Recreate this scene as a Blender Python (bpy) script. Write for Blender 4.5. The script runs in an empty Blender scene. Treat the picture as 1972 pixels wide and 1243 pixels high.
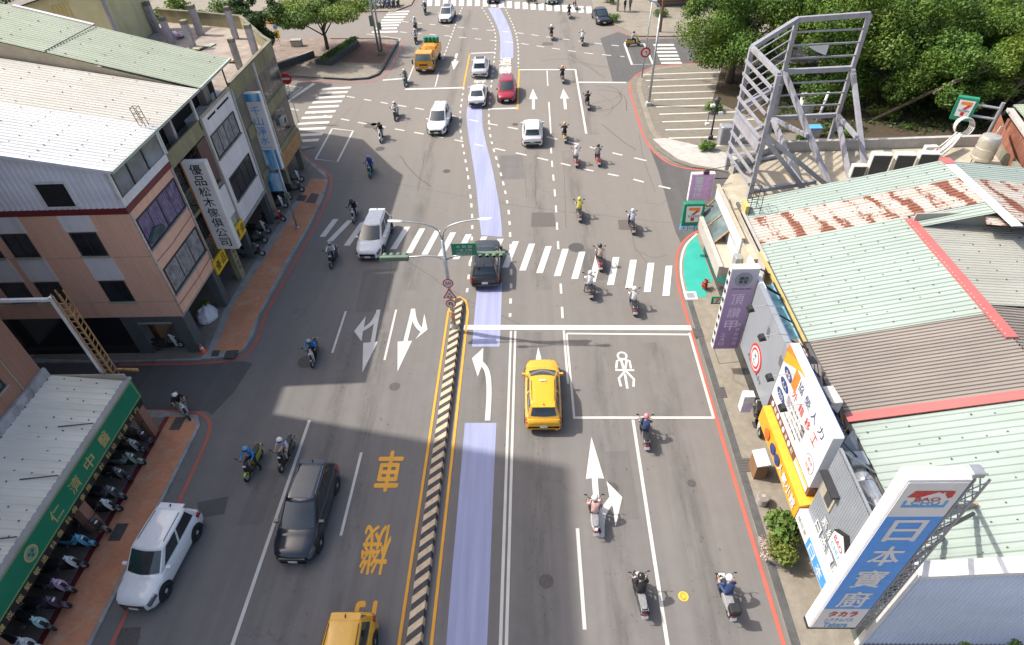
import bpy, bmesh, math, random
import numpy as np
from mathutils import Matrix, Vector
random.seed(7)
RNG = np.random.default_rng(11)
SC = bpy.context.scene
COL = SC.collection
# ------------------------------------------------------------------ camera
FPX, PITCH, ROLL, YAW, CAMH = 1182.0, 0.7261, -0.053, -0.054, 24.5
def _rot():
    cy, sy = math.cos(YAW), math.sin(YAW)
    Rz = np.array([[cy, -sy, 0], [sy, cy, 0], [0, 0, 1]])
    s, c = math.sin(PITCH), math.cos(PITCH)
    B = np.array([[1, 0, 0], [0, -s, -c], [0, c, -s]])
    cr, sr = math.cos(ROLL), math.sin(ROLL)
    return np.array([[cr, -sr, 0], [sr, cr, 0], [0, 0, 1]]) @ B @ Rz
RM = _rot()
cam_d = bpy.data.cameras.new('camera')
cam_d.sensor_fit = 'HORIZONTAL'; cam_d.sensor_width = 36.0
cam_d.lens = FPX / 1972.0 * 36.0
cam_d.clip_start = 0.1; cam_d.clip_end = 2000
cam = bpy.data.objects.new('camera', cam_d); COL.objects.link(cam)
_m = Matrix(((RM[0][0], -RM[1][0], -RM[2][0], 0), (RM[0][1], -RM[1][1], -RM[2][1], 0),
             (RM[0][2], -RM[1][2], -RM[2][2], CAMH), (0, 0, 0, 1)))
cam.matrix_world = _m
SC.camera = cam
# ------------------------------------------------------------------ sky and sun
SUN = Vector((-0.825, 0.185, 1.0)).normalized()        # towards the sun
w = bpy.data.worlds.new('World'); SC.world = w; w.use_nodes = True
nt = w.node_tree; nt.nodes.clear()
sky = nt.nodes.new('ShaderNodeTexSky'); sky.sky_type = 'NISHITA'; sky.sun_disc = False
sky.sun_elevation = math.asin(SUN.z); sky.sun_rotation = math.atan2(SUN.x, SUN.y)
sky.air_density = 1.0; sky.dust_density = 4.5; sky.ozone_density = 0.4
bg = nt.nodes.new('ShaderNodeBackground'); bg.inputs[1].default_value = 0.128
wo = nt.nodes.new('ShaderNodeOutputWorld')
nt.links.new(sky.outputs[0], bg.inputs[0]); nt.links.new(bg.outputs[0], wo.inputs[0])
sun_d = bpy.data.lights.new('sun', 'SUN'); sun_d.energy = 3.1; sun_d.angle = math.radians(0.75)
sun_d.color = (1.0, 0.95, 0.87)
sun = bpy.data.objects.new('sun', sun_d); COL.objects.link(sun)
sun.rotation_euler = (-SUN).to_track_quat('-Z', 'Y').to_euler(); sun.location = (-60, 20, 80)
vs = SC.view_settings
vs.view_transform = 'Standard'; vs.look = 'None'; vs.gamma = 1.0; vs.use_curve_mapping = False
vs.exposure = 0.86
SC.cycles.max_bounces = 6; SC.cycles.diffuse_bounces = 3; SC.cycles.glossy_bounces = 3
SC.cycles.transmission_bounces = 4; SC.cycles.transparent_max_bounces = 6
SC.cycles.use_denoising = True
# ------------------------------------------------------------------ pixel -> world helpers
def ray(x, y):
    return RM.T @ np.array([(x - 986) / FPX, (y - 621.5) / FPX, 1.0])
def G(x, y, z=0.0):
    d = ray(x, y); t = (z - CAMH) / d[2]
    return Vector((d[0] * t, d[1] * t, z))
def GX(x, y, X):
    d = ray(x, y); t = X / d[0]
    return Vector((X, d[1] * t, CAMH + d[2] * t))
def GY(x, y, Y):
    d = ray(x, y); t = Y / d[1]
    return Vector((d[0] * t, Y, CAMH + d[2] * t))
def PJ(v):
    q = RM @ np.array([v[0], v[1], v[2] - CAMH])
    return 986 + FPX * q[0] / q[2], 621.5 + FPX * q[1] / q[2]
# ------------------------------------------------------------------ mesh builder
class MB:
    def __init__(s): s.v = []; s.f = []; s.m = []; s.mi = 0
    def add(s, vs_, fs_):
        b = len(s.v); s.v.extend([tuple(p) for p in vs_])
        for f in fs_: s.f.append([i + b for i in f]); s.m.append(s.mi)
        return s
    def box(s, x0, y0, z0, x1, y1, z1):
        if x0 > x1: x0, x1 = x1, x0
        if y0 > y1: y0, y1 = y1, y0
        if z0 > z1: z0, z1 = z1, z0
        return s.add([(x0,y0,z0),(x1,y0,z0),(x1,y1,z0),(x0,y1,z0),(x0,y0,z1),(x1,y0,z1),(x1,y1,z1),(x0,y1,z1)],
                     [(0,3,2,1),(4,5,6,7),(0,1,5,4),(1,2,6,5),(2,3,7,6),(3,0,4,7)])
    def bbox(s, x0, y0, z0, x1, y1, z1, b=0.02):      # box with chamfered vertical+top edges
        poly = [(x0+b,y0),(x1-b,y0),(x1,y0+b),(x1,y1-b),(x1-b,y1),(x0+b,y1),(x0,y1-b),(x0,y0+b)]
        n = 8; V = [(x, y, z0) for x, y in poly] + [(x, y, z1-b) for x, y in poly]
        cx, cy = (x0+x1)/2, (y0+y1)/2
        V += [(x + (b if x < cx else -b), y + (b if y < cy else -b), z1) for x, y in poly]
        F = [list(range(n))[::-1]] + [(i, (i+1) % n, n+(i+1) % n, n+i) for i in range(n)]
        F += [(n+i, n+(i+1) % n, 2*n+(i+1) % n, 2*n+i) for i in range(n)] + [list(range(2*n, 3*n))]
        return s.add(V, F)
    def poly(s, pts): return s.add(pts, [list(range(len(pts)))])
    def prism(s, pts, z0, z1):                        # pts: ccw xy list
        pts = [(p[0], p[1]) for p in pts]
        a = sum(pts[i][0]*pts[(i+1) % len(pts)][1] - pts[(i+1) % len(pts)][0]*pts[i][1] for i in range(len(pts)))
        if a < 0: pts = pts[::-1]
        n = len(pts)
        return s.add([(x, y, z0) for x, y in pts] + [(x, y, z1) for x, y in pts],
                     [list(range(n))[::-1], list(range(n, 2*n))] + [(i, (i+1) % n, n+(i+1) % n, n+i) for i in range(n)])
    def slab(s, quad, th):                            # planar polygon thickened along -normal
        q = [Vector(p) for p in quad]; nrm = (q[1]-q[0]).cross(q[2]-q[1]).normalized()
        n = len(q)
        return s.add([tuple(p) for p in q] + [tuple(p - nrm*th) for p in q],
                     [list(range(n)), list(range(n, 2*n))[::-1]] + [(i, n+i, n+(i+1) % n, (i+1) % n) for i in range(n)])
    def tube(s, p0, p1, r0, r1=None, n=8, cap=True):
        p0 = Vector(p0); p1 = Vector(p1); r1 = r0 if r1 is None else r1
        d = (p1-p0)
        if d.length < 1e-6: return s
        d.normalize(); a = d.orthogonal().normalized(); b = d.cross(a)
        V = []
        for p, r in ((p0, r0), (p1, r1)):
            for i in range(n):
                t = 2*math.pi*i/n; V.append(p + a*math.cos(t)*r + b*math.sin(t)*r)
        F = [(i, (i+1) % n, n+(i+1) % n, n+i) for i in range(n)]
        if cap: F += [list(range(n))[::-1], list(range(n, 2*n))]
        return s.add(V, F)
    def path(s, pts, r, n=6):
        pts = [Vector(p) for p in pts]; rs = r if isinstance(r, (list, tuple)) else [r]*len(pts)
        V = []; ref = None
        for i, p in enumerate(pts):
            d = (pts[min(i+1, len(pts)-1)] - pts[max(i-1, 0)]).normalized()
            a = d.orthogonal().normalized() if ref is None else (ref - d*ref.dot(d))
            if a.length < 1e-4: a = d.orthogonal()
            a.normalize(); ref = a; b = d.cross(a)
            for k in range(n):
                t = 2*math.pi*k/n; V.append(p + (a*math.cos(t) + b*math.sin(t))*rs[i])
        F = []
        for i in range(len(pts)-1):
            for k in range(n): F.append((i*n+k, i*n+(k+1) % n, (i+1)*n+(k+1) % n, (i+1)*n+k))
        F += [list(range(n))[::-1], list(range((len(pts)-1)*n, len(pts)*n))]
        return s.add(V, F)
    def bar(s, p0, p1, w_, h_, up=(0, 0, 1)):         # rectangular bar
        p0 = Vector(p0); p1 = Vector(p1); d = (p1-p0).normalized(); u = Vector(up)
        a = d.cross(u)
        if a.length < 1e-3: a = d.cross(Vector((1, 0, 0)))
        a.normalize(); b = a.cross(d).normalized(); a *= w_/2; b *= h_/2
        V = [p0-a-b, p0+a-b, p0+a+b, p0-a+b, p1-a-b, p1+a-b, p1+a+b, p1-a+b]
        return s.add(V, [(0,3,2,1),(4,5,6,7),(0,1,5,4),(1,2,6,5),(2,3,7,6),(3,0,4,7)][::1])
    def lathe(s, prof, n=16, o=(0, 0, 0), ax='z', cap=True):    # prof: [(r,h)...]
        V = []; F = []
        for r, h in prof:
            for k in range(n):
                t = 2*math.pi*k/n; c_, s_ = r*math.cos(t), r*math.sin(t)
                p = (c_, s_, h) if ax == 'z' else ((h, c_, s_) if ax == 'x' else (c_, h, -s_))
                V.append((p[0]+o[0], p[1]+o[1], p[2]+o[2]))
        for i in range(len(prof)-1):
            for k in range(n): F.append((i*n+k, i*n+(k+1) % n, (i+1)*n+(k+1) % n, (i+1)*n+k))
        if cap: F += [list(range(n))[::-1], list(range((len(prof)-1)*n, len(prof)*n))]
        return s.add(V, F)
    def loft(s, rings, closed=True, cap=True):
        n = len(rings[0]); V = [p for r in rings for p in r]; F = []
        m = n if closed else n-1
        for i in range(len(rings)-1):
            for k in range(m): F.append((i*n+k, i*n+(k+1) % n, (i+1)*n+(k+1) % n, (i+1)*n+k))
        if cap and closed: F += [list(range(n))[::-1], list(range((len(rings)-1)*n, len(rings)*n))]
        return s.add(V, F)
    def ball(s, c, rx, ry=None, rz=None, n=10, m=6):
        ry = rx if ry is None else ry; rz = rx if rz is None else rz
        V = [(c[0], c[1], c[2]-rz)]; F = []
        for i in range(1, m):
            a = -math.pi/2 + math.pi*i/m
            for k in range(n):
                t = 2*math.pi*k/n
                V.append((c[0]+rx*math.cos(a)*math.cos(t), c[1]+ry*math.cos(a)*math.sin(t), c[2]+rz*math.sin(a)))
        V.append((c[0], c[1], c[2]+rz)); L = len(V)-1
        for k in range(n):
            F.append((0, 1+(k+1) % n, 1+k)); F.append((L, L-n+k, L-n+(k+1) % n))
        for i in range(m-2):
            for k in range(n): F.append((1+i*n+k, 1+i*n+(k+1) % n, 1+(i+1)*n+(k+1) % n, 1+(i+1)*n+k))
        return s.add(V, F)
    def mesh(s, name, mats, smooth=False, fix=True):
        me = bpy.data.meshes.new(name); me.from_pydata(s.v, [], s.f)
        if not isinstance(mats, (list, tuple)): mats = [mats]
        for m in mats: me.materials.append(MAT(m) if isinstance(m, str) else m)
        if len(mats) > 1: me.polygons.foreach_set('material_index', s.m)
        if fix:
            bm = bmesh.new(); bm.from_mesh(me); bmesh.ops.recalc_face_normals(bm, faces=bm.faces); bm.to_mesh(me); bm.free()
        if smooth:
            me.polygons.foreach_set('use_smooth', [True]*len(me.polygons))
            if smooth is not True: me.set_sharp_from_angle(angle=math.radians(smooth))
        me.update()
        return me
    def build(s, name, mats, parent=None, smooth=False, fix=True):
        return link(name, s.mesh(name, mats, smooth, fix), parent)
def link(name, data, parent=None):
    o = bpy.data.objects.new(name, data); COL.objects.link(o)
    if parent is not None:
        o.parent = parent
        if parent.get('world_parts'): o.matrix_parent_inverse = Matrix.Translation(-Vector(parent['world_parts']))
    return o
LABELS = {}
def tag(o, label=None, cat=None, group=None, kind=None):
    if label: o['label'] = label
    if cat: o['category'] = cat
    if group: o['group'] = group
    if kind: o['kind'] = kind
    return o
def thing(name, label, cat, loc=(0, 0, 0), rz=0.0, group=None, world=False):
    """Empty at the thing's base. world=True: parts are given in world coordinates."""
    o = bpy.data.objects.new(name, None); COL.objects.link(o)
    o.empty_display_size = 0.2
    o.location = loc; o.rotation_euler = (0, 0, rz)
    if world: o['world_parts'] = tuple(loc)
    return tag(o, label, cat, group)
def struct(name, mb, mats, smooth=False):
    o = mb.build(name, mats, None, smooth); o['kind'] = 'structure'; return o
def sub(name, mb, mats, part, smooth=False):          # sub-part in the same (world/local) coordinates as its part
    o = bpy.data.objects.new(name, mb.mesh(name, mats, smooth)); COL.objects.link(o); o.parent = part
    return o
def copy_tree(o, parent=None):
    c = o.copy(); COL.objects.link(c); c.parent = parent
    for ch in o.children: copy_tree(ch, c)
    return c
# ------------------------------------------------------------------ text as flat mesh
_TXT = {}
TS = bpy.data.scenes.new('text_workshop')
def text_mesh(body, bold=0.0, res=3):
    key = (body, bold)
    if key in _TXT: return _TXT[key]
    c = bpy.data.curves.new('t', 'FONT'); c.body = body; c.resolution_u = res; c.offset = bold
    c.align_x = 'CENTER'; c.fill_mode = 'FRONT'
    o = bpy.data.objects.new('t', c); TS.collection.objects.link(o); TS.view_layers[0].update()
    dg = TS.view_layers[0].depsgraph; me = bpy.data.meshes.new_from_object(o.evaluated_get(dg))
    bpy.data.objects.remove(o)
    V = np.array([v.co[:] for v in me.vertices]); Fs = [list(p.vertices) for p in me.polygons]
    bpy.data.meshes.remove(me)
    lo, hi = V.min(0), V.max(0); V[:, :2] = (V[:, :2]-lo[:2])/(hi[:2]-lo[:2]) - 0.5   # unit box centred
    _TXT[key] = (V, Fs, (hi-lo)[:2]); return _TXT[key]
def put_text(mb, body, c, right, up, w_, h_, bold=0.0, out=0.004, shear=0.0):
    """glyphs of `body` in a w x h box centred at c, spanned by right/up."""
    V, Fs, _ = text_mesh(body); c = Vector(c); r = Vector(right).normalized(); u = Vector(up).normalized(); n = r.cross(u)
    b = bold*0.9                                       # heavier strokes: shifted layers, each a hair further out
    for k, (dx, dy) in enumerate(((0, 0), (-b, 0), (b, 0), (0, -b), (0, b)) if bold else ((0, 0),)):
        mb.add([tuple(c + r*(p[0]*w_ + dx*h_) + u*(p[1]*h_ + dy*h_) + n*(out + .0007*k)) for p in V], Fs)
def put_column(root, mat, body, top, down, right, w_, h_, pitch, bold=0.0, out=0.004):
    for i, ch in enumerate(body):
        m = MB(); put_text(m, ch, Vector(top) + Vector(down).normalized()*(pitch*i), right, -Vector(down), w_, h_, bold, out); m.build('lettering', mat, root)
# ------------------------------------------------------------------ materials
_M = {}
def srgb(r, g, b):
    f = lambda c: (c/255/12.92 if c/255 <= 0.04045 else ((c/255+0.055)/1.055)**2.4)
    return (f(r), f(g), f(b))
def MAT(name): return _M[name]
class NT:
    def __init__(s, name):
        s.m = bpy.data.materials.new(name); s.m.use_nodes = True; s.t = s.m.node_tree
        s.b = s.t.nodes['Principled BSDF']; _M[name] = s.m; s._co = None
    def n(s, typ, **kw):
        nd = s.t.nodes.new(typ)
        for k, v in kw.items(): setattr(nd, k, v)
        return nd
    def l(s, a, b): s.t.links.new(a, b)
    def co(s, kind='Object', scale=(1, 1, 1), rot=(0, 0, 0)):
        if s._co is None: s._co = s.n('ShaderNodeTexCoord')
        mp = s.n('ShaderNodeMapping'); mp.inputs['Scale'].default_value = scale; mp.inputs['Rotation'].default_value = rot
        s.l(s._co.outputs[kind], mp.inputs[0]); return mp.outputs[0]
    def geo(s, scale=(1, 1, 1), rot=(0, 0, 0)):
        g = s.n('ShaderNodeNewGeometry'); mp = s.n('ShaderNodeMapping')
        mp.inputs['Scale'].default_value = scale; mp.inputs['Rotation'].default_value = rot
        s.l(g.outputs['Position'], mp.inputs[0]); return mp.outputs[0]
    def noise(s, vec, scale, detail=4, rough=0.55, dist=0.0):
        t = s.n('ShaderNodeTexNoise'); t.inputs['Scale'].default_value = scale; t.inputs['Detail'].default_value = detail
        t.inputs['Roughness'].default_value = rough; t.inputs['Distortion'].default_value = dist
        s.l(vec, t.inputs['Vector']); return t.outputs['Fac']
    def ramp(s, fac, stops):
        r = s.n('ShaderNodeValToRGB'); e = r.color_ramp.elements
        while len(e) > 1: e.remove(e[-1])
        for i, (p, c) in enumerate(stops):
            el = e[0] if i == 0 else e.new(p)
            el.position = p; el.color = (*c, 1) if not isinstance(c, (int, float)) else (c, c, c, 1)
        s.l(fac, r.inputs[0]); return r.outputs[0]
    def mix(s, fac, a, b, mode='MIX'):
        m = s.n('ShaderNodeMix', data_type='RGBA', blend_type=mode)
        for sock, v in ((m.inputs[0], fac), (m.inputs[6], a), (m.inputs[7], b)):
            if hasattr(v, 'links') or hasattr(v, 'is_linked'): s.l(v, sock)
            elif isinstance(v, (int, float)): sock.default_value = v
            else: sock.default_value = (*v, 1)
        return m.outputs[2]
    def math(s, op, a, b=0.0):
        m = s.n('ShaderNodeMath', operation=op)
        for sock, v in ((m.inputs[0], a), (m.inputs[1], b)):
            if isinstance(v, (int, float)): sock.default_value = v
            else: s.l(v, sock)
        return m.outputs[0]
    def bump(s, h, strength=0.3, dist=0.02):
        b = s.n('ShaderNodeBump'); b.inputs['Strength'].default_value = strength; b.inputs['Distance'].default_value = dist
        s.l(h, b.inputs['Height']); s.l(b.outputs[0], s.b.inputs['Normal'])
    def out(s, col=None, rough=None, metal=None, spec=None, coat=None, trans=None):
        for k, v in (('Base Color', col), ('Roughness', rough), ('Metallic', metal), ('Specular IOR Level', spec),
                     ('Coat Weight', coat), ('Transmission Weight', trans)):
            if v is None: continue
            if isinstance(v, (int, float)): s.b.inputs[k].default_value = v
            elif isinstance(v, (tuple, list)): s.b.inputs[k].default_value = (*v, 1)
            else: s.l(v, s.b.inputs[k])
        return s.m
def plain(name, col, rough=0.6, metal=0.0, var=0.12, scale=3.0, coat=0.0, dirt=None, spec=None):
    """a paint/plaster/plastic with gentle mottling (albedo variation and wear)."""
    t = NT(name); v = t.geo()
    n1 = t.noise(v, scale, 5)
    c0 = tuple(c*(1-var) for c in col); c1 = tuple(min(1, c*(1+var)) for c in col)
    c = t.ramp(n1, [(0.3, c0), (0.7, c1)])
    if dirt:
        n2 = t.noise(t.geo((1, 1, 0.25)), scale*0.7, 6, 0.65)
        c = t.mix(t.ramp(n2, [(0.5, 0.0), (0.72, 0.75)]), c, dirt)
    r = t.ramp(t.noise(v, scale*2.3, 3), [(0.3, max(0.02, rough-0.08)), (0.7, min(1, rough+0.08))])
    return t.out(c, r, metal, spec, coat)
# asphalt ---------------------------------------------------------------
def asphalt(name, base, warm, pale_far=False):
    t = NT(name); v = t.geo()
    fine = t.noise(v, 38, 3, 0.7); mid = t.noise(v, 1.3, 6, 0.6); big = t.noise(t.geo((1, 0.35, 1)), 0.16, 4, 0.6)
    strk = t.noise(t.geo((2.2, 0.05, 1)), 0.55, 4, 0.6)
    c = t.ramp(fine, [(0.25, tuple(b*0.80 for b in base)), (0.75, tuple(b*1.18 for b in base))])
    c = t.mix(t.ramp(mid, [(0.35, 0.0), (0.75, 0.45)]), c, tuple(b*0.78 for b in base))
    c = t.mix(t.ramp(big, [(0.4, 0.0), (0.62, 0.55)]), c, warm)
    c = t.mix(t.ramp(strk, [(0.42, 0.0), (0.68, 0.55)]), c, tuple(b*0.70 for b in base))
    if pale_far:                                          # blends to a paler tone with distance along y, edge broken by noise
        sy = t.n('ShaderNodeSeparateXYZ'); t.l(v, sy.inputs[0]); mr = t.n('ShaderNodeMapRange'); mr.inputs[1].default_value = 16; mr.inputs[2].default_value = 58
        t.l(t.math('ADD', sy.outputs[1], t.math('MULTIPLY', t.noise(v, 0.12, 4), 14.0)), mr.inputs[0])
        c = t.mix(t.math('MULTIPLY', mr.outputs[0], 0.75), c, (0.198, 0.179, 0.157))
    # oil drips along lane centres and crack lines
    dr = t.noise(t.geo((1, 0.45, 1)), 5.0, 2, 0.5)
    c = t.mix(t.ramp(dr, [(0.70, 0.0), (0.76, 0.6)]), c, tuple(b*0.45 for b in base))
    wv = t.n('ShaderNodeTexVoronoi', feature='DISTANCE_TO_EDGE'); wv.inputs['Scale'].default_value = 0.16
    wn = t.n('ShaderNodeTexNoise'); wn.inputs['Scale'].default_value = 0.8; wn.inputs['Detail'].default_value = 6
    t.l(v, wn.inputs['Vector'])
    add = t.n('ShaderNodeVectorMath', operation='MULTIPLY_ADD'); add.inputs[1].default_value = (3.0, 3.0, 0); t.l(wn.outputs['Color'], add.inputs[0]); t.l(v, add.inputs[2])
    t.l(add.outputs[0], wv.inputs['Vector'])
    crk = t.ramp(wv.outputs['Distance'], [(0.0, 1.0), (0.006, 0.0)])
    msk = t.ramp(t.noise(v, 0.09, 3), [(0.54, 0.0), (0.60, 0.4)])
    c = t.mix(t.math('MULTIPLY', crk, msk), c, tuple(b*0.42 for b in base))
    t.bump(fine, 0.35, 0.012)
    return t.out(c, t.ramp(mid, [(0.3, 0.78), (0.7, 0.92)]), 0, 0.35)
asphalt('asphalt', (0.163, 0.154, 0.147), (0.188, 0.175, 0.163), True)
asphalt('asphalt_mid', (0.150, 0.140, 0.132), (0.165, 0.153, 0.143))
asphalt('asphalt_new', (0.100, 0.097, 0.096), (0.116, 0.112, 0.108))
def stain(name, col, lo, hi, amt):
    t = NT(name); n = t.noise(t.geo((1.4, 0.18, 1)), 1.6, 6, 0.68); d = t.noise(t.geo((1, 0.6, 1)), 7.0, 3, 0.6)
    a = t.math('ADD', t.math('MULTIPLY', t.ramp(n, [(lo, 0.0), (hi, 1.0)]), amt), t.ramp(d, [(0.62, 0.0), (0.70, 0.35)]))
    uv = t.n('ShaderNodeTexCoord'); sx = t.n('ShaderNodeSeparateXYZ'); t.l(uv.outputs['UV'], sx.inputs[0])
    w = t.math('SUBTRACT', 1.0, t.math('POWER', t.math('ABSOLUTE', t.math('SUBTRACT', t.math('MULTIPLY', sx.outputs[0], 2.0), 1.0)), 1.6))
    t.l(t.math('MULTIPLY', a, w), t.b.inputs['Alpha'])
    return t.out(col, 0.8)
stain('oil_stain', (0.06, 0.055, 0.053), 0.40, 0.74, 0.30)
def paint(name, col, wear=0.5, amount=0.35):
    t = NT(name); v = t.geo()
    n1 = t.noise(v, 7, 6, 0.7); n2 = t.noise(v, 1.1, 3)
    c = t.ramp(n2, [(0.3, tuple(x*0.86 for x in col)), (0.7, col)])
    wmask = t.ramp(n1, [(wear, 0.0), (wear+0.16, amount)])
    c = t.mix(wmask, c, (0.16, 0.15, 0.145))
    return t.out(c, 0.62, 0, 0.4)
paint('white_paint', (0.56, 0.545, 0.50), 0.60, 0.45)
paint('thick_white', (0.60, 0.585, 0.54), 0.66, 0.3)
paint('old_white', (0.55, 0.53, 0.49), 0.50, 0.7)
paint('yellow_paint', (0.72, 0.35, 0.035), 0.58, 0.35)
paint('red_paint', (0.46, 0.115, 0.08), 0.55, 0.45)
paint('faded_red', (0.34, 0.15, 0.12), 0.44, 0.75)
paint('green_paint', (0.035, 0.37, 0.30), 0.62, 0.25)
def lilac():
    t = NT('lilac_paint'); v = t.geo()
    strk = t.noise(t.geo((3.2, 0.12, 1)), 1.2, 4, 0.6); n = t.noise(v, 16, 4, 0.7)
    c = t.ramp(strk, [(0.3, (0.265, 0.285, 0.435)), (0.7, (0.325, 0.345, 0.50))])
    c = t.mix(t.ramp(t.noise(t.geo((1.6, 0.10, 1)), 0.9, 5, 0.65), [(0.48, 0.0), (0.68, 0.55)]), c, (0.215, 0.225, 0.325))
    c = t.mix(t.ramp(n, [(0.55, 0.0), (0.8, 0.35)]), c, (0.24, 0.25, 0.34))
    return t.out(c, 0.7, 0, 0.3)
lilac()
def brickwalk(name, a, b, joint):
    t = NT(name); v = t.geo()
    br = t.n('ShaderNodeTexBrick'); br.inputs['Scale'].default_value = 1.0
    br.inputs['Brick Width'].default_value = 0.23; br.inputs['Row Height'].default_value = 0.115; br.inputs['Mortar Size'].default_value = 0.006
    br.inputs['Color1'].default_value = (*a, 1); br.inputs['Color2'].default_value = (*b, 1); br.inputs['Mortar'].default_value = (*joint, 1)
    t.l(v, br.inputs['Vector'])
    st = t.noise(v, 1.4, 7, 0.7); st2 = t.noise(v, 0.5, 4)
    c = t.mix(t.ramp(st, [(0.5, 0.0), (0.7, 0.65)]), br.outputs['Color'], tuple(min(.5, x*1.0+.12) for x in a))
    c = t.mix(t.ramp(st2, [(0.45, 0.0), (0.7, 0.4)]), c, tuple(x*0.6 for x in a))
    t.bump(br.outputs['Fac'], 0.25, 0.01)
    return t.out(c, 0.85, 0, 0.3)
brickwalk('brick_paving', (0.58, 0.25, 0.13), (0.52, 0.21, 0.11), (0.42, 0.24, 0.16))
brickwalk('plaza_paving', (0.215, 0.165, 0.135), (0.20, 0.155, 0.13), (0.17, 0.14, 0.12))
brickwalk('red_brick', (0.26, 0.095, 0.055), (0.22, 0.075, 0.045), (0.24, 0.17, 0.13))
def concrete(name, col, stain, sc=1.0, amt=0.6):
    t = NT(name); v = t.geo(); n1 = t.noise(v, 2.1*sc, 7, 0.65); n2 = t.noise(t.geo((1.0, 1.0, 0.3)), 0.6*sc, 6, 0.7); f = t.noise(v, 30, 3)
    c = t.ramp(n1, [(0.3, tuple(x*0.82 for x in col)), (0.7, tuple(min(1, x*1.12) for x in col))])
    c = t.mix(t.ramp(n2, [(0.46, 0.0), (0.68, amt)]), c, stain)
    c = t.mix(t.ramp(f, [(0.4, 0.0), (0.7, 0.2)]), c, tuple(x*0.7 for x in col))
    t.bump(n1, 0.2, 0.02)
    return t.out(c, 0.88, 0, 0.3)
concrete('concrete', (0.34, 0.32, 0.28), (0.22, 0.20, 0.17))
concrete('walk_concrete', (0.255, 0.228, 0.185), (0.175, 0.155, 0.125), 1.4, 0.7)
concrete('kerb', (0.33, 0.32, 0.30), (0.16, 0.15, 0.14), 2)
concrete('dark_kerb', (0.10, 0.10, 0.10), (0.05, 0.05, 0.05), 2)
concrete('mossy', (0.30, 0.27, 0.16), (0.15, 0.14, 0.075), 0.9, 0.8)
concrete('mossy_dark', (0.22, 0.205, 0.16), (0.11, 0.105, 0.075), 0.9, 0.8)
concrete('slab_roof', (0.33, 0.28, 0.24), (0.15, 0.12, 0.10), 0.8, 0.85)
concrete('cream_render', (0.44, 0.39, 0.30), (0.27, 0.23, 0.17), 0.7, 0.5)
concrete('white_render', (0.42, 0.405, 0.375), (0.36, 0.33, 0.29), 0.8, 0.6)
concrete('grey_tile', (0.27, 0.24, 0.22), (0.18, 0.16, 0.14), 1, 0.5)
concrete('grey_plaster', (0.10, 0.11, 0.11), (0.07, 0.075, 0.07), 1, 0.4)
concrete('parking', (0.19, 0.17, 0.138), (0.15, 0.135, 0.11), 1.2, 0.6)
concrete('soil', (0.075, 0.055, 0.035), (0.035, 0.04, 0.02), 2, 0.7)
concrete('red_earth', (0.20, 0.115, 0.085), (0.14, 0.085, 0.065), 1.5, 0.7)
concrete('arcade_floor', (0.22, 0.19, 0.16), (0.16, 0.13, 0.11), 1.5, 0.5)
concrete('column_paint', (0.42, 0.40, 0.42), (0.14, 0.12, 0.10), 1.5, 0.8)
def tilewall(name, col, grout, tw=0.24, th=0.07, stain=None):
    t = NT(name); v = t.geo()
    # object-space brick pattern on vertical walls: use (x+y, z)
    sx = t.n('ShaderNodeSeparateXYZ'); t.l(v, sx.inputs[0]); cx = t.n('ShaderNodeCombineXYZ')
    t.l(t.math('ADD', sx.outputs[0], sx.outputs[1]), cx.inputs[0]); t.l(sx.outputs[2], cx.inputs[1])
    br = t.n('ShaderNodeTexBrick'); br.inputs['Scale'].default_value = 1.0; br.offset = 0.0
    br.inputs['Brick Width'].default_value = tw; br.inputs['Row Height'].default_value = th; br.inputs['Mortar Size'].default_value = 0.005
    br.inputs['Color1'].default_value = (*[x*0.96 for x in col], 1); br.inputs['Color2'].default_value = (*[min(1, x*1.04) for x in col], 1); br.inputs['Mortar'].default_value = (*grout, 1)
    t.l(cx.outputs[0], br.inputs['Vector'])
    n = t.noise(t.geo((1, 1, 0.2)), 0.9, 6, 0.65)
    c = t.mix(t.ramp(n, [(0.48, 0.0), (0.75, 0.35)]), br.outputs['Color'], stain or tuple(x*0.6 for x in col))
    n3 = t.noise(t.geo((3.5, 3.5, 0.12)), 1.3, 5, 0.7); c = t.mix(t.ramp(n3, [(0.52, 0.0), (0.72, 0.4)]), c, tuple(x*0.55 for x in col))
    return t.out(c, 0.55, 0, 0.4)
tilewall('peach_tile', (0.80, 0.475, 0.34), (0.72, 0.43, 0.32))
tilewall('white_tile', (0.76, 0.74, 0.76), (0.58, 0.57, 0.58), 0.2, 0.06)
tilewall('marble_panel', (0.74, 0.71, 0.72), (0.55, 0.52, 0.53), 0.6, 0.9, (0.46, 0.42, 0.40))
tilewall('brown_tile', (0.34, 0.18, 0.125), (0.18, 0.105, 0.08), 0.24, 0.07)
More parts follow.
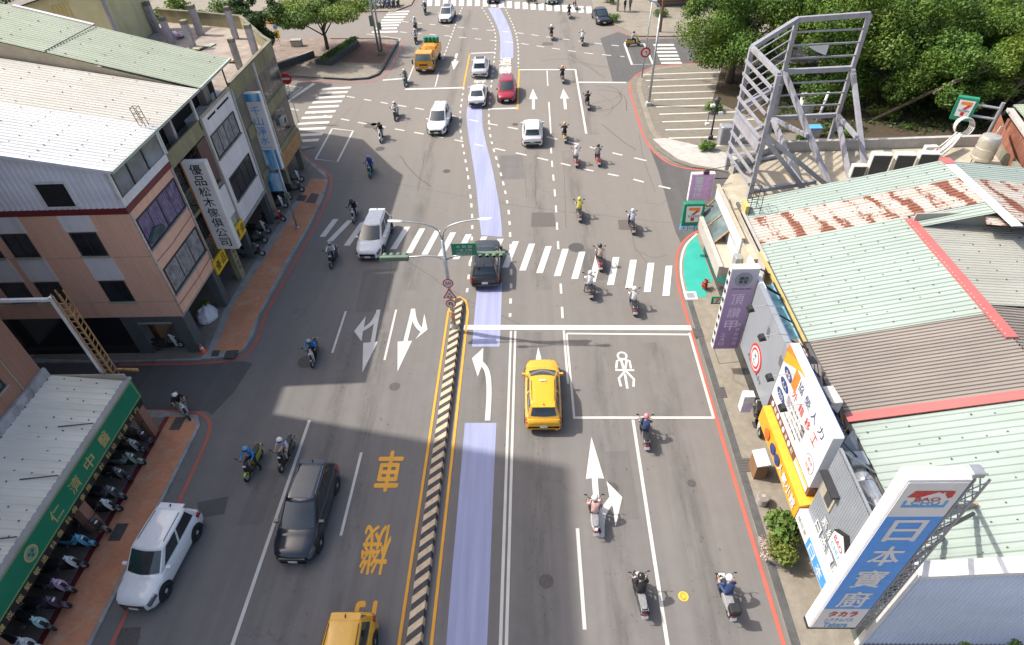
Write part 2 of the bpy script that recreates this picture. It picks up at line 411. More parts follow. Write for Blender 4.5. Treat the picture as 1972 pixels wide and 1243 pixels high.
def sheet(name, col, stain, rust=None, rough=0.5, tint=None):
    """painted corrugated steel; optional rust blotches running along the sheet."""
    t = NT(name); v = t.geo(); n1 = t.noise(t.geo((0.25, 2.0, 1)), 0.8, 5, 0.6); n2 = t.noise(v, 0.35, 4)
    c = t.ramp(n1, [(0.3, tuple(x*0.88 for x in col)), (0.7, tuple(min(1, x*1.07) for x in col))])
    c = t.mix(t.ramp(n2, [(0.45, 0.0), (0.7, 0.5)]), c, stain)
    sp = t.noise(v, 9, 2); c = t.mix(t.ramp(sp, [(0.72, 0.0), (0.78, 0.3)]), c, tuple(x*0.5 for x in col))
    if rust:
        r = t.noise(t.geo((0.8, 1.0, 1)), 1.15, 4, 0.62, 0.4); r2 = t.noise(v, 7, 4, 0.7)
        s = t.math('ADD', r, t.math('MULTIPLY', t.math('SUBTRACT', r2, 0.5), 0.35))
        c = t.mix(t.ramp(s, [(rust, 0.0), (rust+0.03, 1.0)]), c, (0.22, 0.075, 0.04))
    return t.out(c, rough, 0, 0.4)
sheet('sheet_green', (0.325, 0.385, 0.345), (0.30, 0.34, 0.295))
sheet('sheet_palegreen', (0.36, 0.40, 0.31), (0.30, 0.33, 0.24))
sheet('sheet_cream', (0.51, 0.49, 0.445), (0.45, 0.425, 0.36))
sheet('sheet_canopy', (0.84, 0.79, 0.66), (0.70, 0.64, 0.50))
sheet('sheet_white', (0.60, 0.60, 0.60), (0.55, 0.54, 0.525))
sheet('sheet_offwhite', (0.36, 0.36, 0.315), (0.31, 0.30, 0.25))
sheet('sheet_grey', (0.25, 0.22, 0.195), (0.19, 0.17, 0.15), None, 0.8)
sheet('sheet_bluegrey', (0.58, 0.66, 0.80), (0.53, 0.60, 0.74))
sheet('sheet_wall', (0.72, 0.73, 0.78), (0.52, 0.53, 0.57))
sheet('sheet_panel', (0.25, 0.27, 0.30), (0.23, 0.25, 0.27))
sheet('ridge_red', (0.46, 0.13, 0.12), (0.40, 0.12, 0.11))
sheet('ridge_white', (0.62, 0.60, 0.62), (0.5, 0.45, 0.44))
sheet('trim_green', (0.40, 0.45, 0.40), (0.3, 0.32, 0.26))
def rusty():
    t = NT('sheet_rusty'); v = t.geo()
    n1 = t.noise(t.geo((0.25, 2.0, 1)), 0.8, 5, 0.6)
    c = t.ramp(n1, [(0.3, (0.42, 0.385, 0.335)), (0.7, (0.52, 0.48, 0.43))])
    # rust bands: columns of blotches along the lap lines, breaking up noisily
    r = t.noise(t.geo((1.25, 0.30, 1), (0, 0, 0.12)), 1.0, 5, 0.62, 0.3); r2 = t.noise(v, 6, 4, 0.7)
    sx = t.n('ShaderNodeSeparateXYZ'); t.l(v, sx.inputs[0])
    ph_ = t.math('ADD', t.math('ADD', t.math('MULTIPLY', sx.outputs[0], 5.6), t.math('MULTIPLY', sx.outputs[1], 0.9)), t.math('MULTIPLY', t.noise(v, 0.7, 3), 5.0))
    bands = t.math('ADD', t.math('MULTIPLY', t.math('SINE', ph_), 0.105), t.math('MULTIPLY', t.math('SINE', t.math('MULTIPLY', sx.outputs[1], 26.74)), 0.035))
    s = t.math('ADD', t.math('ADD', r, bands), t.math('MULTIPLY', t.math('SUBTRACT', r2, 0.5), 0.4))
    c = t.mix(t.ramp(s, [(0.54, 0.0), (0.58, 1.0)]), c, t.ramp(r2, [(0.35, (0.15, 0.062, 0.042)), (0.65, (0.25, 0.10, 0.062))]))
    r3 = t.math('ADD', t.math('MULTIPLY', t.math('SINE', t.math('MULTIPLY', sx.outputs[1], 26.74)), 0.32), t.noise(t.geo((0.6, 2.0, 1)), 1.4, 4, 0.6))
    c = t.mix(t.ramp(r3, [(0.74, 0.0), (0.80, 0.75)]), c, (0.27, 0.11, 0.07))
    return t.out(c, 0.75, 0, 0.3)
rusty()
# glass, metal, plastics ------------------------------------------------
def glass(name, col=(0.02, 0.025, 0.03), rough=0.06, spec=0.6):
    t = NT(name); n = t.noise(t.geo(), 0.7, 3)
    return t.out(t.ramp(n, [(0.35, tuple(x*0.7 for x in col)), (0.65, tuple(x*1.5 for x in col))]), rough, 0, spec)
glass('window_glass'); glass('car_glass', (0.020, 0.030, 0.034), 0.04, 1.0); glass('teal_glass', (0.05, 0.085, 0.09), 0.08)
glass('tint_glass', (0.09, 0.12, 0.12), 0.08)
plain('steel_grey', (0.34, 0.345, 0.37), 0.5, 0.3, 0.1, dirt=(0.25, 0.22, 0.22))
plain('frame_paint', (0.30, 0.30, 0.33), 0.5, 0.1, 0.14, 2.0, dirt=(0.24, 0.20, 0.19))
plain('galv', (0.42, 0.44, 0.45), 0.42, 0.6, 0.12)
plain('dark_metal', (0.045, 0.045, 0.05), 0.5, 0.3)
plain('rust_metal', (0.20, 0.105, 0.06), 0.8, 0.2, 0.3, 6)
plain('orange_rust', (0.42, 0.24, 0.10), 0.75, 0.1, 0.25, 6, dirt=(0.2, 0.09, 0.04))
plain('alu', (0.55, 0.56, 0.57), 0.35, 0.7)
plain('stainless', (0.52, 0.49, 0.42), 0.35, 0.5, 0.12, 2, dirt=(0.42, 0.36, 0.27))
plain('black', (0.018, 0.018, 0.02), 0.55); plain('black_gloss', (0.012, 0.012, 0.014), 0.18, 0, 0.1, coat=0.5)
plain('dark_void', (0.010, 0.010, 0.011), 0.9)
plain('rubber', (0.022, 0.022, 0.023), 0.85, 0, 0.2); plain('rim', (0.55, 0.56, 0.58), 0.35, 0.3); plain('headlamp', (0.10, 0.105, 0.11), 0.12, 0, 0.1, coat=0.6)
plain('white_plastic', (0.64, 0.64, 0.63), 0.45); plain('white_gloss', (0.70, 0.70, 0.69), 0.3, 0, 0.05, coat=0.3, dirt=(0.58, 0.56, 0.53))
plain('aircon', (0.64, 0.62, 0.56), 0.5, dirt=(0.46, 0.42, 0.34)); plain('grille_dark', (0.05, 0.055, 0.06), 0.6)
plain('signal_green', (0.13, 0.19, 0.13), 0.45); plain('sign_green', (0.015, 0.21, 0.12), 0.4)
plain('deep_green', (0.008, 0.20, 0.105), 0.4, 0, 0.1, 1.2); plain('gold', (0.55, 0.42, 0.16), 0.45)
plain('sign_red', (0.50, 0.03, 0.03), 0.4); plain('sign_white', (0.66, 0.66, 0.66), 0.4, 0, 0.04)
plain('sign_offwhite', (0.70, 0.685, 0.67), 0.45, 0, 0.06, 1.0, dirt=(0.56, 0.54, 0.51)); plain('sign_blue', (0.06, 0.29, 0.74), 0.4, 0, 0.06)
plain('sky_blue', (0.09, 0.34, 0.66), 0.4, 0, 0.1); plain('navy', (0.03, 0.05, 0.17), 0.5)
plain('sign_grey', (0.25, 0.27, 0.30), 0.45, 0, 0.04, 0.7); plain('sign_pink', (0.72, 0.36, 0.66), 0.45, 0, 0.08)
plain('sign_orange', (0.76, 0.33, 0.02), 0.4, 0, 0.08, dirt=(0.62, 0.26, 0.02)); plain('orange', (0.72, 0.20, 0.03), 0.5); plain('sign_yellow', (0.75, 0.48, 0.02), 0.45)
plain('letter_black', (0.012, 0.012, 0.014), 0.6); plain('letter_lilac', (0.62, 0.55, 0.70), 0.5)
plain('brown_sign', (0.105, 0.05, 0.045), 0.5); plain('teal', (0.02, 0.15, 0.16), 0.5); plain('plate', (0.68, 0.69, 0.66), 0.5)
plain('maroon', (0.16, 0.022, 0.025), 0.45, dirt=(0.1, 0.02, 0.02)); plain('wood', (0.22, 0.12, 0.06), 0.7)
plain('tail_red', (0.33, 0.012, 0.012), 0.25, coat=0.5); plain('lamp_lens', (0.62, 0.64, 0.66), 0.15, 0, 0.05)
plain('amber', (0.6, 0.22, 0.02), 0.3); plain('curtain_grey', (0.30, 0.29, 0.29), 0.9, 0, 0.4, 2.5)
plain('curtain_purple', (0.22, 0.17, 0.29), 0.9, 0, 0.4, 2.5); plain('tarp', (0.58, 0.58, 0.60), 0.5, 0, 0.1, 4)
plain('terracotta', (0.34, 0.16, 0.10), 0.8); plain('pot_grey', (0.36, 0.34, 0.32), 0.7); plain('pipe_white', (0.52, 0.49, 0.46), 0.6, 0, 0.2, 6)
plain('cone_orange', (0.72, 0.12, 0.03), 0.5); plain('cream_wall', (0.58, 0.53, 0.30), 0.7, 0, 0.08, 1, dirt=(0.42, 0.37, 0.22))
plain('manhole', (0.09, 0.082, 0.078), 0.6, 0.3, 0.25, 12); plain('patch_brown', (0.105, 0.092, 0.085), 0.85, 0, 0.15, 8)
plain('gutter', (0.11, 0.105, 0.10), 0.7, 0.1); plain('gutter_yellow', (0.48, 0.37, 0.13), 0.6)
plain('bark', (0.12, 0.095, 0.075), 0.9, 0, 0.35, 6); plain('pale_bark', (0.27, 0.23, 0.19), 0.9, 0, 0.3, 6)
plain('tower_tile', (0.62, 0.56, 0.50), 0.7)  # pale so the unseen tower bounces light into the shaded left side
plain('barrier_black', (0.05, 0.046, 0.05), 0.7, 0, 0.3, 6); plain('barrier_cream', (0.58, 0.45, 0.29), 0.65, 0, 0.15, 5, dirt=(0.38, 0.29, 0.19))
plain('seal_line', (0.075, 0.07, 0.068), 0.8)
def grad_purple():
    t = NT('purple_fade'); sx = t.n('ShaderNodeSeparateXYZ'); t.l(t.geo(), sx.inputs[0])
    mr = t.n('ShaderNodeMapRange'); mr.inputs[1].default_value = 3.0; mr.inputs[2].default_value = 7.5
    t.l(sx.outputs[2], mr.inputs[0])
    return t.out(t.ramp(mr.outputs[0], [(0.0, (0.30, 0.20, 0.38)), (0.55, (0.36, 0.28, 0.46)), (0.85, (0.48, 0.48, 0.53))]), 0.45)
grad_purple()
def grad_blue():
    t = NT('water_print'); v = t.geo(); n = t.noise(t.geo((1, 1, 0.35)), 1.2, 3, 0.5, 0.6)
    return t.out(t.ramp(n, [(0.36, (0.03, 0.16, 0.42)), (0.5, (0.10, 0.36, 0.64)), (0.62, (0.55, 0.68, 0.78))]), 0.45)
grad_blue()
def mosaic(name, cols, sc):
    t = NT(name); vo = t.n('ShaderNodeTexVoronoi'); vo.inputs['Scale'].default_value = sc; t.l(t.geo(), vo.inputs['Vector'])
    sp = t.n('ShaderNodeSeparateColor'); t.l(vo.outputs['Color'], sp.inputs[0])
    return t.out(t.ramp(sp.outputs[0], [(i/(len(cols)-1), c) for i, c in enumerate(cols)]), 0.5)
mosaic('mural_blue', [(0.10, 0.26, 0.36), (0.20, 0.42, 0.50), (0.30, 0.55, 0.62), (0.14, 0.33, 0.45)], 2.5)
mosaic('mural_warm', [(0.55, 0.28, 0.12), (0.60, 0.45, 0.25), (0.62, 0.58, 0.48), (0.52, 0.22, 0.10), (0.45, 0.42, 0.30)], 2.5)
def leaf(name, a, b, c_, tr=0.25):
    t = NT(name)
    oi = t.n('ShaderNodeNewGeometry')
    col = t.ramp(oi.outputs['Random Per Island'], [(0.0, a), (0.5, b), (1.0, c_)])
    n = t.noise(t.geo(), 0.42, 5, 0.6); col = t.mix(t.ramp(n, [(0.42, 0.0), (0.6, 0.7)]), col, tuple(x*0.55 for x in a))
    n2 = t.noise(t.geo(), 0.22, 3); col = t.mix(t.ramp(n2, [(0.48, 0.0), (0.66, 0.55)]), col, (c_[0]*1.25, c_[1]*1.05, c_[2]*0.8))
    t.out(col, 0.55, 0, 0.35)
    tl = t.n('ShaderNodeBsdfTranslucent'); t.l(t.mix(1.0, col, (1.0, 1.0, 0.45), 'MULTIPLY'), tl.inputs[0])
    ms = t.n('ShaderNodeMixShader'); ms.inputs[0].default_value = tr
    t.l(t.b.outputs[0], ms.inputs[1]); t.l(tl.outputs[0], ms.inputs[2]); t.l(ms.outputs[0], t.t.nodes['Material Output'].inputs[0])
leaf('leaf_ficus', (0.056, 0.128, 0.020), (0.098, 0.195, 0.030), (0.165, 0.265, 0.048), 0.30)
leaf('leaf_light', (0.10, 0.18, 0.035), (0.14, 0.24, 0.05), (0.20, 0.30, 0.08))
leaf('leaf_dark', (0.030, 0.065, 0.016), (0.045, 0.095, 0.022), (0.075, 0.135, 0.034))
leaf('leaf_bush', (0.065, 0.15, 0.025), (0.10, 0.20, 0.04), (0.15, 0.26, 0.07))
leaf('leaf_yellow', (0.13, 0.20, 0.03), (0.17, 0.25, 0.05), (0.24, 0.30, 0.09))
leaf('flower_white', (0.5, 0.42, 0.42), (0.6, 0.52, 0.52), (0.65, 0.55, 0.55), 0.1)
leaf('flower_red', (0.45, 0.02, 0.02), (0.5, 0.04, 0.03), (0.4, 0.02, 0.02), 0.1)
leaf('grass', (0.06, 0.11, 0.02), (0.08, 0.14, 0.025), (0.11, 0.17, 0.04))
def carpaint(name, col, rough=0.22, metal=0.0):
    t = NT(name); n = t.noise(t.geo(), 5, 3)
    t.out(t.ramp(n, [(0.3, tuple(x*0.95 for x in col)), (0.7, col)]), t.ramp(t.noise(t.geo(), 2, 4), [(0.3, rough), (0.7, rough+0.10)]), metal, 0.5, 0.8)
    t.b.inputs['Coat Roughness'].default_value = 0.06
carpaint('car_white', (0.74, 0.74, 0.735)); carpaint('car_yellow', (0.74, 0.38, 0.015)); carpaint('car_black', (0.012, 0.012, 0.014))
carpaint('car_dark', (0.012, 0.019, 0.032), 0.10, 0.15); carpaint('car_red', (0.33, 0.013, 0.03), 0.2, 0.2); carpaint('truck_yellow', (0.66, 0.29, 0.012), 0.4)
carpaint('car_teal', (0.35, 0.5, 0.5)); carpaint('car_silver', (0.45, 0.46, 0.47), 0.25, 0.5); carpaint('car_grey', (0.12, 0.125, 0.13), 0.25, 0.3)
for nm, c in dict(sc_white=(0.68, 0.68, 0.67), sc_black=(0.02, 0.02, 0.022), sc_grey=(0.14, 0.145, 0.15), sc_silver=(0.40, 0.41, 0.42), sc_sky=(0.10, 0.40, 0.58),
                  sc_pink=(0.58, 0.34, 0.52), sc_mint=(0.38, 0.62, 0.60), sc_sage=(0.24, 0.33, 0.26), sc_purple=(0.07, 0.03, 0.07), sc_red=(0.40, 0.02, 0.03),
                  sc_yellow=(0.60, 0.40, 0.02), sc_blue=(0.03, 0.09, 0.25), sc_lime=(0.40, 0.48, 0.05), sc_teal=(0.03, 0.16, 0.19)).items(): carpaint(nm, c, 0.25)
for nm, c in dict(c_black=(0.018, 0.018, 0.02), c_white=(0.70, 0.70, 0.70), c_blue=(0.03, 0.24, 0.58), c_navy=(0.035, 0.06, 0.15), c_grey=(0.22, 0.22, 0.23), c_pink=(0.62, 0.36, 0.33),
                  c_lilac=(0.55, 0.52, 0.66), c_yellow=(0.62, 0.55, 0.08), c_jean=(0.07, 0.09, 0.14), c_khaki=(0.24, 0.19, 0.12), c_royal=(0.03, 0.07, 0.36), c_skin=(0.46, 0.27, 0.19),
                  c_beige=(0.50, 0.42, 0.33), c_brown=(0.12, 0.07, 0.05)).items(): plain(nm, c, 0.85, 0, 0.18, 9)
for nm, c in dict(h_white=(0.74, 0.74, 0.73), h_black=(0.015, 0.015, 0.017), h_pink=(0.62, 0.20, 0.22), h_blue=(0.10, 0.28, 0.50), h_mint=(0.45, 0.66, 0.62), h_orange=(0.6, 0.3, 0.12), h_grey=(0.3, 0.3, 0.31), h_yellow=(0.68, 0.60, 0.1)).items():
    carpaint(nm, c, 0.25)
# ------------------------------------------------------------------ ground, road, pavements
mb = MB(); mb.poly([(-500, -300, -0.02), (500, -300, -0.02), (500, 700, -0.02), (-500, 700, -0.02)])
ground = struct('ground', mb, 'concrete')
mb = MB(); mb.poly([(-130, -40, 0), (130, -40, 0), (130, 260, 0), (-130, 260, 0)])
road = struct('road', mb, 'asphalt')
def strip(pts, wd, z):
    """flat ribbon along world xy points"""
    P = [Vector((p[0], p[1], 0)) for p in pts]; V = []; n = len(P)
    for i in range(n):
        d = (P[min(i+1, n-1)] - P[max(i-1, 0)]).normalized(); s_ = Vector((-d.y, d.x, 0)) * wd/2
        V += [(P[i].x+s_.x, P[i].y+s_.y, z), (P[i].x-s_.x, P[i].y-s_.y, z)]
    m = MB(); m.add(V, [(2*i+1, 2*i+3, 2*i+2, 2*i) for i in range(n-1)]); return m
def GP(pts): return [G(*p) for p in pts]
def resample(P, step=0.5):
    out = [P[0]]
    for a, b in zip(P[:-1], P[1:]):
        k = max(1, int((b-a).length/step))
        for i in range(1, k+1): out.append(a + (b-a)*i/k)
    return out
def smooth_poly(P, it=2):
    for _ in range(it):
        Q = [P[0]]
        for a, b in zip(P[:-1], P[1:]): Q += [a*0.75+b*0.25, a*0.25+b*0.75]
        P = Q + [P[-1]]
    return P
Z1, Z2, Z3, Z4 = 0.004, 0.008, 0.012, 0.016
_ZK = [0]
def zk():
    _ZK[0] = (_ZK[0]+1) % 16; return _ZK[0]*0.00022
def line(pts, wd, mat='white_paint', name='lane_line', z=Z3, sm=False, px=True):
    z += zk(); P = GP(pts) if px else [Vector((*p, 0)) for p in pts]
    if sm: P = smooth_poly(P)
    return strip(P, wd, z).build(name, mat, road)
def dashes(pts, wd, dl, gl, mat='white_paint', z=Z3, name='lane_dash', sm=True, start=0.0):
    P = GP(pts)
    if sm: P = smooth_poly(P, 2)
    P = resample(P, 0.15); acc = 0; cur = []; L = -start
    for a, b in zip(P[:-1], P[1:]):
        seg = (b-a).length; ph = L % (dl+gl)
        if ph < dl: cur.append(a)
        else:
            if len(cur) > 1: strip(cur, wd, z+zk()).build(name, mat, road)
            cur = []
        L += seg
    if len(cur) > 1: strip(cur, wd, z).build(name, mat, road)
def area(pts, mat, name, z=Z1, px=True, parent=None):
    P = GP(pts) if px else [Vector((*p, 0)) for p in pts]
    m = MB(); m.poly([(p.x, p.y, z) for p in P]); return m.build(name, mat, parent or road)
# darker asphalt in the side streets
area([(1242, 262), (1268, 330), (1300, 445), (1312, 470), (1345, 447), (1420, 400), (1500, 350), (1420, 335), (1370, 330), (1300, 317), (1258, 295)], 'asphalt_new', 'asphalt_patch')
area([(1156, 74), (1165, 100), (1180, 158), (1209, 158), (1258, 126), (1340, 124), (1420, 118), (1420, 68), (1290, 74), (1232, 77), (1190, 62)], 'asphalt_new', 'asphalt_patch')
area([(-60, 20.9), (-17.6, 20.9), (-17.2, 20.6), (-16.6, 22.2), (-16.3, 24.4), (-16.9, 24.6), (-60, 24.6)], 'asphalt_new', 'asphalt_patch', px=False)
area([(380, 968), (440, 956), (432, 990), (384, 998)], 'asphalt_new', 'asphalt_patch', Z2)
# lilac guide strips
def ribbon(left, right, mat, name, z):
    L = smooth_poly(GP(left)); Rr = smooth_poly(GP(right)); m = MB(); n = len(L)
    m.add([(p.x, p.y, z) for q in zip(L, Rr) for p in q], [(2*i, 2*i+1, 2*i+3, 2*i+2) for i in range(n-1)])
    return m.build(name, mat, road)
ribbon([(895, 815), (888, 900), (878, 1020), (868, 1130), (858, 1265), (836, 1560)], [(956, 815), (952, 900), (947, 1020), (943, 1130), (937, 1265), (925, 1560)], 'lilac_paint', 'guide_strip', Z2)
ribbon([(920, 545), (917, 575), (913, 620), (909, 668)], [(967, 545), (966, 575), (964.5, 620), (962, 668)], 'lilac_paint', 'guide_strip', Z2)
f4 = lambda L: [(640 + x/2.9, y/2.9) for x, y in L]
ribbon(f4([(762, 560), (747, 640), (757, 740), (775, 850), (800, 1000), (820, 1218), (832, 1315)]), f4([(838, 560), (836, 680), (850, 770), (880, 880), (915, 1040), (943, 1218), (949, 1325)]), 'lilac_paint', 'guide_strip', Z2)
ribbon(f4([(868, 45), (905, 110), (932, 180), (940, 240), (935, 325)]), f4([(935, 45), (970, 110), (1000, 180), (1012, 250), (1010, 325)]), 'lilac_paint', 'guide_strip', Z2)
ribbon(f4([(790, -160), (820, -60), (858, 20)]), f4([(855, -160), (890, -60), (928, 20)]), 'lilac_paint', 'guide_strip', Z2)
# dashed guides beside the strip
dashes([(893, 169), (885.5, 221), (885.5, 241), (890, 276), (900, 328), (909, 400), (910, 452), (902, 540), (899, 565)], 0.16, 0.75, 0.75)
dashes([(928, 15), (947, 45), (954.5, 65), (954.5, 90), (952, 114), (947, 155), (942, 207), (941, 224), (943.5, 262), (952, 293), (967.6, 345), (980, 403), (983, 462), (985, 538), (982, 616)], 0.16, 0.75, 0.75)
dashes([(962, -5), (980, 31), (992, 59), (997, 79), (998.6, 103), (998, 131)], 0.16, 0.75, 0.6)
dashes([(1061, 285), (1062, 303), (1067.6, 362), (1071, 403), (1074.5, 469), (1079.6, 545), (1084, 622)], 0.15, 1.2, 1.2)
dashes([(892, 10), (882, 35), (873, 60), (860, 95), (851, 118)], 0.15, 0.8, 0.5)
# guides across the junctions
for pl in ([(667.6, 186), (747, 200), (819, 212), (881, 226), (936.5, 238), (992, 248), (1059, 265.5), (1133, 283), (1192, 298), (1262, 314)],
           [(560, 210), (640, 226), (699, 238), (795, 255), (881, 271), (936, 283), (985, 293), (1068, 312), (1133, 328), (1209, 343), (1261, 357), (1318, 370)],
           [(774, 42), (854, 50), (923, 57), (954, 60), (999, 64), (1071, 74), (1140, 83), (1199, 90)],
           [(770, 62), (854, 69), (954, 79), (995, 83), (1061, 93), (1130, 103), (1205, 110)]):
    dashes(pl, 0.2, 1.15, 1.0, 'white_paint', sm=False)
# solid lines
line([(984, 638), (963, 1265), (953, 1560)], 0.13); line([(992.5, 638), (974.5, 1265), (966, 1560)], 0.13)
line([(893, 631), (1331, 632)], 0.42, 'thick_white', 'stop_line')
line([(1092, 643), (1329, 645)], 0.14); line([(1327.5, 642), (1374.5, 806)], 0.14); line([(1105, 805), (1375, 805)], 0.15)
line([(1091, 643), (1106, 807)], 0.12); line([(1085.5, 637), (1094, 740)], 0.12)
line([(1219, 809), (1289, 1265), (1334, 1560)], 0.15); line([(1112, 1018), (1126, 1213)], 0.15)
line([(666, 600), (640, 680)], 0.13); line([(763, 597), (740.5, 694)], 0.13); line([(696, 872), (656.5, 1032)], 0.13)
line([(596, 810), (440, 1265), (339, 1560)], 0.15)
line([(1000, 135), (1110, 134.5)], 0.28, 'thick_white', 'stop_line'); line([(1108, 134), (1112, 160), (1120, 205), (1129, 258)], 0.2)
line([(1114, 159), (1206, 159.5)], 0.32, 'thick_white', 'stop_line'); line([(1053.5, 137), (1055, 166)], 0.13); line([(1057, 197), (1061, 259)], 0.14)
line([(780, 172.5), (893, 169.5)], 0.35, 'thick_white', 'stop_line'); line([(737, 155), (775, 152)], 0.35, 'thick_white', 'stop_line')
line([(797, 127), (786, 155)], 0.14); line([(845, 140), (838, 168)], 0.13)
line([(907, 103.5), (953, 101.5)], 0.3, 'thick_white', 'stop_line'); line([(942, 210.5), (995, 209)], 0.32, 'thick_white', 'stop_line')
line([(904.5, 104), (892.5, 168)], 0.16, 'yellow_paint'); line([(999.5, 134), (996.5, 212)], 0.16, 'yellow_paint')
line([(548, 199.5), (605, 161)], 0.45, 'thick_white', 'stop_line'); line([(550, 165), (582, 169), (557, 188)], 0.16)
# turning boxes
line([(640, 248), (680, 252.5), (650, 312), (607.5, 307), (640, 248)], 0.18, name='turning_box_line')
line([(1202.5, 84.5), (1240, 84.5), (1257.5, 124), (1217, 125), (1202.5, 84.5)], 0.25, name='turning_box_line')
# crosswalks --------------------------------------------------------------
def stripe(a, b, wd, mat='thick_white'):
    d = (b-a).normalized(); s_ = Vector((1, 0, 0)) if abs(d.y) > abs(d.x) else Vector((0, 1, 0)); s_ = s_*wd/2
    m = MB(); m.poly([(a.x-s_.x, a.y-s_.y, Z4), (a.x+s_.x, a.y+s_.y, Z4), (b.x+s_.x, b.y+s_.y, Z4), (b.x-s_.x, b.y-s_.y, Z4)])
    return m.build('crosswalk_stripe', mat, road)
f5 = lambda x, y: G(640 + x/2.9, 400 + y/2.9)
tops = [(20, 65), (100, 72), (172, 84), (255, 92), (338, 100), (420, 108), (503, 118), (588, 130), (675, 140), (762, 150), (850, 163), (940, 176), (1025, 190), (1115, 203), (1208, 217), (1302, 232), (1396, 248), (1490, 263), (1585, 278), (1682, 293), (1780, 310), (1880, 326)]
bots = [(-55, 165), (-15, 190), (80, 214), (170, 224), (255, 232), (340, 234), (428, 255), (515, 264), (605, 272), (690, 290), (780, 305), (872, 320), (965, 337), (1062, 353), (1157, 367), (1256, 384), (1353, 400), (1450, 417), (1553, 434), (1655, 452), (1758, 473), (1863, 494)]
for t_, b_ in zip(tops, bots): stripe(f5(*t_), f5(*b_), 0.44)
for y, a, c_ in ((757, 270, 515), (795, 243, 487), (833, 215, 462), (874, 185, 437), (915, 153, 410), (960, 123, 383), (1006, 93, 355), (1055, 62, 328), (1104, 38, 300), (1155, 30, 272), (1205, 20, 240)):
    stripe(G(560+a/4.44, (y+6)/4.44), G(560+c_/4.44, (y-6)/4.44), 0.55)
for y, a, c_ in ((102, 835, 1015), (125, 817, 1000), (148, 797, 980), (173, 777, 963), (196, 757, 943), (220, 738, 925), (246, 715, 908), (275, 695, 915)):
    stripe(G(560+a/4.44, (y+2)/4.44), G(560+c_/4.44, (y-2)/4.44), 0.7)
for i in range(6): stripe(G(960+(1325+13*i)/4.44, (388+30.6*i)/4.44), G(960+(1500+13*i)/4.44, (386+30.6*i)/4.44), 0.65)
for i in range(21):
    x = 545 + 44.3*i
    y = 5 + max(0, (x-800))*0.065
    stripe(G(640+x/2.9, (y-8)/2.9), G(640+(x-3+i*0.4)/2.9, (y+30)/2.9), 0.75)
# arrows -------------------------------------------------------------------
def pxpoly(pts, mat='thick_white', name='lane_arrow', z=Z3):
    m = MB()
    for q in (pts if isinstance(pts[0][0], (tuple, list)) else [pts]): m.poly([(p.x, p.y, z) for p in GP(q)])
    return m.build(name, mat, road)
f6 = lambda L: [(640 + x/2.806, 800 + y/2.806) for x, y in L]
g5 = lambda L: [(640 + x/2.9, 400 + y/2.9) for x, y in L]
def curve_arrow(spine, wd, head, name='lane_arrow'):
    z = Z3+zk(); P = smooth_poly(GP(spine), 2); m = strip(P, wd, z); m.poly([(p.x, p.y, z+0.0001) for p in GP(head)])
    return m.build(name, 'thick_white', road)
curve_arrow(g5([(867, 1190), (876, 1050), (874, 960), (862, 905), (835, 870), (815, 855)]), 0.27, g5([(843, 785), (780, 843), (812, 946), (840, 870)]))
pxpoly(f6([(1400, 118), (1370, 345), (1408, 340), (1428, 340), (1468, 343)]))
curve_arrow(f6([(1418, 338), (1424, 430), (1440, 560), (1450, 662)]), 0.27, f6([(1410, 338), (1430, 338), (1432, 350), (1408, 350)]))
curve_arrow(f6([(1450, 655), (1452, 560), (1470, 510), (1500, 470), (1518, 448)]), 0.32, f6([(1482, 358), (1566, 443), (1530, 606), (1518, 505), (1500, 455)]))
for (sp, hd, sp2, hd2) in ((g5([(258, 572), (245, 640), (226, 752)]), g5([(173, 757), (255, 750), (168, 922)]), g5([(255, 590), (230, 640), (190, 672), (165, 685)]), g5([(188, 606), (122, 692), (163, 748), (172, 690)])),
                           (g5([(452, 566), (435, 640), (408, 750)]), g5([(365, 750), (446, 745), (364, 917)]), g5([(450, 572), (458, 630), (478, 668), (502, 688)]), g5([(514, 594), (532, 682), (464, 737), (497, 690)]))):
    curve_arrow(sp, 0.25, hd); curve_arrow(sp2, 0.28, hd2)
for s_, h_ in ((g5([(1152, 835), (1152, 930)]), g5([(1150, 780), (1137, 840), (1168, 842)])),
               (f4([(1123, 612), (1123, 555)]), f4([(1120, 497), (1098, 555), (1147, 555)])), (f4([(1302, 612), (1297, 552)]), f4([(1290, 497), (1272, 552), (1322, 552)])),
               (f4([(696, 300), (684, 345)]), f4([(664, 345), (707, 343), (677, 393)]))):
    curve_arrow(s_, 0.28, h_)
# rider pictogram in the waiting box
def ring(c, r, wd, n=20):
    c = G(*c); m = MB(); V = []
    for i in range(n):
        t = 2*math.pi*i/n; V += [(c.x+math.cos(t)*r, c.y+math.sin(t)*r*1.15, Z3), (c.x+math.cos(t)*(r-wd), c.y+math.sin(t)*(r-wd)*1.15, Z3)]
    m.add(V, [(2*i, (2*i+2) % (2*n), (2*i+3) % (2*n), 2*i+1) for i in range(n)]); return m
pg = ring((1198, 686), 0.30, 0.11)
for ln_ in ([(1617, 845), (1590, 858), (1585, 900)], [(1617, 845), (1660, 858), (1668, 900)], [(1612, 850), (1630, 912)], [(1645, 850), (1634, 912)], [(1580, 908), (1686, 910)],
            [(1634, 915), (1600, 955), (1612, 1000)], [(1640, 915), (1684, 960), (1682, 1002)], [(1634, 930), (1648, 1012)]):
    q = strip(GP(g5(ln_)), 0.13, Z3 + 0.0006*len(pg.f) % 0.003); pg.add(q.v, q.f)
pg.build('rider_pictogram', 'thick_white', road)
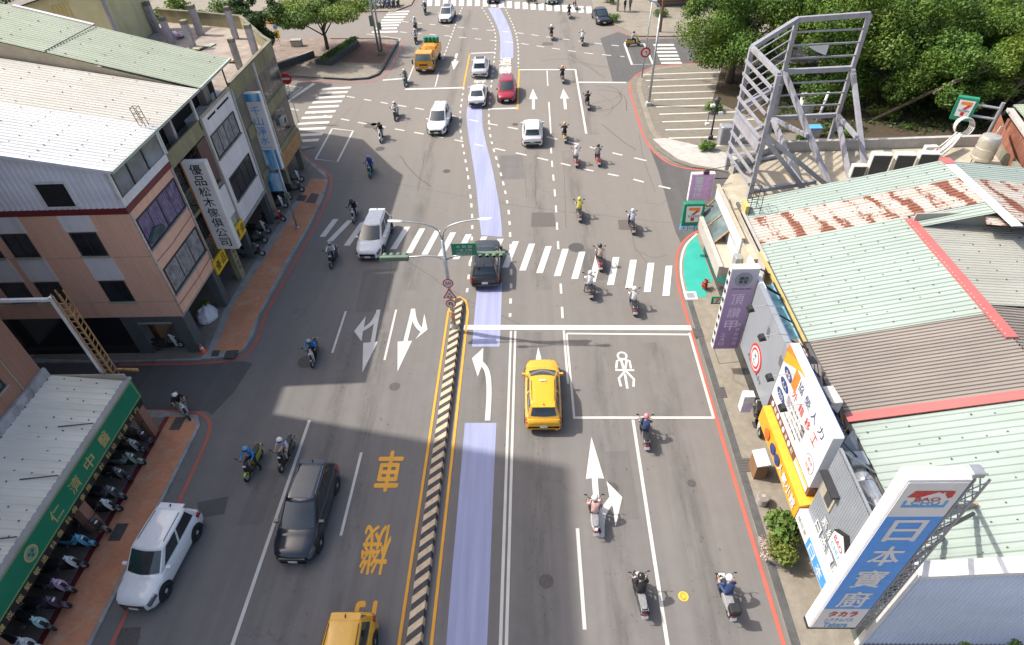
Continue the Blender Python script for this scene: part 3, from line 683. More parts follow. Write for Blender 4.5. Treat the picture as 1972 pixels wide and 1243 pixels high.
# lettering on the road (read from the other end of the street)
def road_text(ch, c, wd, hd, mat, flip=True, shear=0.0, bold=0.02):
    m = MB(); p = G(*c); rr = Vector((-1, 0, 0)) if flip else Vector((1, 0, 0)); uu = Vector((0, -1, 0)) if flip else Vector((0, 1, 0))
    put_text(m, ch, (p.x, p.y, Z3), rr, uu, wd, hd, bold, 0.0, shear); return m.build('road_lettering', mat, road)
road_text('車', (749, 907), 1.15, 2.25, 'yellow_paint'); road_text('機', (723, 1058), 1.2, 2.25, 'yellow_paint', bold=.009)
road_text('行', (697, 1215), 1.2, 2.25, 'yellow_paint'); road_text('禁', (660, 1400), 1.2, 2.25, 'yellow_paint')
road_text('迴', (973, 119), 1.35, 2.6, 'white_paint', False); road_text('轉', (973, 136), 1.35, 2.6, 'white_paint', False)
road_text('轉', (925, 153), 1.3, 2.4, 'old_white', True)
# manholes, patches, marks
def disc(c, r, mat, name, z=Z2, n=20):
    p = G(*c); m = MB(); m.poly([(p.x+math.cos(2*math.pi*i/n)*r, p.y+math.sin(2*math.pi*i/n)*r, z) for i in range(n)]); return m.build(name, mat, road)
for c_, r in (((1110, 477), 0.55), ((732, 287), 0.42), ((1332, 931), 0.2), ((590, 697), 0.5), ((720, 240), 0.3), ((992, 240), 0.3)): disc(c_, r, 'manhole', 'manhole_cover')
disc((1316, 1149), 0.2, 'sign_yellow', 'survey_mark', Z3)
m_ = ring((1316, 1149), 0.13, 0.05); m_.v = [(x, y, Z4) for x, y, z in m_.v]; m_.build('survey_mark_ring', 'orange_rust', road)
area([(1024, 410), (1067, 410), (1071, 437), (1023, 437)], 'patch_brown', 'asphalt_patch', Z2)
area([(1190, 424), (1216, 423), (1222, 443), (1192, 443)], 'patch_brown', 'asphalt_patch', Z2)
area([(1045, 82), (1064, 82), (1066, 88), (1044, 88)], 'patch_brown', 'asphalt_patch', Z2)
area([(705, 236), (728, 238), (722, 248), (700, 246)], 'patch_brown', 'asphalt_patch', Z2)
area([(228, 1210), (272, 1208), (262, 1260), (222, 1260)], 'manhole', 'drain_cover', Z2)
for q in ([(1165, 870), (1210, 868), (1232, 1000), (1180, 1003)], [(700, 520), (760, 518), (748, 600), (684, 602)], [(960, 300), (1008, 298), (1012, 345), (964, 346)], [(1120, 480), (1165, 478), (1172, 540), (1124, 541)], [(500, 905), (545, 902), (505, 1010), (455, 1012)]):
    area(q, 'asphalt_mid', 'asphalt_patch', Z1 + .0006)
for c_, r in (((1180, 940), 0.28), ((1052, 1120), 0.3), ((760, 745), 0.3), ((860, 330), 0.32)): disc(c_, r, 'manhole', 'manhole_cover')
# sealed cracks and seams
rs = random.Random(4)
def crack(pts, wd=0.03): 
    P = resample(smooth_poly(GP(pts), 2), 0.5)
    P = [p + Vector((rs.uniform(-.05, .05), rs.uniform(-.05, .05), 0)) for p in P]
    return strip(P, wd, Z1+0.001)
ck = MB()
for pl in ([(640, 350), (760, 352), (900, 380), (1000, 398), (1290, 430)], [(720, 470), (800, 510), (880, 570), (1000, 625)], [(1085, 310), (1088, 400), (1090, 440)],
           [(1230, 260), (1240, 310), (1262, 370)], [(1120, 120), (1160, 128), (1190, 140), (1195, 160)], [(1150, 180), (1185, 200), (1170, 225), (1140, 222)],
           [(1140, 200), (1190, 190), (1200, 170)], [(1105, 110), (1150, 140), (1178, 170)], [(820, 290), (812, 330), (805, 370)], [(1012, 290), (1014, 380)], [(1030, 320), (1032, 400)],
           [(1220, 480), (1260, 500), (1285, 490)], [(1215, 440), (1222, 480), (1250, 510)], [(1240, 390), (1275, 395), (1290, 380)], [(560, 205), (605, 152)], [(640, 245), (680, 205)],
           [(760, 470), (745, 570), (720, 680)], [(1100, 90), (1140, 100), (1170, 98), (1190, 110)], [(1040, 110), (1090, 102), (1130, 115)]):
    q = crack(pl); ck.add(q.v, q.f)
tag(ck.build('sealed_crack', 'seal_line', road), kind='stuff')
# oil-darkened middles of the lanes
def oil(x0, x1, ya, yb, wd):
    n = 24; m = MB(); V = []
    for i in range(n+1): y = lerp_(ya, yb, i/n); x = lerp_(x0, x1, i/n); V += [(x-wd/2, y, Z1+.0016), (x+wd/2, y, Z1+.0016)]
    m.add(V, [(2*i, 2*i+1, 2*i+3, 2*i+2) for i in range(n)]); o = m.build('oil_streak', 'oil_stain', road)
    uv = o.data.uv_layers.new(name='UVMap'); vi = [l.vertex_index for l in o.data.loops]
    for k, v in enumerate(vi): uv.data[k].uv = (v % 2, (v//2)/n)
lerp_ = lambda a, b, t: a+(b-a)*t
for pa, pb, wd in (((1048, 1260), (1030, 640), 1.5), ((1205, 1260), (1152, 660), 1.6), ((1390, 1260), (1260, 660), 1.8), ((905, 1260), (935, 640), 1.2), ((1042, 560), (1030, 290), 1.5), ((1150, 560), (1095, 290), 1.6),
                   ((640, 1260), (735, 640), 1.4), ((545, 1260), (680, 640), 1.5), ((790, 560), (835, 230), 1.5), ((1140, 260), (1080, 20), 1.5), ((860, 230), (905, 20), 1.3)):
    a, b = G(*pa), G(*pb); oil(a.x, b.x, a.y, b.y, wd)
# faint dark skid arcs left by turning tyres
sk = MB()
for pl in ([(1145, 165), (1190, 168), (1200, 195), (1170, 215), (1135, 210)], [(1150, 172), (1205, 180), (1208, 215)], [(1095, 105), (1140, 130), (1185, 128)], [(1040, 118), (1085, 112), (1130, 125), (1165, 150)],
           [(1160, 240), (1190, 265), (1225, 290)], [(770, 300), (790, 330), (830, 360)]):
    q = crack(pl, 0.09); sk.add(q.v, q.f)
tag(sk.build('skid_mark', 'patch_brown', road), kind='stuff')
# ------------------------------------------------------------------ pavements
def pavement(name, pts, mat, h=0.12, kerbw=0.0, px=True):
    P = [(p.x, p.y) for p in GP(pts)] if px else pts
    m = MB(); m.prism(P, -0.01, h); return struct(name, m, mat)
# left: near strip in front of the green-fronted arcade
pavement('pavement_left_near', [(-26, -6), (-17.45, -6), (-17.45, 12), (-17.5, 19.9), (-17.9, 20.55), (-20.0, 20.9), (-23.2, 20.9), (-26, 20.9)], 'kerb', 0.10, px=False)
walkL = bpy.data.objects['pavement_left_near']
m = MB(); m.prism([(-19.35, -6), (-17.62, -6), (-17.62, 12), (-17.66, 19.7), (-18.0, 20.35), (-19.35, 20.5)], 0.05, 0.114); m.build('brick_strip', 'brick_paving', walkL)
m = MB(); m.prism([(-26, -6), (-19.62, -6), (-19.62, 20.4), (-26, 20.4)], 0.05, 0.118); m.build('arcade_floor', 'arcade_floor', walkL)
m = MB(); m.prism([(-19.6, -6), (-19.37, -6), (-19.37, 20.45), (-19.6, 20.45)], 0.05, 0.122); m.build('edge_strip', 'maroon', walkL)
for c_ in ((228, 1025), (342, 816)):
    p = G(*c_, 0.114); m = MB(); m.box(p.x-0.28, p.y-0.42, 0.1, p.x+0.28, p.y+0.42, 0.12); m.build('drain_cover', 'manhole', walkL)
line([(-16.62, -6), (-16.66, 9.2), (-16.75, 18.5), (-16.95, 19.9), (-17.5, 20.6), (-18.5, 20.88), (-21.5, 21.0)], 0.16, 'red_paint', 'kerb_line', px=False, sm=True)
# left: beside the peach, white and mossy houses
edge = [(572, 292), (598, 313), (628, 335), (632, 352), (622, 385), (596, 440), (562, 500), (528, 560), (500, 610), (488, 650), (470, 676), (436, 690), (380, 696), (200, 700)]
pts = edge + [(60, 720), (60, 600), (300, 400), (470, 300), (540, 280)]
pe = [(p.x, p.y) for p in GP(edge)]
pavement('pavement_left_far', pe + [(-45, 24.7), (-45, 55), (-19.9, 52)], 'kerb', 0.12, px=False)
walkF = bpy.data.objects['pavement_left_far']
def on_walk(pts, mat, name, z0, z1, par):
    m = MB(); m.prism([(p.x, p.y) for p in [G(*q, z1) for q in pts]], z0, z1); return m.build(name, mat, par)
on_walk([(632, 346), (598, 346), (560, 420), (505, 505), (448, 590), (414, 676), (467, 674), (480, 640), (512, 575), (548, 505), (585, 440), (612, 385)], 'brick_paving', 'brick_strip', 0.05, 0.134, walkF)
on_walk([(615, 395), (600, 392), (545, 480), (495, 560), (498, 580), (530, 530), (575, 462)], 'brick_paving', 'brick_strip', 0.05, 0.138, walkF)
on_walk([(575, 295), (630, 345), (600, 344), (545, 420), (490, 505), (430, 600), (400, 676), (385, 690), (200, 695), (60, 690), (330, 420), (520, 300)], 'arcade_floor', 'arcade_floor', 0.05, 0.128, walkF)
for q in ([(576, 376), (592, 377), (586, 388), (570, 386)], [(600, 372), (615, 374), (606, 392), (588, 390)], [(410, 675), (424, 675), (420, 686), (406, 686)], [(436, 676), (460, 674), (452, 690), (430, 690)]):
    on_walk(q, 'manhole', 'drain_cover', 0.1, 0.142, walkF)
line([(576, 291), (604, 312), (636, 336), (640, 350), (632, 382), (605, 440), (570, 503), (535, 563), (508, 614), (497, 655), (478, 684), (440, 697), (380, 701), (230, 703)], 0.17, 'red_paint', 'kerb_line', sm=True)
# left top: corner plaza
pe = [(-31, 71.0), (-27.4, 70.2), (-23.4, 69.3), (-20.3, 68.55), (-18.3, 68.75), (-17.4, 69.8), (-17.1, 72), (-16.9, 80.2), (-17.1, 81.8), (-18.2, 82.3), (-26, 83.2), (-34, 84.2)]
pavement('pavement_plaza', pe + [(-36, 94), (-52, 94), (-52, 50), (-36, 50), (-32.5, 60)], 'plaza_paving', 0.14, px=False)
plaza = bpy.data.objects['pavement_plaza']
m = MB(); m.prism([(-27.2, 70.4), (-20.3, 68.75), (-18.4, 69.0), (-17.6, 70.0), (-17.4, 73), (-22, 74), (-27.4, 73.2)], 0.1, 0.150); m.build('corner_slab', 'walk_concrete', plaza)
m = MB(); m.prism([(-22.6, 74.2), (-17.5, 73.4), (-17.2, 80.0), (-22.8, 81.8)], 0.1, 0.152); m.build('earth_patch', 'red_earth', plaza)
for a, b in zip(pe[2:], pe[3:-1]):
    m = MB(); m.bar((a[0], a[1], 0.10), (b[0], b[1], 0.10), 0.2, 0.2); m.build('kerb_stone', 'dark_kerb', plaza)
line([(-36, 69.3), (-27.4, 69.4), (-23.4, 68.5), (-20.2, 67.75), (-17.6, 68.05), (-16.6, 69.4), (-16.3, 72), (-16.2, 80.5), (-16.6, 82.3), (-20, 83.2), (-28, 84.2)], 0.35, 'faded_red', 'kerb_line', px=False, sm=True)
line([(706, 66), (771, 75), (760, 90)], 0.15, 'white_paint')
# right: pavement along the shops
pe = [G(*p) for p in ((1512, 1243), (1376, 800), (1312, 575))]
pavement('pavement_right', [(9.2, -6), (9.2, 29.3), (9.35, 31.0), (9.6, 33.0), (10.3, 35.3), (11.6, 36.7), (14, 37.4), (30, 37.4), (30, -6)], 'walk_concrete', 0.10, px=False)
walkR = bpy.data.objects['pavement_right']
m = MB(); m.prism([(9.21, -6), (9.55, -6), (9.55, 29.2), (9.21, 29.2)], 0.05, 0.106); m.build('gutter_strip', 'dark_kerb', walkR)
m = MB()
V = [(9.42, 29.5), (9.45, 31.2), (9.75, 33.2), (10.35, 35.0), (11.2, 36.2), (11.25, 34.4), (11.2, 31.0), (10.6, 30.6), (10.5, 29.5)]
m.prism(V, 0.05, 0.110); m.build('green_surface', 'green_paint', walkR)
P = smooth_poly([Vector((x, y, 0)) for x, y in ((9.22, 29.3), (9.25, 31.1), (9.55, 33.2), (10.2, 35.1), (11.3, 36.45))])
strip(P, 0.14, 0.114).build('edge_line', 'white_paint', walkR)
line([(9.0, -6), (8.97, 9), (8.92, 20), (8.97, 29.3), (9.02, 31.2), (9.3, 33.3), (9.9, 35.3), (11.2, 36.85), (13, 37.5)], 0.17, 'red_paint', 'kerb_line', px=False, sm=True)
for c_ in ((1345, 641), (1388, 756), (1436, 896)):
    p = G(*c_, 0.1); m = MB()
    m.box(p.x-0.26, p.y-0.38, 0.08, p.x+0.26, p.y+0.38, 0.107); g = m.build('drain_cover', 'manhole', walkR)
    m = MB()
    for k in range(5): m.box(p.x-0.22, p.y-0.32+k*0.15, 0.1, p.x+0.22, p.y-0.25+k*0.15, 0.113)
    sub('grating', m, 'gutter', g)
# right far: parking court
pe = [(10.3, 65.7), (13.2, 69.2), (16.4, 69.75), (40, 70), (75, 71), (75, 44), (26, 43.4), (18, 43.8), (15.2, 45.4), (12.9, 46.2), (11.6, 47.3), (10.55, 49.4), (10.1, 52), (10.15, 58)]
pavement('parking_court', pe, 'parking', 0.12, px=False)
park = bpy.data.objects['parking_court']
P = smooth_poly([Vector((x, y, 0)) for x, y in ((16.4, 69.2), (13.4, 68.8), (10.9, 65.6), (10.75, 58), (10.7, 52.6), (11.4, 50.8))])
strip(P, 0.45, 0.126).build('kerb_strip', 'walk_concrete', park)
m = MB(); m.prism([(10.5, 51.5), (11.1, 49.6), (12.0, 47.6), (13.2, 46.5), (16, 45.2), (18.5, 44.6), (16.5, 48.2), (13.5, 50.4), (11.6, 51.6)], 0.08, 0.13); m.build('corner_slab', 'white_render', park)
for k in range(11):
    y = 66.9 - 1.72*k
    line_ = MB(); line_.box(11.9 - 0.2*(k < 1), y, 0.1, 19.5 + (1.5 if k < 8 else 0), y+0.22, 0.127 + 0.0005*k); line_.build('bay_line', 'white_paint', park)
line([(15.4, 45.6), (12.7, 45.95), (11.2, 46.9), (10.25, 49.2), (9.8, 52), (9.85, 58), (10.0, 65.8), (13.0, 69.6), (16.4, 70.15), (24, 70.3)], 0.2, 'red_paint', 'kerb_line', px=False, sm=True)
# right top: far corner
pe = [(8.7, 93), (9.3, 88), (11, 84.5), (13.1, 80.0), (16.7, 79.5), (40, 80), (75, 82), (75, 130), (9.2, 130)]
pavement('pavement_far_right', pe, 'walk_concrete', 0.14, px=False)
line([(8.1, 95), (8.7, 88), (10.3, 84), (12.8, 79.4), (16.7, 78.9), (24, 79)], 0.3, 'faded_red', 'kerb_line', px=False, sm=True)
# left top: far pavement beyond the second side street
pavement('pavement_far_left', [(-60, 97), (-26, 95.5), (-19.5, 95.0), (-17.6, 98), (-17.4, 130), (-60, 130)], 'walk_concrete', 0.14, px=False)
line([(-60, 96.4), (-26, 94.9), (-19.3, 94.4), (-17.0, 97.6), (-16.8, 120)], 0.3, 'faded_red', 'kerb_line', px=False, sm=True)
# ------------------------------------------------------------------ striped median kerb
md = thing('median_barrier', 'long low median kerb painted in black and cream diagonal stripes', 'barrier', (-4.85, 18, 0), world=True)
xl, xr, h = -5.18, -4.55, 0.30
m = MB(); m.loft([[(xl, y, 0), (xl+0.05, y, h), (xr-0.05, y, h), (xr, y, 0)] for y in (-6.0, 5, 15, 25, 29.2)] + [[(xl+0.1, 29.6, 0), (xl+0.13, 29.6, h), (xr-0.13, 29.6, h), (xr-0.1, 29.6, 0)]])
m.build('kerb', 'barrier_black', md)
y = 4.0
while y < 29.2:
    m = MB(); e = 0.006; d = 0.46; t_ = 0.31
    m.add([(xl-e, y, 0.03), (xl-e, y+t_, 0.03), (xl+0.05-e, y, h+e), (xl+0.05-e, y+t_, h+e), (xr-0.05+e, y+d, h+e), (xr-0.05+e, y+d+t_, h+e), (xr+e, y+d, 0.03), (xr+e, y+d+t_, 0.03)],
          [(0, 1, 3, 2), (2, 3, 5, 4), (4, 5, 7, 6)]); m.build('painted_stripe', 'barrier_cream', md); y += 0.60
line([(-5.46, -6), (-5.44, 28.6), (-5.25, 29.7), (-4.86, 30.1), (-4.45, 29.7), (-4.22, 28.6), (-4.2, -6)], 0.13, 'yellow_paint', 'median_line', Z4+.004, px=False)
# ------------------------------------------------------------------ cars
def lerp(a, b, t): return a + (b-a)*t
class Car:
    def __init__(s, L=4.6, W=1.85, H=1.68, kind='suv'):
        s.L, s.W, s.H, s.kind = L, W, H, kind
        hw = W/2; f = L/2; suv = kind in ('suv', 'box')
        s.zb = 1.0*H/1.68 if suv else 0.92
        hood = s.zb - (0.06 if suv else 0.10)
        s.w0 = f - (0.245 if kind == 'box' else 0.225)*L; s.w1 = s.w0 - (0.78 if kind == 'box' else 1.02)
        s.r0 = -f + (0.13 if suv else 0.60); s.r1 = s.r0 + (0.24 if kind == 'box' else (0.36 if suv else 0.66))
        zt = s.zb
        s.st = [(f, .58, .36, .60), (f-.05, .74, .26, .69), (f-.16, .87, .21, hood-.15), (f-.45, .965, .19, hood-.06), (f-.9, .99, .19, hood), (s.w0+.05, 1, .19, zt),
                (0, 1, .19, zt), (-f+.75, .995, .19, zt+.01), (-f+.32, .98, .20, zt if suv else zt+.01), (-f+.14, .95, .22, zt-.0 if suv else zt-.02), (-f+.04, .90, .28, zt-.08), (-f, .82, .38, zt-.20)]
        s.hw = hw
    def half(s, y):
        st = s.st
        for a, b in zip(st[:-1], st[1:]):
            if a[0] >= y >= b[0]:
                t = (a[0]-y)/(a[0]-b[0]); q = [lerp(a[i], b[i], t) for i in range(4)]; break
        else: q = st[0] if y > st[0][0] else st[-1]
        h = q[1]*s.hw; zb, zt = q[2], q[3]
        return [(h*.78, zb), (h*.965, zb+.09), (h, zb+.27), (h*1.0, zt-.30), (h*.975, zt-.16), (h*.92, zt-.05), (h*.82, zt), (h*.42, zt+.035), (0, zt+.045)]
    def P(s, y, k, side, off=0.0):
        H = s.half(y); i = min(int(k), len(H)-2); t = k-i
        x = lerp(H[i][0], H[i+1][0], t); z = lerp(H[i][1], H[i+1][1], t)
        dx, dz = H[i+1][0]-H[i][0], H[i+1][1]-H[i][1]; l = math.hypot(dx, dz) or 1
        return ((x + dz/l*off)*side, y, z - dx/l*off)
    def patch(s, ys, k0, k1, side, off=0.008, nk=3):
        m = MB(); R_ = [[s.P(y, lerp(k0, k1, j/nk), side, off) for j in range(nk+1)] for y in ys]
        m.loft(R_, closed=False); return m
    def cabin(s):
        hw = s.hw; z0 = s.zb+.02; z1 = s.H-.07
        nb = 4
        tw = .78 if s.kind == 'box' else .71
        def ringpts(zz, wf, wr, yf, yr, bf, br):
            P_ = []
            for i in range(nb+1): t = i/nb*2-1; P_.append((wf*-t, yf - bf*t*t, zz))            # front edge right->left
            for i in range(1, 4): t = i/4; P_.append((-lerp(wf, wr, t) - .03*math.sin(math.pi*t), lerp(yf-bf, yr+br, t), zz))
            for i in range(nb+1): t = i/nb*2-1; P_.append((wr*t, yr + br*t*t, zz))
            for i in range(1, 4): t = i/4; P_.append((lerp(wr, wf, t) + .03*math.sin(math.pi*t), lerp(yr+br, yf-bf, t), zz))
            return P_
        s.B = ringpts(z0, .84*hw, .84*hw, s.w0, s.r0, .16, .08); s.T = ringpts(z1, tw*hw, (tw-.05)*hw, s.w1, s.r1, .10, .07)
        s.nb = nb
    def face(s, idx, u, v, off):
        """idx: list of ring indices along the face; u in 0..1"""
        x = u*(len(idx)-1); i = min(int(x), len(idx)-2); t = x-i
        b = Vector(s.B[idx[i]]).lerp(Vector(s.B[idx[i+1]]), t); tp = Vector(s.T[idx[i]]).lerp(Vector(s.T[idx[i+1]]), t)
        p = b.lerp(tp, v); c = Vector((0, (s.w0+s.r0)/2, p.z))
        du = Vector(s.B[idx[i+1]]) - Vector(s.B[idx[i]]); n = du.cross(tp-b).normalized()
        if n.dot(p-c) < 0: n = -n
        return p + n*off
    def pane(s, idx, u0, u1, v0, v1, off=0.012, nu=6, skew=0.0):
        m = MB(); R_ = []
        for j in range(3):
            v = lerp(v0, v1, j/2); R_.append([tuple(s.face(idx, lerp(u0, u1, i/nu) + skew*(v-v0), v, off)) for i in range(nu+1)])
        m.loft(R_, closed=False); return m
def wheel_mesh(r, wd):
    k = ('wheel', round(r, 3), round(wd, 3))
    if k in _MESH: return _MESH[k]
    m = MB(); m.lathe([(r*.60, -wd*.3), (r*.66, -wd/2), (r*.93, -wd/2), (r, -wd*.32), (r, wd*.32), (r*.93, wd/2), (r*.66, wd/2), (r*.60, wd*.3)], 20, ax='x', cap=False)
    t = m.mesh('tyre', 'rubber', 40)
    m = MB()
    m.lathe([(r*.10, -wd*.40), (r*.64, -wd*.36), (r*.64, wd*.36), (r*.10, wd*.40)], 20, ax='x')
    m.mi = 1
    for sgn in (1, -1):
        for i in range(5):
            a = 2*math.pi*i/5 + .3; b = a + 2*math.pi/10
            x = sgn*wd*.43
            m.add([(x, r*.24*math.cos(b-.2), r*.24*math.sin(b-.2)), (x, r*.55*math.cos(b-.26), r*.55*math.sin(b-.26)), (x, r*.55*math.cos(b+.26), r*.55*math.sin(b+.26)), (x, r*.24*math.cos(b+.2), r*.24*math.sin(b+.2))], [(0, 1, 2, 3)])
    q = m.mesh('rim', ['rim', 'black'], 30)
    _MESH[k] = (t, q); return _MESH[k]
_MESH = {}
def fit(bbox, rz, L, W, H):
    """ground position whose body box projects onto the given picture box (centre match)"""
    cx, cy = (bbox[0]+bbox[2])/2, (bbox[1]+bbox[3])/2
    p = G(cx, cy)
    hull = [(sx*W/2*.97, sy*L/2*.97, z) for sx in (-1, 1) for sy in (-1, 1) for z in (0.12, H*.5)] + [(sx*W*.36, sy*L*.30, H) for sx in (-1, 1) for sy in (-1, 1)]
    for _ in range(8):
        c_, s_ = math.cos(rz), math.sin(rz)
        q = [PJ((p.x + x*c_ - y*s_, p.y + x*s_ + y*c_, z)) for x, y, z in hull]
        ex = cx - (min(a for a, b in q)+max(a for a, b in q))/2; ey = cy - (min(b for a, b in q)+max(b for a, b in q))/2
        k = PJ(p); p = G(k[0]+ex, k[1]+ey)
    return p
def build_car(name, label, cat, paint_, bbox=None, rz=0.0, L=4.6, W=1.85, H=1.68, kind='suv', loc=None, group=None, sunroof=False, glassroof=False, taxi=False, rails=True, front_text=None, dark_hood=False, clad=True, plate='plate'):
    c = Car(L, W, H, kind); c.cabin(); hw = W/2; f = L/2
    p = loc if loc is not None else fit(bbox, rz, L, W, H)
    o = thing(name, label, cat, (p[0], p[1], 0), rz, group)
    m = MB(); rings = []
    ys = sorted(set([q[0] for q in c.st] + [f-.28, f-.65, f-1.2, 0.6, -0.6]), reverse=True)
    for y in ys:
        h = c.half(y); rings.append([(x, y, z) for x, z in h] + [(-x, y, z) for x, z in h[-2::-1]])
    m.loft(rings); body = m.build('body', paint_, o, 35)
    # cabin shell
    m = MB(); N = len(c.B)
    def inset(R_, k, dz): 
        cx = 0; cy = (c.w1+c.r1)/2
        return [((x-cx)*(1-k), cy+(y-cy)*(1-k*0.55), z+dz) for x, y, z in R_]
    m.loft([c.B, c.T, inset(c.T, .05, .045), inset(c.T, .18, .068), inset(c.T, .55, .082)])
    m.build('cabin', paint_, o, 40)
    nb = c.nb; Fi = list(range(0, nb+1)); Li = list(range(nb, nb+5)); Ri = list(range(nb+4, 2*nb+5)); Qi = list(range(2*nb+4, 2*nb+8)) + [0]
    c.pane(Fi, .04, .96, .04, .97).build('windshield', 'car_glass', o, True)
    c.pane(Ri, .08, .92, .22 if kind == 'suv' else .12, .92).build('rear_window', 'car_glass', o, True)
    for idx, rev in ((Li, False), (Qi, True)):
        segs = ((.10, .46), (.51, .93)) if kind != 'sedan' else ((.12, .48), (.52, .90))
        for a, b in segs:
            u0, u1 = (a, b) if not rev else (1-b, 1-a)
            c.pane(idx, u0, u1, .05, .95, 0.012).build('side_window', 'car_glass', o, True)
    # roof rails, sunroof, aerial
    zt = H-.02
    if rails and kind != 'sedan':
        for sx in (-1, 1):
            m = MB(); m.path([(sx*.64*hw, c.w1-.30, zt-.03), (sx*.635*hw, c.w1-.45, zt+.03), (sx*.60*hw, c.r1+.35, zt+.03), (sx*.595*hw, c.r1+.20, zt-.03)], .014, 6); m.build('roof_rail', 'black' if paint_ not in ('car_dark',) else 'steel_grey', o, True)
    if sunroof or glassroof:
        y0, y1 = (c.w1-.15, c.r1+.3) if glassroof else (c.w1-.2, c.w1-.95)
        m = MB(); x = .50*hw
        m.loft([[(-x, y, zt+.036), (-x*.5, y, zt+.046), (x*.5, y, zt+.046), (x, y, zt+.036)] for y in (y0, (y0+y1)/2, y1)], closed=False); m.build('sunroof', 'car_glass', o, True)
    if kind != 'sedan':
        m = MB(); m.loft([[(-.62*hw, y, zt+z), (.62*hw, y, zt+z), (.60*hw, y, zt+z+.03), (-.60*hw, y, zt+z+.03)] for y, z in ((c.r1+.16, .0), (c.r1-.12, -.03))]); m.build('spoiler', paint_, o)
    m = MB(); m.bar((0, c.r1+.12, zt-.03), (0, c.r1-.02, zt+.10), .03, .05); m.build('aerial', 'black', o)
    # cladding and bumpers
    if clad and kind == 'suv':
        for sx in (-1, 1): c.patch([f-.4, f-.9, 0.5, -.5, -f+.5], 0.1, 1.35, sx, .010).build('sill', 'black', o, True)
    m = MB(); y = f+.004
    m.box(-.58*hw, y-.05, .46, .58*hw, y+.014, .64); m.build('grille', 'black_gloss', o)
    m = MB(); m.box(-.58*hw, f-.10, .22, .58*hw, f-.015, .36); m.build('lower_grille', 'black', o)
    m = MB(); m.box(-.62*hw, -f-.004, .30, .62*hw, -f+.10, .43); m.build('rear_valance', 'black', o)
    m = MB(); m.box(-.19, f+.014, .34, .19, f+.028, .48); m.build('license_plate', plate, o)
    m = MB(); m.box(-.19, -f-.02, .56, .19, -f-.004, .72); m.build('license_plate', plate, o)
    for sx in (-1, 1):
        c.patch([f-.06, f-.16, f-.32, f-.48], 3.5, 5.3, sx, .010).build('headlight', 'headlamp', o, True)
        c.patch([-f+.03, -f+.08, -f+.18, -f+.38], 3.3, 5.3, sx, .010).build('taillight', 'tail_red', o, True)
        mr = MB(); mr.loft([[(sx*(hw*.98+dx), c.w0-.42+dy, s_z+c.zb+.06) for dy, s_z in ((-.07, -.06), (.05, -.05), (.05, .06), (-.07, .07))] for dx in (-.03, .06, .17)]); mr.build('mirror', paint_ if paint_ != 'car_dark' else 'black_gloss', o, 30)
    r = .355 if kind != 'sedan' else .325
    t, q = wheel_mesh(r, .23)
    for sy in (f-.90*L/4.6, -f+.88*L/4.6):
        for sx in (-1, 1):
            a = MB(); pts = []
            for i in range(13):
                an = math.pi*i/12; pts.append((sx*(hw*1.0+.004), sy+math.cos(an)*(r+.07), r+math.sin(an)*(r+.07)))
            pts += [(sx*(hw+.004), sy-(r+.07), .17), (sx*(hw+.004), sy+(r+.07), .17)]
            a.slab(pts if sx > 0 else pts[::-1], .16); a.build('wheel_arch', 'black', o)
            wh = link('wheel', t, o); wh.location = (sx*(hw-.085), sy, r); rm = link('rim', q, wh)
    if taxi:
        m = MB(); m.bbox(-.17, c.w1-.52, zt+.0, .17, c.w1-.42, zt+.11, .02); tl = m.build('taxi_light', 'sign_white', o)
        m = MB(); put_text(m, 'TAXI', (0, c.w1-.525, zt+.06), (1, 0, 0), (0, 0, 1), .2, .06, 0, .002); sub('lettering', m, 'sign_red', tl)
        m = MB(); put_text(m, 'TAXI', (0, c.w1-.415, zt+.06), (-1, 0, 0), (0, 0, 1), .2, .06, 0, .002); sub('lettering', m, 'sign_red', tl)
    if dark_hood:
        m = MB()
        R_ = [[c.P(y, k, 1, .007) for k in (7.1, 7.5, 8)] + [c.P(y, k, -1, .007) for k in (7.5, 7.1)] for y in (f-.40, f-.7, c.w0+.30)]
        m.loft(R_, closed=False); m.build('hood_panel', 'black_gloss', o, True)
    return o
PI = math.pi
build_car('suv_car', 'white boxy compact SUV parked askew on the red kerb line', 'car', 'car_white', (226, 970, 383, 1188), PI+math.radians(-5), 4.22, 1.79, 1.69, 'box', rails=True)
build_car('suv_car', 'dark blue-grey SUV with panoramic glass roof beside two scooters', 'car', 'car_dark', (524, 882, 653, 1098), PI+math.radians(-1), 4.63, 1.87, 1.68, 'suv', glassroof=True)
build_car('taxi_cab', 'yellow taxi cut off by the bottom edge of the picture', 'taxi', 'car_yellow', None, PI, 4.6, 1.85, 1.685, 'suv', loc=G(664, 1322), taxi=True)
build_car('taxi_cab', 'yellow taxi SUV waiting beside the scooter waiting box', 'taxi', 'car_yellow', (1010, 690, 1084, 833), math.radians(0), 4.6, 1.85, 1.685, 'suv', taxi=True)
build_car('suv_car', 'black SUV driving away over the crosswalk behind the street sign', 'car', 'car_black', (903, 457, 967, 554), math.radians(1), 4.75, 1.89, 1.68, 'suv', sunroof=True)
build_car('suv_car', 'white SUV driving onto the left end of the crosswalk', 'car', 'car_white', (688, 407, 752, 503), PI+math.radians(-2), 4.6, 1.85, 1.69, 'suv')
build_car('suv_car', 'white SUV in the junction below the yellow truck', 'car', 'car_white', (823, 196, 868, 264), PI+math.radians(-2), 4.6, 1.85, 1.69, 'suv')
build_car('suv_car', 'white crossover with dark rear window driving away under the up arrows', 'car', 'car_white', (1003, 223, 1048, 280), 0, 4.5, 1.84, 1.65, 'suv', rails=False)
build_car('sedan_car', 'white sedan waiting at the head of the lilac strip', 'car', 'car_white', (901, 158, 939, 205), math.radians(0), 4.65, 1.80, 1.45, 'sedan')
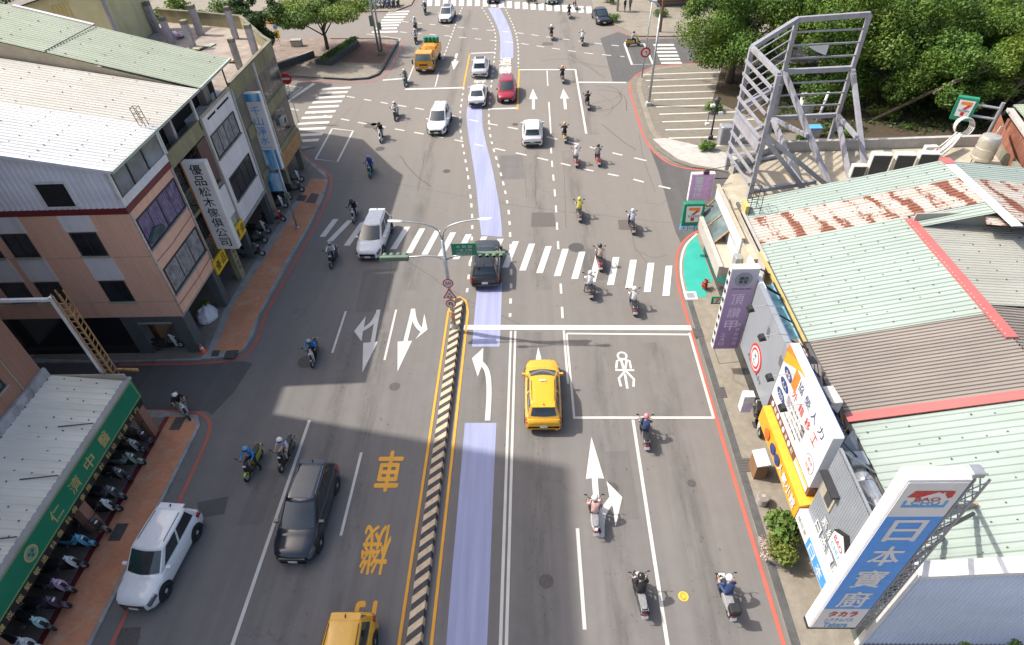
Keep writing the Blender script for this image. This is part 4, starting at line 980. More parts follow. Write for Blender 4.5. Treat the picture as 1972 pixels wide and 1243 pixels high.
build_car('suv_car', 'white SUV waiting in front of the white sedan', 'car', 'car_white', (906, 105, 945, 148), 0, 4.6, 1.84, 1.65, 'suv', sunroof=True)
build_car('suv_car', 'red crossover facing the camera in the turning lane', 'car', 'car_red', (955, 142, 997, 202), PI, 4.45, 1.84, 1.63, 'suv', rails=False)
build_car('suv_car', 'white crossover near the far crosswalk', 'car', 'car_white', (843, 5, 878, 48), PI+math.radians(-4), 4.4, 1.82, 1.6, 'suv', glassroof=True)
build_car('sedan_car', 'black sedan standing by the far right corner', 'car', 'car_black', (1139, 12, 1177, 48), PI+math.radians(6), 4.7, 1.82, 1.47, 'sedan')
build_car('sedan_car', 'black car at the top edge over the lilac strip', 'car', 'car_black', (934, -26, 966, 8), PI, 4.6, 1.8, 1.46, 'sedan')
build_car('taxi_cab', 'pale teal car cut off at the top on the far crosswalk', 'car', 'car_teal', (1048, -26, 1076, 11), PI, 4.5, 1.8, 1.46, 'sedan')
bpy.context.view_layer.update()
# cars in the yard behind the left trees
build_car('sedan_car', 'white sedan parked behind the roof terrace between trees', 'car', 'car_white', loc=(-42.5, 81.5), rz=math.radians(80), L=4.5, W=1.78, H=1.45, kind='sedan')
build_car('taxi_cab', 'yellow taxi parked behind the dark tree at upper left', 'taxi', 'car_yellow', loc=(-36.2, 91.6), rz=math.radians(60), L=4.5, W=1.78, H=1.47, kind='sedan', taxi=True)
build_car('sedan_car', 'silver car parked at the far left under the trees', 'car', 'car_silver', loc=(-49.5, 80.5), rz=math.radians(80), L=4.5, W=1.78, H=1.45, kind='sedan')
# ------------------------------------------------------------------ yellow work truck
tp = fit((800, 68, 850, 147), PI+math.radians(-4), 6.0, 2.05, 2.4)
tr = thing('work_truck', 'yellow work truck carrying green barrels, facing the camera', 'truck', (tp.x, tp.y, 0), PI+math.radians(-4))
m = MB(); f = 3.0
m.loft([[(x*sx, y, z) for x, sx in ((.90, -1), (.98, -1), (.98, 1), (.90, 1)) for _ in (0,)] for y, z in ((0, 0),)] if False else [
    [(-.90, f-.02, .42), (.90, f-.02, .42), (.97, f-.02, .60), (.97, f-.03, 1.25), (.93, f-.12, 1.40), (-.93, f-.12, 1.40), (-.97, f-.03, 1.25), (-.97, f-.02, .60)],
    [(-.97, f-.25, .40), (.97, f-.25, .40), (1.0, f-.25, .60), (1.0, f-.25, 1.35), (.95, f-.28, 1.75), (-.95, f-.28, 1.75), (-1.0, f-.25, 1.35), (-1.0, f-.25, .60)],
    [(-.97, f-.48, .40), (.97, f-.48, .40), (1.0, f-.48, .60), (1.0, f-.48, 1.35), (.90, f-.46, 2.12), (-.90, f-.46, 2.12), (-1.0, f-.48, 1.35), (-1.0, f-.48, .60)],
    [(-.97, f-1.55, .40), (.97, f-1.55, .40), (1.0, f-1.55, .60), (1.0, f-1.55, 1.35), (.88, f-1.5, 2.18), (-.88, f-1.5, 2.18), (-1.0, f-1.55, 1.35), (-1.0, f-1.55, .60)]])
m.build('cab', 'truck_yellow', tr, 30)
m = MB(); m.add([(-.87, f-.10, 1.43), (.87, f-.10, 1.43), (.85, f-.245, 1.76), (-.85, f-.245, 1.76), (.80, f-.405, 2.05), (-.80, f-.405, 2.05)], [(0, 1, 2, 3), (3, 2, 4, 5)]); m.build('windshield', 'tint_glass', tr)
for sx in (-1, 1):
    m = MB(); m.add([(sx*1.004, f-.5, 1.38), (sx*1.004, f-1.35, 1.38), (sx*.915, f-1.32, 2.0), (sx*.915, f-.55, 2.0)], [(0, 1, 2, 3)]); m.build('side_window', 'car_glass', tr)
    m = MB(); m.box(sx*.55, f-.03, .66, sx*.88, f+.0, .84); m.build('headlight', 'lamp_lens', tr)
    m = MB(); m.path([(sx*.97, f-.25, 1.5), (sx*1.12, f+.02, 1.62), (sx*1.16, f+.05, 1.5)], .02); m.box(sx*1.10, f+.02, 1.15, sx*1.24, f+.10, 1.62); m.build('mirror', 'black', tr)
m = MB(); m.box(-.92, f-.04, .36, .92, f+.06, .55); m.build('bumper', 'black', tr)
m = MB(); m.box(-.45, f-.025, .95, .45, f+.004, 1.12); m.build('grille', 'dark_metal', tr)
m = MB(); m.box(-.2, f+.06, .42, .2, f+.075, .54); m.build('license_plate', 'plate', tr)
m = MB(); m.box(-.42, -2.9, .55, .42, f-1.4, .75); m.box(-.95, -3.0, .75, .95, f-1.65, .9); m.build('chassis', 'dark_metal', tr)
for sx in (-1, 1):
    m = MB(); m.bbox(sx*1.0 if sx < 0 else .93, -2.95, .9, -.93 if sx < 0 else 1.0, 1.25, 1.75, .02); m.build('side_board', 'truck_yellow', tr)
m = MB(); m.bbox(-.93, -3.0, .9, .93, -2.92, 1.7, .02); m.build('tail_board', 'truck_yellow', tr)
m = MB(); m.bbox(-.93, 1.18, .9, .93, 1.26, 2.1, .02); m.build('head_board', 'truck_yellow', tr)
m = MB(); m.loft([[(-.8, y, .95), (.8, y, .95), (.8, y, z-.15), (.45, y, z), (-.45, y, z), (-.8, y, z-.15)] for y, z in ((-1.9, 1.5), (-1.6, 1.95), (-.4, 2.0), (-.2, 1.7))]); m.build('machine_housing', 'truck_yellow', tr, 30)
m = MB(); m.path([(-.3, .2, .95), (-.3, .3, 1.7), (.1, .35, 1.9), (.35, .3, 1.5)], .07, 8); m.build('hose', 'rust_metal', tr, True)
m = MB(); m.lathe([(.30, .95), (.30, 1.55), (.22, 1.6)], 14, (.35, .65, 0)); m.build('drum', 'orange_rust', tr, 30)
for x in (-.72, -.24, .24, .72):
    b = tag(MB().lathe([(.20, 0), (.235, .03), (.225, .28), (.24, .30), (.225, .32), (.24, .58), (.235, .60), (.20, .62), (.05, .63)], 16).build('barrel', 'sign_green', None, 40), None, 'barrel', 'green barrels standing in the truck bed')
    rot = Matrix.Rotation(PI+math.radians(-4), 4, 'Z'); v = rot @ Vector((x*.95, -2.35, 1.75)); b.location = (tp.x+v.x, tp.y+v.y, v.z)
    b['label'] = {-.72: 'rightmost', -.24: 'second from right', .24: 'second from left', .72: 'leftmost'}[x] + ' of four green barrels on the yellow work truck'
m = MB(); m.box(-.95, -2.68, 1.66, .95, -2.0, 1.75); m.build('barrel_shelf', 'truck_yellow', tr)
t, q = wheel_mesh(.38, .26)
for y in (f-.95, -1.9):
    for sx in (-1, 1): wh = link('wheel', t, tr); wh.location = (sx*.86, y, .38); link('rim', q, wh)
# ------------------------------------------------------------------ scooters and riders
def make_scooter():
    P = {}
    def sec(y, w_, z0, z1, k=.6): return [(-w_*k, y, z0), (w_*k, y, z0), (w_, y, lerp(z0, z1, .45)), (w_*.8, y, z1), (-w_*.8, y, z1), (-w_, y, lerp(z0, z1, .45))]
    m = MB(); m.loft([sec(.02, .16, .30, .50), sec(-.08, .18, .26, .70), sec(-.35, .19, .28, .73), sec(-.62, .17, .36, .74), sec(-.85, .11, .52, .74), sec(-.95, .06, .60, .72)]); P['body'] = (m.mesh('body', 'sc_white', 40), 'C')
    m = MB(); m.loft([[(-.17, y, z), (.17, y, z), (.17, y, z+.05), (-.17, y, z+.05)] for y, z in ((.46, .30), (.35, .27), (-.06, .27))]); P['floorboard'] = (m.mesh('floorboard', 'black'), None)
    m = MB(); m.loft([[(-w_, y-.05, z), (0, y+.06, z), (w_, y-.05, z), (w_*.9, y-.10, z), (0, y-.06, z), (-w_*.9, y-.10, z)] for w_, y, z in ((.11, .56, .24), (.155, .58, .45), (.17, .56, .66), (.145, .50, .86), (.09, .46, .96))]); P['front_shield'] = (m.mesh('front_shield', 'sc_white', 50), 'C')
    m = MB(); m.loft([[(-w_, y-.04, z-.05), (0, y+.08, z-.02), (w_, y-.04, z-.05), (w_*.8, y-.10, z+.07), (0, y-.02, z+.09), (-w_*.8, y-.10, z+.07)] for w_, y, z in ((.05, .50, .90), (.10, .47, .97), (.09, .43, 1.03))]); P['handlebar_cowl'] = (m.mesh('handlebar_cowl', 'sc_white', 50), 'C')
    m = MB(); m.loft([[(-w_, y, z), (w_, y, z), (w_*.8, y-.03, z+.02), (-w_*.8, y-.03, z+.02)] for w_, y, z in ((.035, .645, .36), (.06, .655, .55), (.07, .635, .70), (.05, .575, .84))]); P['front_panel'] = (m.mesh('front_panel', 'black'), None)
    m = MB(); m.path([(-.34, .34, 1.01), (-.18, .41, 1.02), (.18, .41, 1.02), (.34, .34, 1.01)], [.022, .016, .016, .022], 8)
    for sx in (-1, 1): m.path([(sx*.22, .41, 1.03), (sx*.30, .46, 1.16), (sx*.34, .44, 1.22)], .010, 5)
    P['handlebar'] = (m.mesh('handlebar', 'black', True), None)
    for sx in (-1, 1):
        m = MB(); m.ball((sx*.37, .44, 1.24), .075, .015, .048, 10, 6); P['mirror' + ('' if sx < 0 else '_')] = (m.mesh('mirror', 'black', True), None)
    m = MB(); m.loft([[(-w_, y, z-.05), (w_, y, z-.05), (w_*.9, y, z+.03), (0, y, z+.05), (-w_*.9, y, z+.03)] for w_, y, z in ((.09, -.02, .72), (.14, -.12, .75), (.15, -.40, .76), (.13, -.68, .80), (.07, -.82, .81))]); P['seat'] = (m.mesh('seat', 'black', 50), None)
    m = MB(); m.path([(-.12, -.60, .76), (-.13, -.88, .82), (.13, -.88, .82), (.12, -.60, .76)], .016, 6); P['grab_rail'] = (m.mesh('grab_rail', 'alu', True), None)
    m = MB(); m.bbox(-.09, -.985, .58, .09, -.93, .68, .01); P['tail_light'] = (m.mesh('tail_light', 'tail_red'), None)
    m = MB(); m.add([(-.13, -1.02, .40), (.13, -1.02, .40), (.13, -.97, .55), (-.13, -.97, .55), (-.13, -1.01, .40), (.13, -1.01, .40), (.13, -.96, .55), (-.13, -.96, .55)], [(0, 1, 2, 3), (5, 4, 7, 6), (0, 4, 5, 1), (3, 2, 6, 7)]); P['license_plate'] = (m.mesh('license_plate', 'plate'), None)
    m = MB(); m.ball((0, .57, .88), .10, .045, .06, 10, 6); P['headlight'] = (m.mesh('headlight', 'lamp_lens', True), None)
    m = MB(); m.loft([[(-.07, y, z), (.07, y, z), (.05, y, z+.03), (-.05, y, z+.03)] for y, z in ((.88, .38), (.80, .50), (.68, .53), (.56, .46))]); m.tube((-.07, .50, .62), (-.07, .68, .25), .022); m.tube((.07, .50, .62), (.07, .68, .25), .022); P['front_fender'] = (m.mesh('front_fender', 'sc_white', 40), 'C')
    m = MB(); m.path([(.15, -.25, .24), (.17, -.55, .28), (.18, -.85, .40)], [.03, .055, .06], 8); P['exhaust'] = (m.mesh('exhaust', 'dark_metal', True), None)
    m = MB(); m.loft([[(-.10, y, z), (.10, y, z), (.09, y, z+.14), (-.09, y, z+.14)] for y, z in ((-.2, .20), (-.62, .24))]); P['engine'] = (m.mesh('engine', 'dark_metal'), None)
    def wm(y):
        m = MB(); m.lathe([(.14, -.03), (.16, -.05), (.22, -.055), (.255, -.02), (.255, .02), (.22, .055), (.16, .05), (.14, .03)], 16, (0, y, .255), 'x', cap=False); t = m.mesh('wheel', 'rubber', 40)
        m = MB(); m.lathe([(.03, -.05), (.15, -.035), (.15, .035), (.03, .05)], 12, (0, y, .255), 'x'); return t, m.mesh('rim', 'rim', 30)
    return P, (wm(.70), wm(-.62))
SCP, SCW = make_scooter()
def scooter(label, loc, rz, col, cat='scooter', group=None, lean=0.0, seat=None, accent=None, box=False):
    o = thing('motor_scooter', label, cat, loc, rz, group)
    if lean: o.rotation_euler = (0, lean, rz)
    for k, (me, c) in SCP.items():
        q = link(k.rstrip('_'), me, o)
        if c or (k == 'seat' and seat):
            mm = col if c else seat
            if c and accent and k in ('body', 'front_fender'): mm = accent
            q.material_slots[0].link = 'OBJECT'; q.material_slots[0].material = MAT(mm)
    for t, r in SCW: wq = link('wheel', t, o); link('rim', r, wq)
    if box:
        m = MB(); m.bbox(-.2, -1.02, .84, .2, -.66, 1.16, .03); m.build('top_box', 'black', o)
    return o
def join_scooter(mats):
    """one mesh, for scooters only a few pixels tall"""
    m = MB(); names = []
    allp = list(SCP.items()) + [('wheel', (SCW[0][0], None)), ('wheel', (SCW[1][0], None))]
    for k, (me, c) in allp:
        nm = me.materials[0].name if not c else '#'
        if nm not in names: names.append(nm)
        m.mi = names.index(nm); m.add([v.co[:] for v in me.vertices], [list(p.vertices) for p in me.polygons])
    return m, names
_js, _jn = join_scooter(None)
_JM = _js.mesh('motor_scooter', [n if n != '#' else 'sc_white' for n in _jn], 40, fix=False)
def far_scooter(label, loc, rz, col, group=None):
    o = link('motor_scooter', _JM); i = _jn.index('#'); o.material_slots[i].link = 'OBJECT'; o.material_slots[i].material = MAT(col)
    o.location = loc; o.rotation_euler = (0, 0, rz); return tag(o, label, 'scooter', group)
# rider: one continuous skinned mesh; regions (shirt, trousers, skin, shoes) by nearest bone
def make_body(pose):
    J = dict(pel=(0, -.20, .86), sp=(0, -.17, 1.05), ch=(0, -.08, 1.26), nk=(0, -.02, 1.40), hd=(0, .03, 1.50), tp=(0, .04, 1.60))
    if pose == 'ride':
        arm = lambda s: [(s*.17, -.06, 1.33), (s*.27, .07, 1.13), (s*.27, .28, 1.05), (s*.27, .36, 1.045)]
        leg = lambda s: [(s*.09, -.14, .83), (s*.17, .24, .77), (s*.15, .24, .42), (s*.15, .36, .34)]
    elif pose == 'lean':
        J.update(sp=(0, -.13, 1.03), ch=(0, .0, 1.22), nk=(0, .09, 1.35), hd=(0, .15, 1.44), tp=(0, .17, 1.54))
        arm = lambda s: [(s*.18, .02, 1.28), (s*.30, .10, 1.10), (s*.27, .29, 1.05), (s*.27, .36, 1.045)]
        leg = lambda s: [(s*.09, -.14, .83), (s*.20, .22, .76), (s*.16, .20, .40), (s*.16, .32, .34)]
    elif pose == 'foot':   # one foot down
        arm = lambda s: [(s*.17, -.06, 1.33), (s*.29, .05, 1.13), (s*.27, .28, 1.05), (s*.27, .36, 1.045)]
        leg = lambda s: [(s*.09, -.14, .83), (s*.17, .24, .77), (s*.15, .24, .42), (s*.15, .36, .34)] if s > 0 else [(s*.09, -.14, .83), (s*.26, .10, .66), (s*.32, .02, .14), (s*.33, .14, .05)]
    else:                  # standing / walking
        J = dict(pel=(0, 0, .92), sp=(0, 0, 1.10), ch=(0, .01, 1.30), nk=(0, .01, 1.46), hd=(0, .03, 1.57), tp=(0, .03, 1.68))
        arm = lambda s: [(s*.18, .0, 1.38), (s*.25, -.02*s, 1.12), (s*.25, .10*s+.05, .90), (s*.25, .12*s+.06, .82)]
        leg = lambda s: [(s*.09, 0, .88), (s*.10, .06*s+.03, .48), (s*.10, .10*s-.04, .09), (s*.11, .10*s+.09, .05)]
        if pose == 'umbrella':
            arm0 = arm; arm = lambda s: arm0(s) if s < 0 else [(.18, 0, 1.38), (.26, .05, 1.14), (.18, .22, 1.28), (.16, .22, 1.36)]
    V = []; E = []; Rd = []; reg = []
    def add(p, r, par=None, rg='shirt'):
        V.append(p); Rd.append(r)
        if par is not None: E.append((par, len(V)-1)); reg.append(rg)
        return len(V)-1
    pel = add(J['pel'], (.15, .12)); sp = add(J['sp'], (.15, .11), pel); ch = add(J['ch'], (.17, .12), sp); nk = add(J['nk'], (.06, .06), ch); hd = add(J['hd'], (.085, .095), nk, 'skin'); tp = add(J['tp'], (.075, .085), hd, 'skin')
    for s_ in (-1, 1):
        a = arm(s_); q = add(a[0], (.065, .065), ch); q = add(a[1], (.05, .05), q); q = add(a[2], (.035, .035), q, 'fore'); q = add(a[3], (.036, .028), q, 'skin')
        l = leg(s_); q = add(l[0], (.10, .10), pel, 'leg'); q = add(l[1], (.075, .075), q, 'leg'); q = add(l[2], (.05, .05), q, 'leg'); q = add(l[3], (.045, .04), q, 'shoe')
    me = bpy.data.meshes.new('skel'); me.from_pydata(V, E, []); o = bpy.data.objects.new('skel', me); COL.objects.link(o)
    sk = o.modifiers.new('s', 'SKIN'); su = o.modifiers.new('u', 'SUBSURF'); su.levels = 1; su.render_levels = 1
    for i, r in enumerate(Rd): me.skin_vertices[0].data[i].radius = r
    me.skin_vertices[0].data[0].use_root = True
    bpy.context.view_layer.update(); dg = bpy.context.evaluated_depsgraph_get(); ev = bpy.data.meshes.new_from_object(o.evaluated_get(dg))
    bpy.data.objects.remove(o)
    mb = MB(); order = ['shirt', 'leg', 'skin', 'shoe', 'fore']
    A = np.array([V[a] for a, b in E]); B = np.array([V[b] for a, b in E]); rr = np.array([max(Rd[b]) for a, b in E])
    vs_ = [v.co[:] for v in ev.vertices]; mb.v = list(vs_)
    for p in ev.polygons:
        c = np.array(p.center); d = B-A; t = np.clip(((c-A)*d).sum(1)/(d*d).sum(1), 0, 1)
        k = int(np.argmin(np.linalg.norm(c-(A+d*t[:, None]), axis=1) - rr*.6)); mb.f.append(list(p.vertices)); mb.m.append(order.index(reg[k]))
    # fingers, thumb and nose
    mb.mi = 2
    for s_ in (-1, 1):
        a = Vector(arm(s_)[3])
        if pose in ('ride', 'lean', 'foot'):
            for i in range(4):
                x = a.x + s_*(-.03 + .021*i); ln = (.9, 1, .95, .8)[i]
                mb.path([(x, a.y+.005, a.z+.012), (x, a.y+.04*ln, a.z+.015), (x, a.y+.055*ln, a.z-.018), (x, a.y+.03*ln, a.z-.045)], [.010, .009, .009, .008], 5)
            mb.path([(a.x-s_*.03, a.y-.01, a.z), (a.x-s_*.055, a.y+.015, a.z-.015), (a.x-s_*.05, a.y+.035, a.z-.035)], [.012, .010, .009], 5)
        else:
            for i in range(4):
                y = a.y - .03 + .02*i; ln = (.85, 1, .95, .8)[i]
                mb.path([(a.x, y, a.z), (a.x, y+.01, a.z-.045*ln), (a.x-s_*.012, y+.012, a.z-.075*ln)], [.010, .009, .008], 5)
            mb.path([(a.x, a.y+.035, a.z+.01), (a.x-s_*.01, a.y+.06, a.z-.02), (a.x-s_*.012, a.y+.062, a.z-.045)], [.011, .010, .009], 5)
    h = Vector(J['hd'])
    mb.path([(0, h.y+.085, h.z+.02), (0, h.y+.115, h.z-.01), (0, h.y+.09, h.z-.02)], [.008, .014, .010], 5)
    for s_ in (-1, 1): mb.ball((s_*.095, h.y, h.z), .012, .025, .032, 6, 4)
    mb.mi = 3
    for s_ in (-1, 1): mb.ball((s_*.035, h.y+.092, h.z+.025), .013, .006, .008, 6, 4)
    mb.ball((0, h.y+.092, h.z-.05), .025, .006, .006, 6, 4)
    me = mb.mesh('body', ['c_white', 'c_jean', 'c_skin', 'c_black', 'c_skin'], True, fix=False)
    return me, Vector(J['hd'])
BODY = {p: make_body(p) for p in ('ride', 'lean', 'foot', 'walk', 'umbrella')}
def helmet_mesh():
    m = MB(); pr = []
    for i in range(8): a = math.pi/2*i/7; pr.append((.145*math.cos(a)+.001, .145*math.sin(a)*1.02))
    m.lathe([(.135, -.07), (.147, -.03)] + pr, 16); sh = m.mesh('helmet', 'h_white', 60)
    m = MB(); R_ = []
    for z, r in ((-.075, .150), (-.02, .160), (.03, .152)): R_.append([(r*math.sin(a), r*math.cos(a), z) for a in np.linspace(-1.1, 1.1, 9)])
    m.loft(R_, closed=False); return sh, m.mesh('visor', 'car_glass', True)
HEL = helmet_mesh()
def person(label, loc, rz, pose, shirt, legs='c_jean', hel='h_white', sleeves=True, hair=None, cat='person', group=None, bag=None, shoe='c_black'):
    me, hd = BODY[pose]; o = thing('person', label, cat, loc, rz, group)
    b = link('body', me, o)
    for i, c in enumerate((shirt, legs, 'c_skin', shoe, shirt if sleeves else 'c_skin')):
        b.material_slots[i].link = 'OBJECT'; b.material_slots[i].material = MAT(c)
    if hel:
        q = link('helmet', HEL[0], o); q.location = (hd.x, hd.y-.005, hd.z+.045); q.material_slots[0].link = 'OBJECT'; q.material_slots[0].material = MAT(hel)
        v = link('visor', HEL[1], q)
    if hair:
        m = MB()
        if hel: m.loft([[(-.09, -.08, .0), (.09, -.08, .0), (.06, -.15, .0), (-.06, -.15, .0)], [(-.085, -.12, -.14), (.085, -.12, -.14), (.06, -.18, -.14), (-.06, -.18, -.14)], [(-.05, -.15, -.26), (.05, -.15, -.26), (.03, -.18, -.26), (-.03, -.18, -.26)]])
        else: m.ball((0, -.01, .045), .105, .115, .10, 10, 6)
        q = m.build('hair', hair, o, True); q.location = hd
    return o
def rider(px, rz, rl, sl, shirt, legs='c_jean', hel='h_white', col='sc_white', pose='ride', sleeves=True, hair=None, accent=None, z=0.35, seat=None, box=False):
    """scooter + its rider; px = picture point at about z metres above the ground, mid length"""
    p = G(px[0], px[1], z); loc = (p.x, p.y, 0)
    scooter(sl, loc, rz, col, group='scooters ridden on the road', seat=seat, accent=accent, box=box)
    person(rl, loc, rz, pose, shirt, legs, hel, sleeves, hair, group='scooter riders on the road')
D = math.radians
rider((488, 893), PI+D(-8), 'rider in bright blue jacket left of the dark SUV', 'black and lime scooter under the rider in bright blue jacket', 'c_blue', 'c_black', 'h_blue', 'sc_black', 'foot', accent='sc_lime')
rider((552, 876), PI+D(-6), 'rider with white helmet and lilac shirt by the white lane line', 'black motor scooter under the white-helmeted rider beside the dark SUV', 'c_lilac', 'c_beige', 'h_white', 'sc_black', 'ride', sleeves=False)
rider((605, 682), PI+D(4), 'rider in blue top riding towards the camera in the shaded left lane', 'silver and black scooter under the rider in blue in the shaded lane', 'c_blue', 'c_black', 'h_grey', 'sc_silver', 'lean', accent='sc_black')
rider((352, 786), PI+D(42), 'rider in black shirt turning out of the alley on the left', 'pale blue scooter turning out of the alley mouth', 'c_black', 'c_khaki', 'h_white', 'sc_silver', 'lean', sleeves=False, accent='sc_black')
rider((642, 497), PI+D(-2), 'rider in white shirt left of the white SUV on the crosswalk', 'dark scooter under the rider in white at the left crosswalk end', 'c_white', 'c_jean', 'h_grey', 'sc_black', 'ride')
rider((683, 413), PI+D(2), 'rider dressed all in black just above the left crosswalk', 'silver scooter under the rider in black above the left crosswalk', 'c_black', 'c_black', 'h_black', 'sc_silver', 'ride')
rider((714, 328), PI+D(2), 'rider in royal blue at the edge of the shadow, left of the junction', 'teal scooter under the rider in royal blue', 'c_royal', 'c_black', 'h_blue', 'sc_teal', 'ride')
rider((734, 262), PI+D(2), 'rider in dark clothes on a white scooter left of the white SUV in the junction', 'white scooter left of the junction, above the boxed turning bay', 'c_black', 'c_black', 'h_black', 'sc_white', 'ride')
rider((763, 221), PI+D(-2), 'rider in white with white helmet left of the junction SUV', 'dark scooter under the white-clad rider in the junction', 'c_white', 'c_grey', 'h_white', 'sc_black', 'ride')
rider((781, 157), PI+D(0), 'rider in dark grey passing the left stop line below the truck', 'teal grey scooter crossing the left stop line', 'c_grey', 'c_black', 'h_white', 'sc_teal', 'ride')
rider((800, 53), PI+D(-4), 'upper of two riders left of the yellow truck, white helmet', 'upper of two scooters left of the yellow truck', 'c_white', 'c_black', 'h_white', 'sc_black', 'ride')
rider((801, 77), PI+D(2), 'rider in lilac directly left of the yellow truck cab', 'black scooter directly left of the yellow truck', 'c_lilac', 'c_grey', 'h_white', 'sc_black', 'ride')
rider((819, 22), PI+D(2), 'rider in dark clothes left of the far white crossover', 'black scooter left of the far white crossover', 'c_navy', 'c_black', 'h_white', 'sc_black', 'ride')
rider((1144, 992), D(0), 'rider in pink top on the straight-or-right arrow', 'white scooter on the straight-or-right arrow', 'c_pink', 'c_black', 'h_white', 'sc_white', 'lean', sleeves=False, hair='c_brown', seat='c_grey', accent='sc_white')
rider((1231, 1143), D(4), 'rider in black with dark helmet at the bottom beside the lane line', 'white and black scooter nearest the camera on the lane line', 'c_black', 'c_black', 'h_black', 'sc_white', 'lean', accent='sc_black', seat='c_grey')
rider((1396, 1146), D(3), 'rider in navy shirt near the right red kerb line at the bottom', 'white scooter near the right red kerb line at the bottom', 'c_navy', 'c_navy', 'h_white', 'sc_white', 'lean', sleeves=False, accent='sc_silver', seat='c_grey', box=True)
rider((1241, 835), D(-2), 'rider with pink helmet at the bottom of the waiting box', 'dark scooter at the bottom line of the waiting box', 'c_navy', 'c_black', 'h_pink', 'sc_black', 'lean', sleeves=False)
rider((1219, 586), D(0), 'rider in white with black shoulder strap below the right crosswalk end', 'white and dark scooter below the right crosswalk end', 'c_white', 'c_jean', 'h_white', 'sc_white', 'ride', accent='sc_purple')
rider((1135, 555), D(2), 'rider in white shirt with white helmet just below the crosswalk', 'black scooter just below the crosswalk', 'c_white', 'c_grey', 'h_white', 'sc_white', 'foot', accent='sc_black')
rider((1154, 503), D(0), 'rider in pale pink shirt on the crosswalk stripes', 'dark red scooter on the crosswalk stripes', 'c_beige', 'c_black', 'h_black', 'sc_red', 'ride')
rider((1216, 434), D(2), 'rider with mint helmet above the crosswalk on the right', 'dark scooter under the mint-helmeted rider', 'c_lilac', 'c_black', 'h_mint', 'sc_black', 'ride')
rider((1115, 411), D(0), 'rider in yellow vest above the crosswalk', 'grey scooter under the rider in yellow vest', 'c_yellow', 'c_grey', 'h_yellow', 'sc_grey', 'ride')
rider((1151, 307), D(2), 'right one of two riders side by side, grey shirt', 'red scooter, right one of two side by side', 'c_grey', 'c_black', 'h_black', 'sc_red', 'ride')
rider((1109, 309), D(0), 'left one of two riders side by side, white shirt', 'dark red scooter, left one of two side by side', 'c_white', 'c_jean', 'h_white', 'sc_red', 'ride')
rider((1087, 263), D(2), 'rider in black right of the white crossover driving away', 'orange tailed scooter right of the white crossover', 'c_black', 'c_jean', 'h_orange', 'sc_white', 'ride', accent='sc_yellow')
rider((1131, 201), D(2), 'rider in black outside the right lane line near the parking court', 'black scooter outside the right lane line', 'c_black', 'c_black', 'h_black', 'sc_black', 'ride')
rider((1083, 151), D(2), 'rider in black crossing the far stop line with pale helmet', 'dark scooter crossing the far stop line', 'c_black', 'c_black', 'h_orange', 'sc_black', 'ride')
rider((1062, 70), D(2), 'rider in black with white helmet in the far junction', 'black scooter in the far junction under a white-helmeted rider', 'c_black', 'c_black', 'h_white', 'sc_black', 'ride')
rider((1121, 80), D(-3), 'rider in white shirt in the far junction', 'dark scooter in the far junction under the rider in white', 'c_white', 'c_black', 'h_grey', 'sc_black', 'ride')
rider((1219, 83), D(-78), 'rider waiting in the far right turning box', 'yellow scooter waiting in the far right turning box', 'c_grey', 'c_black', 'h_black', 'sc_yellow', 'ride')
rider((1096, 29), D(2), 'rider in black below the far crosswalk', 'black scooter below the far crosswalk', 'c_black', 'c_black', 'h_black', 'sc_black', 'ride')
rider((1107, 12), D(4), 'rider in pink on the far crosswalk', 'grey scooter on the far crosswalk', 'c_pink', 'c_black', 'h_grey', 'sc_grey', 'ride')
rider((1024, 2), PI+D(60), 'rider in pale shirt crossing the far crosswalk at the top edge', 'dark scooter on the far crosswalk at the top edge', 'c_lilac', 'c_black', 'h_white', 'sc_black', 'ride')
rider((551, 182), PI+D(25), 'rider waiting in the boxed stop at the left side street', 'white scooter waiting in the left side street box', 'c_white', 'c_lilac', 'h_white', 'sc_white', 'ride', accent='sc_black')
# parked under the green-signed arcade, noses to the street
park_row = [((272, 838), 'sc_black', 'sc_black', 'black'), ((252, 860), 'sc_silver', 'sc_black', 'silver'), ((243, 889), 'sc_sage', 'sc_sage', 'sage green'), ((222, 915), 'sc_grey', 'sc_black', 'grey and black'),
            ((206, 949), 'sc_grey', 'sc_grey', 'dark grey'), ((192, 978), 'sc_white', 'sc_black', 'white-nosed black'), ((172, 1012), 'sc_black', 'sc_grey', 'black and grey'), ((150, 1047), 'sc_sky', 'sc_sky', 'sky blue'),
            ((128, 1087), 'sc_white', 'sc_black', 'white-fronted'), ((108, 1127), 'sc_pink', 'sc_grey', 'pink'), ((90, 1165), 'sc_purple', 'sc_purple', 'dark plum'), ((66, 1200), 'sc_mint', 'sc_black', 'mint green'), ((40, 1238), 'sc_white', 'sc_white', 'white')]
ords = ('first', 'second', 'third', 'fourth', 'fifth', 'sixth', 'seventh', 'eighth', 'ninth', 'tenth', 'eleventh', 'twelfth', 'thirteenth')
for i, (px, c1, c2, nm) in enumerate(park_row):
    p = G(px[0], px[1], .5); o = scooter(f'{nm} parked scooter, {ords[i]} from the far end under the green sign', (p.x-.12+(i*29 % 7)*.035, p.y+.05+((i*5) % 4-1.5)*.05, .12), D(-110 + (i*37 % 27)), c1, group='scooters parked under the green sign', accent=c2, lean=D(3+i % 4))
sc = scooter('white scooter parked crosswise beside the grey pillar of the peach house', (G(322, 668, .4).x, G(322, 668, .4).y+.1, .13), D(-82), 'sc_white', group='scooters parked by the left houses', accent='sc_black')
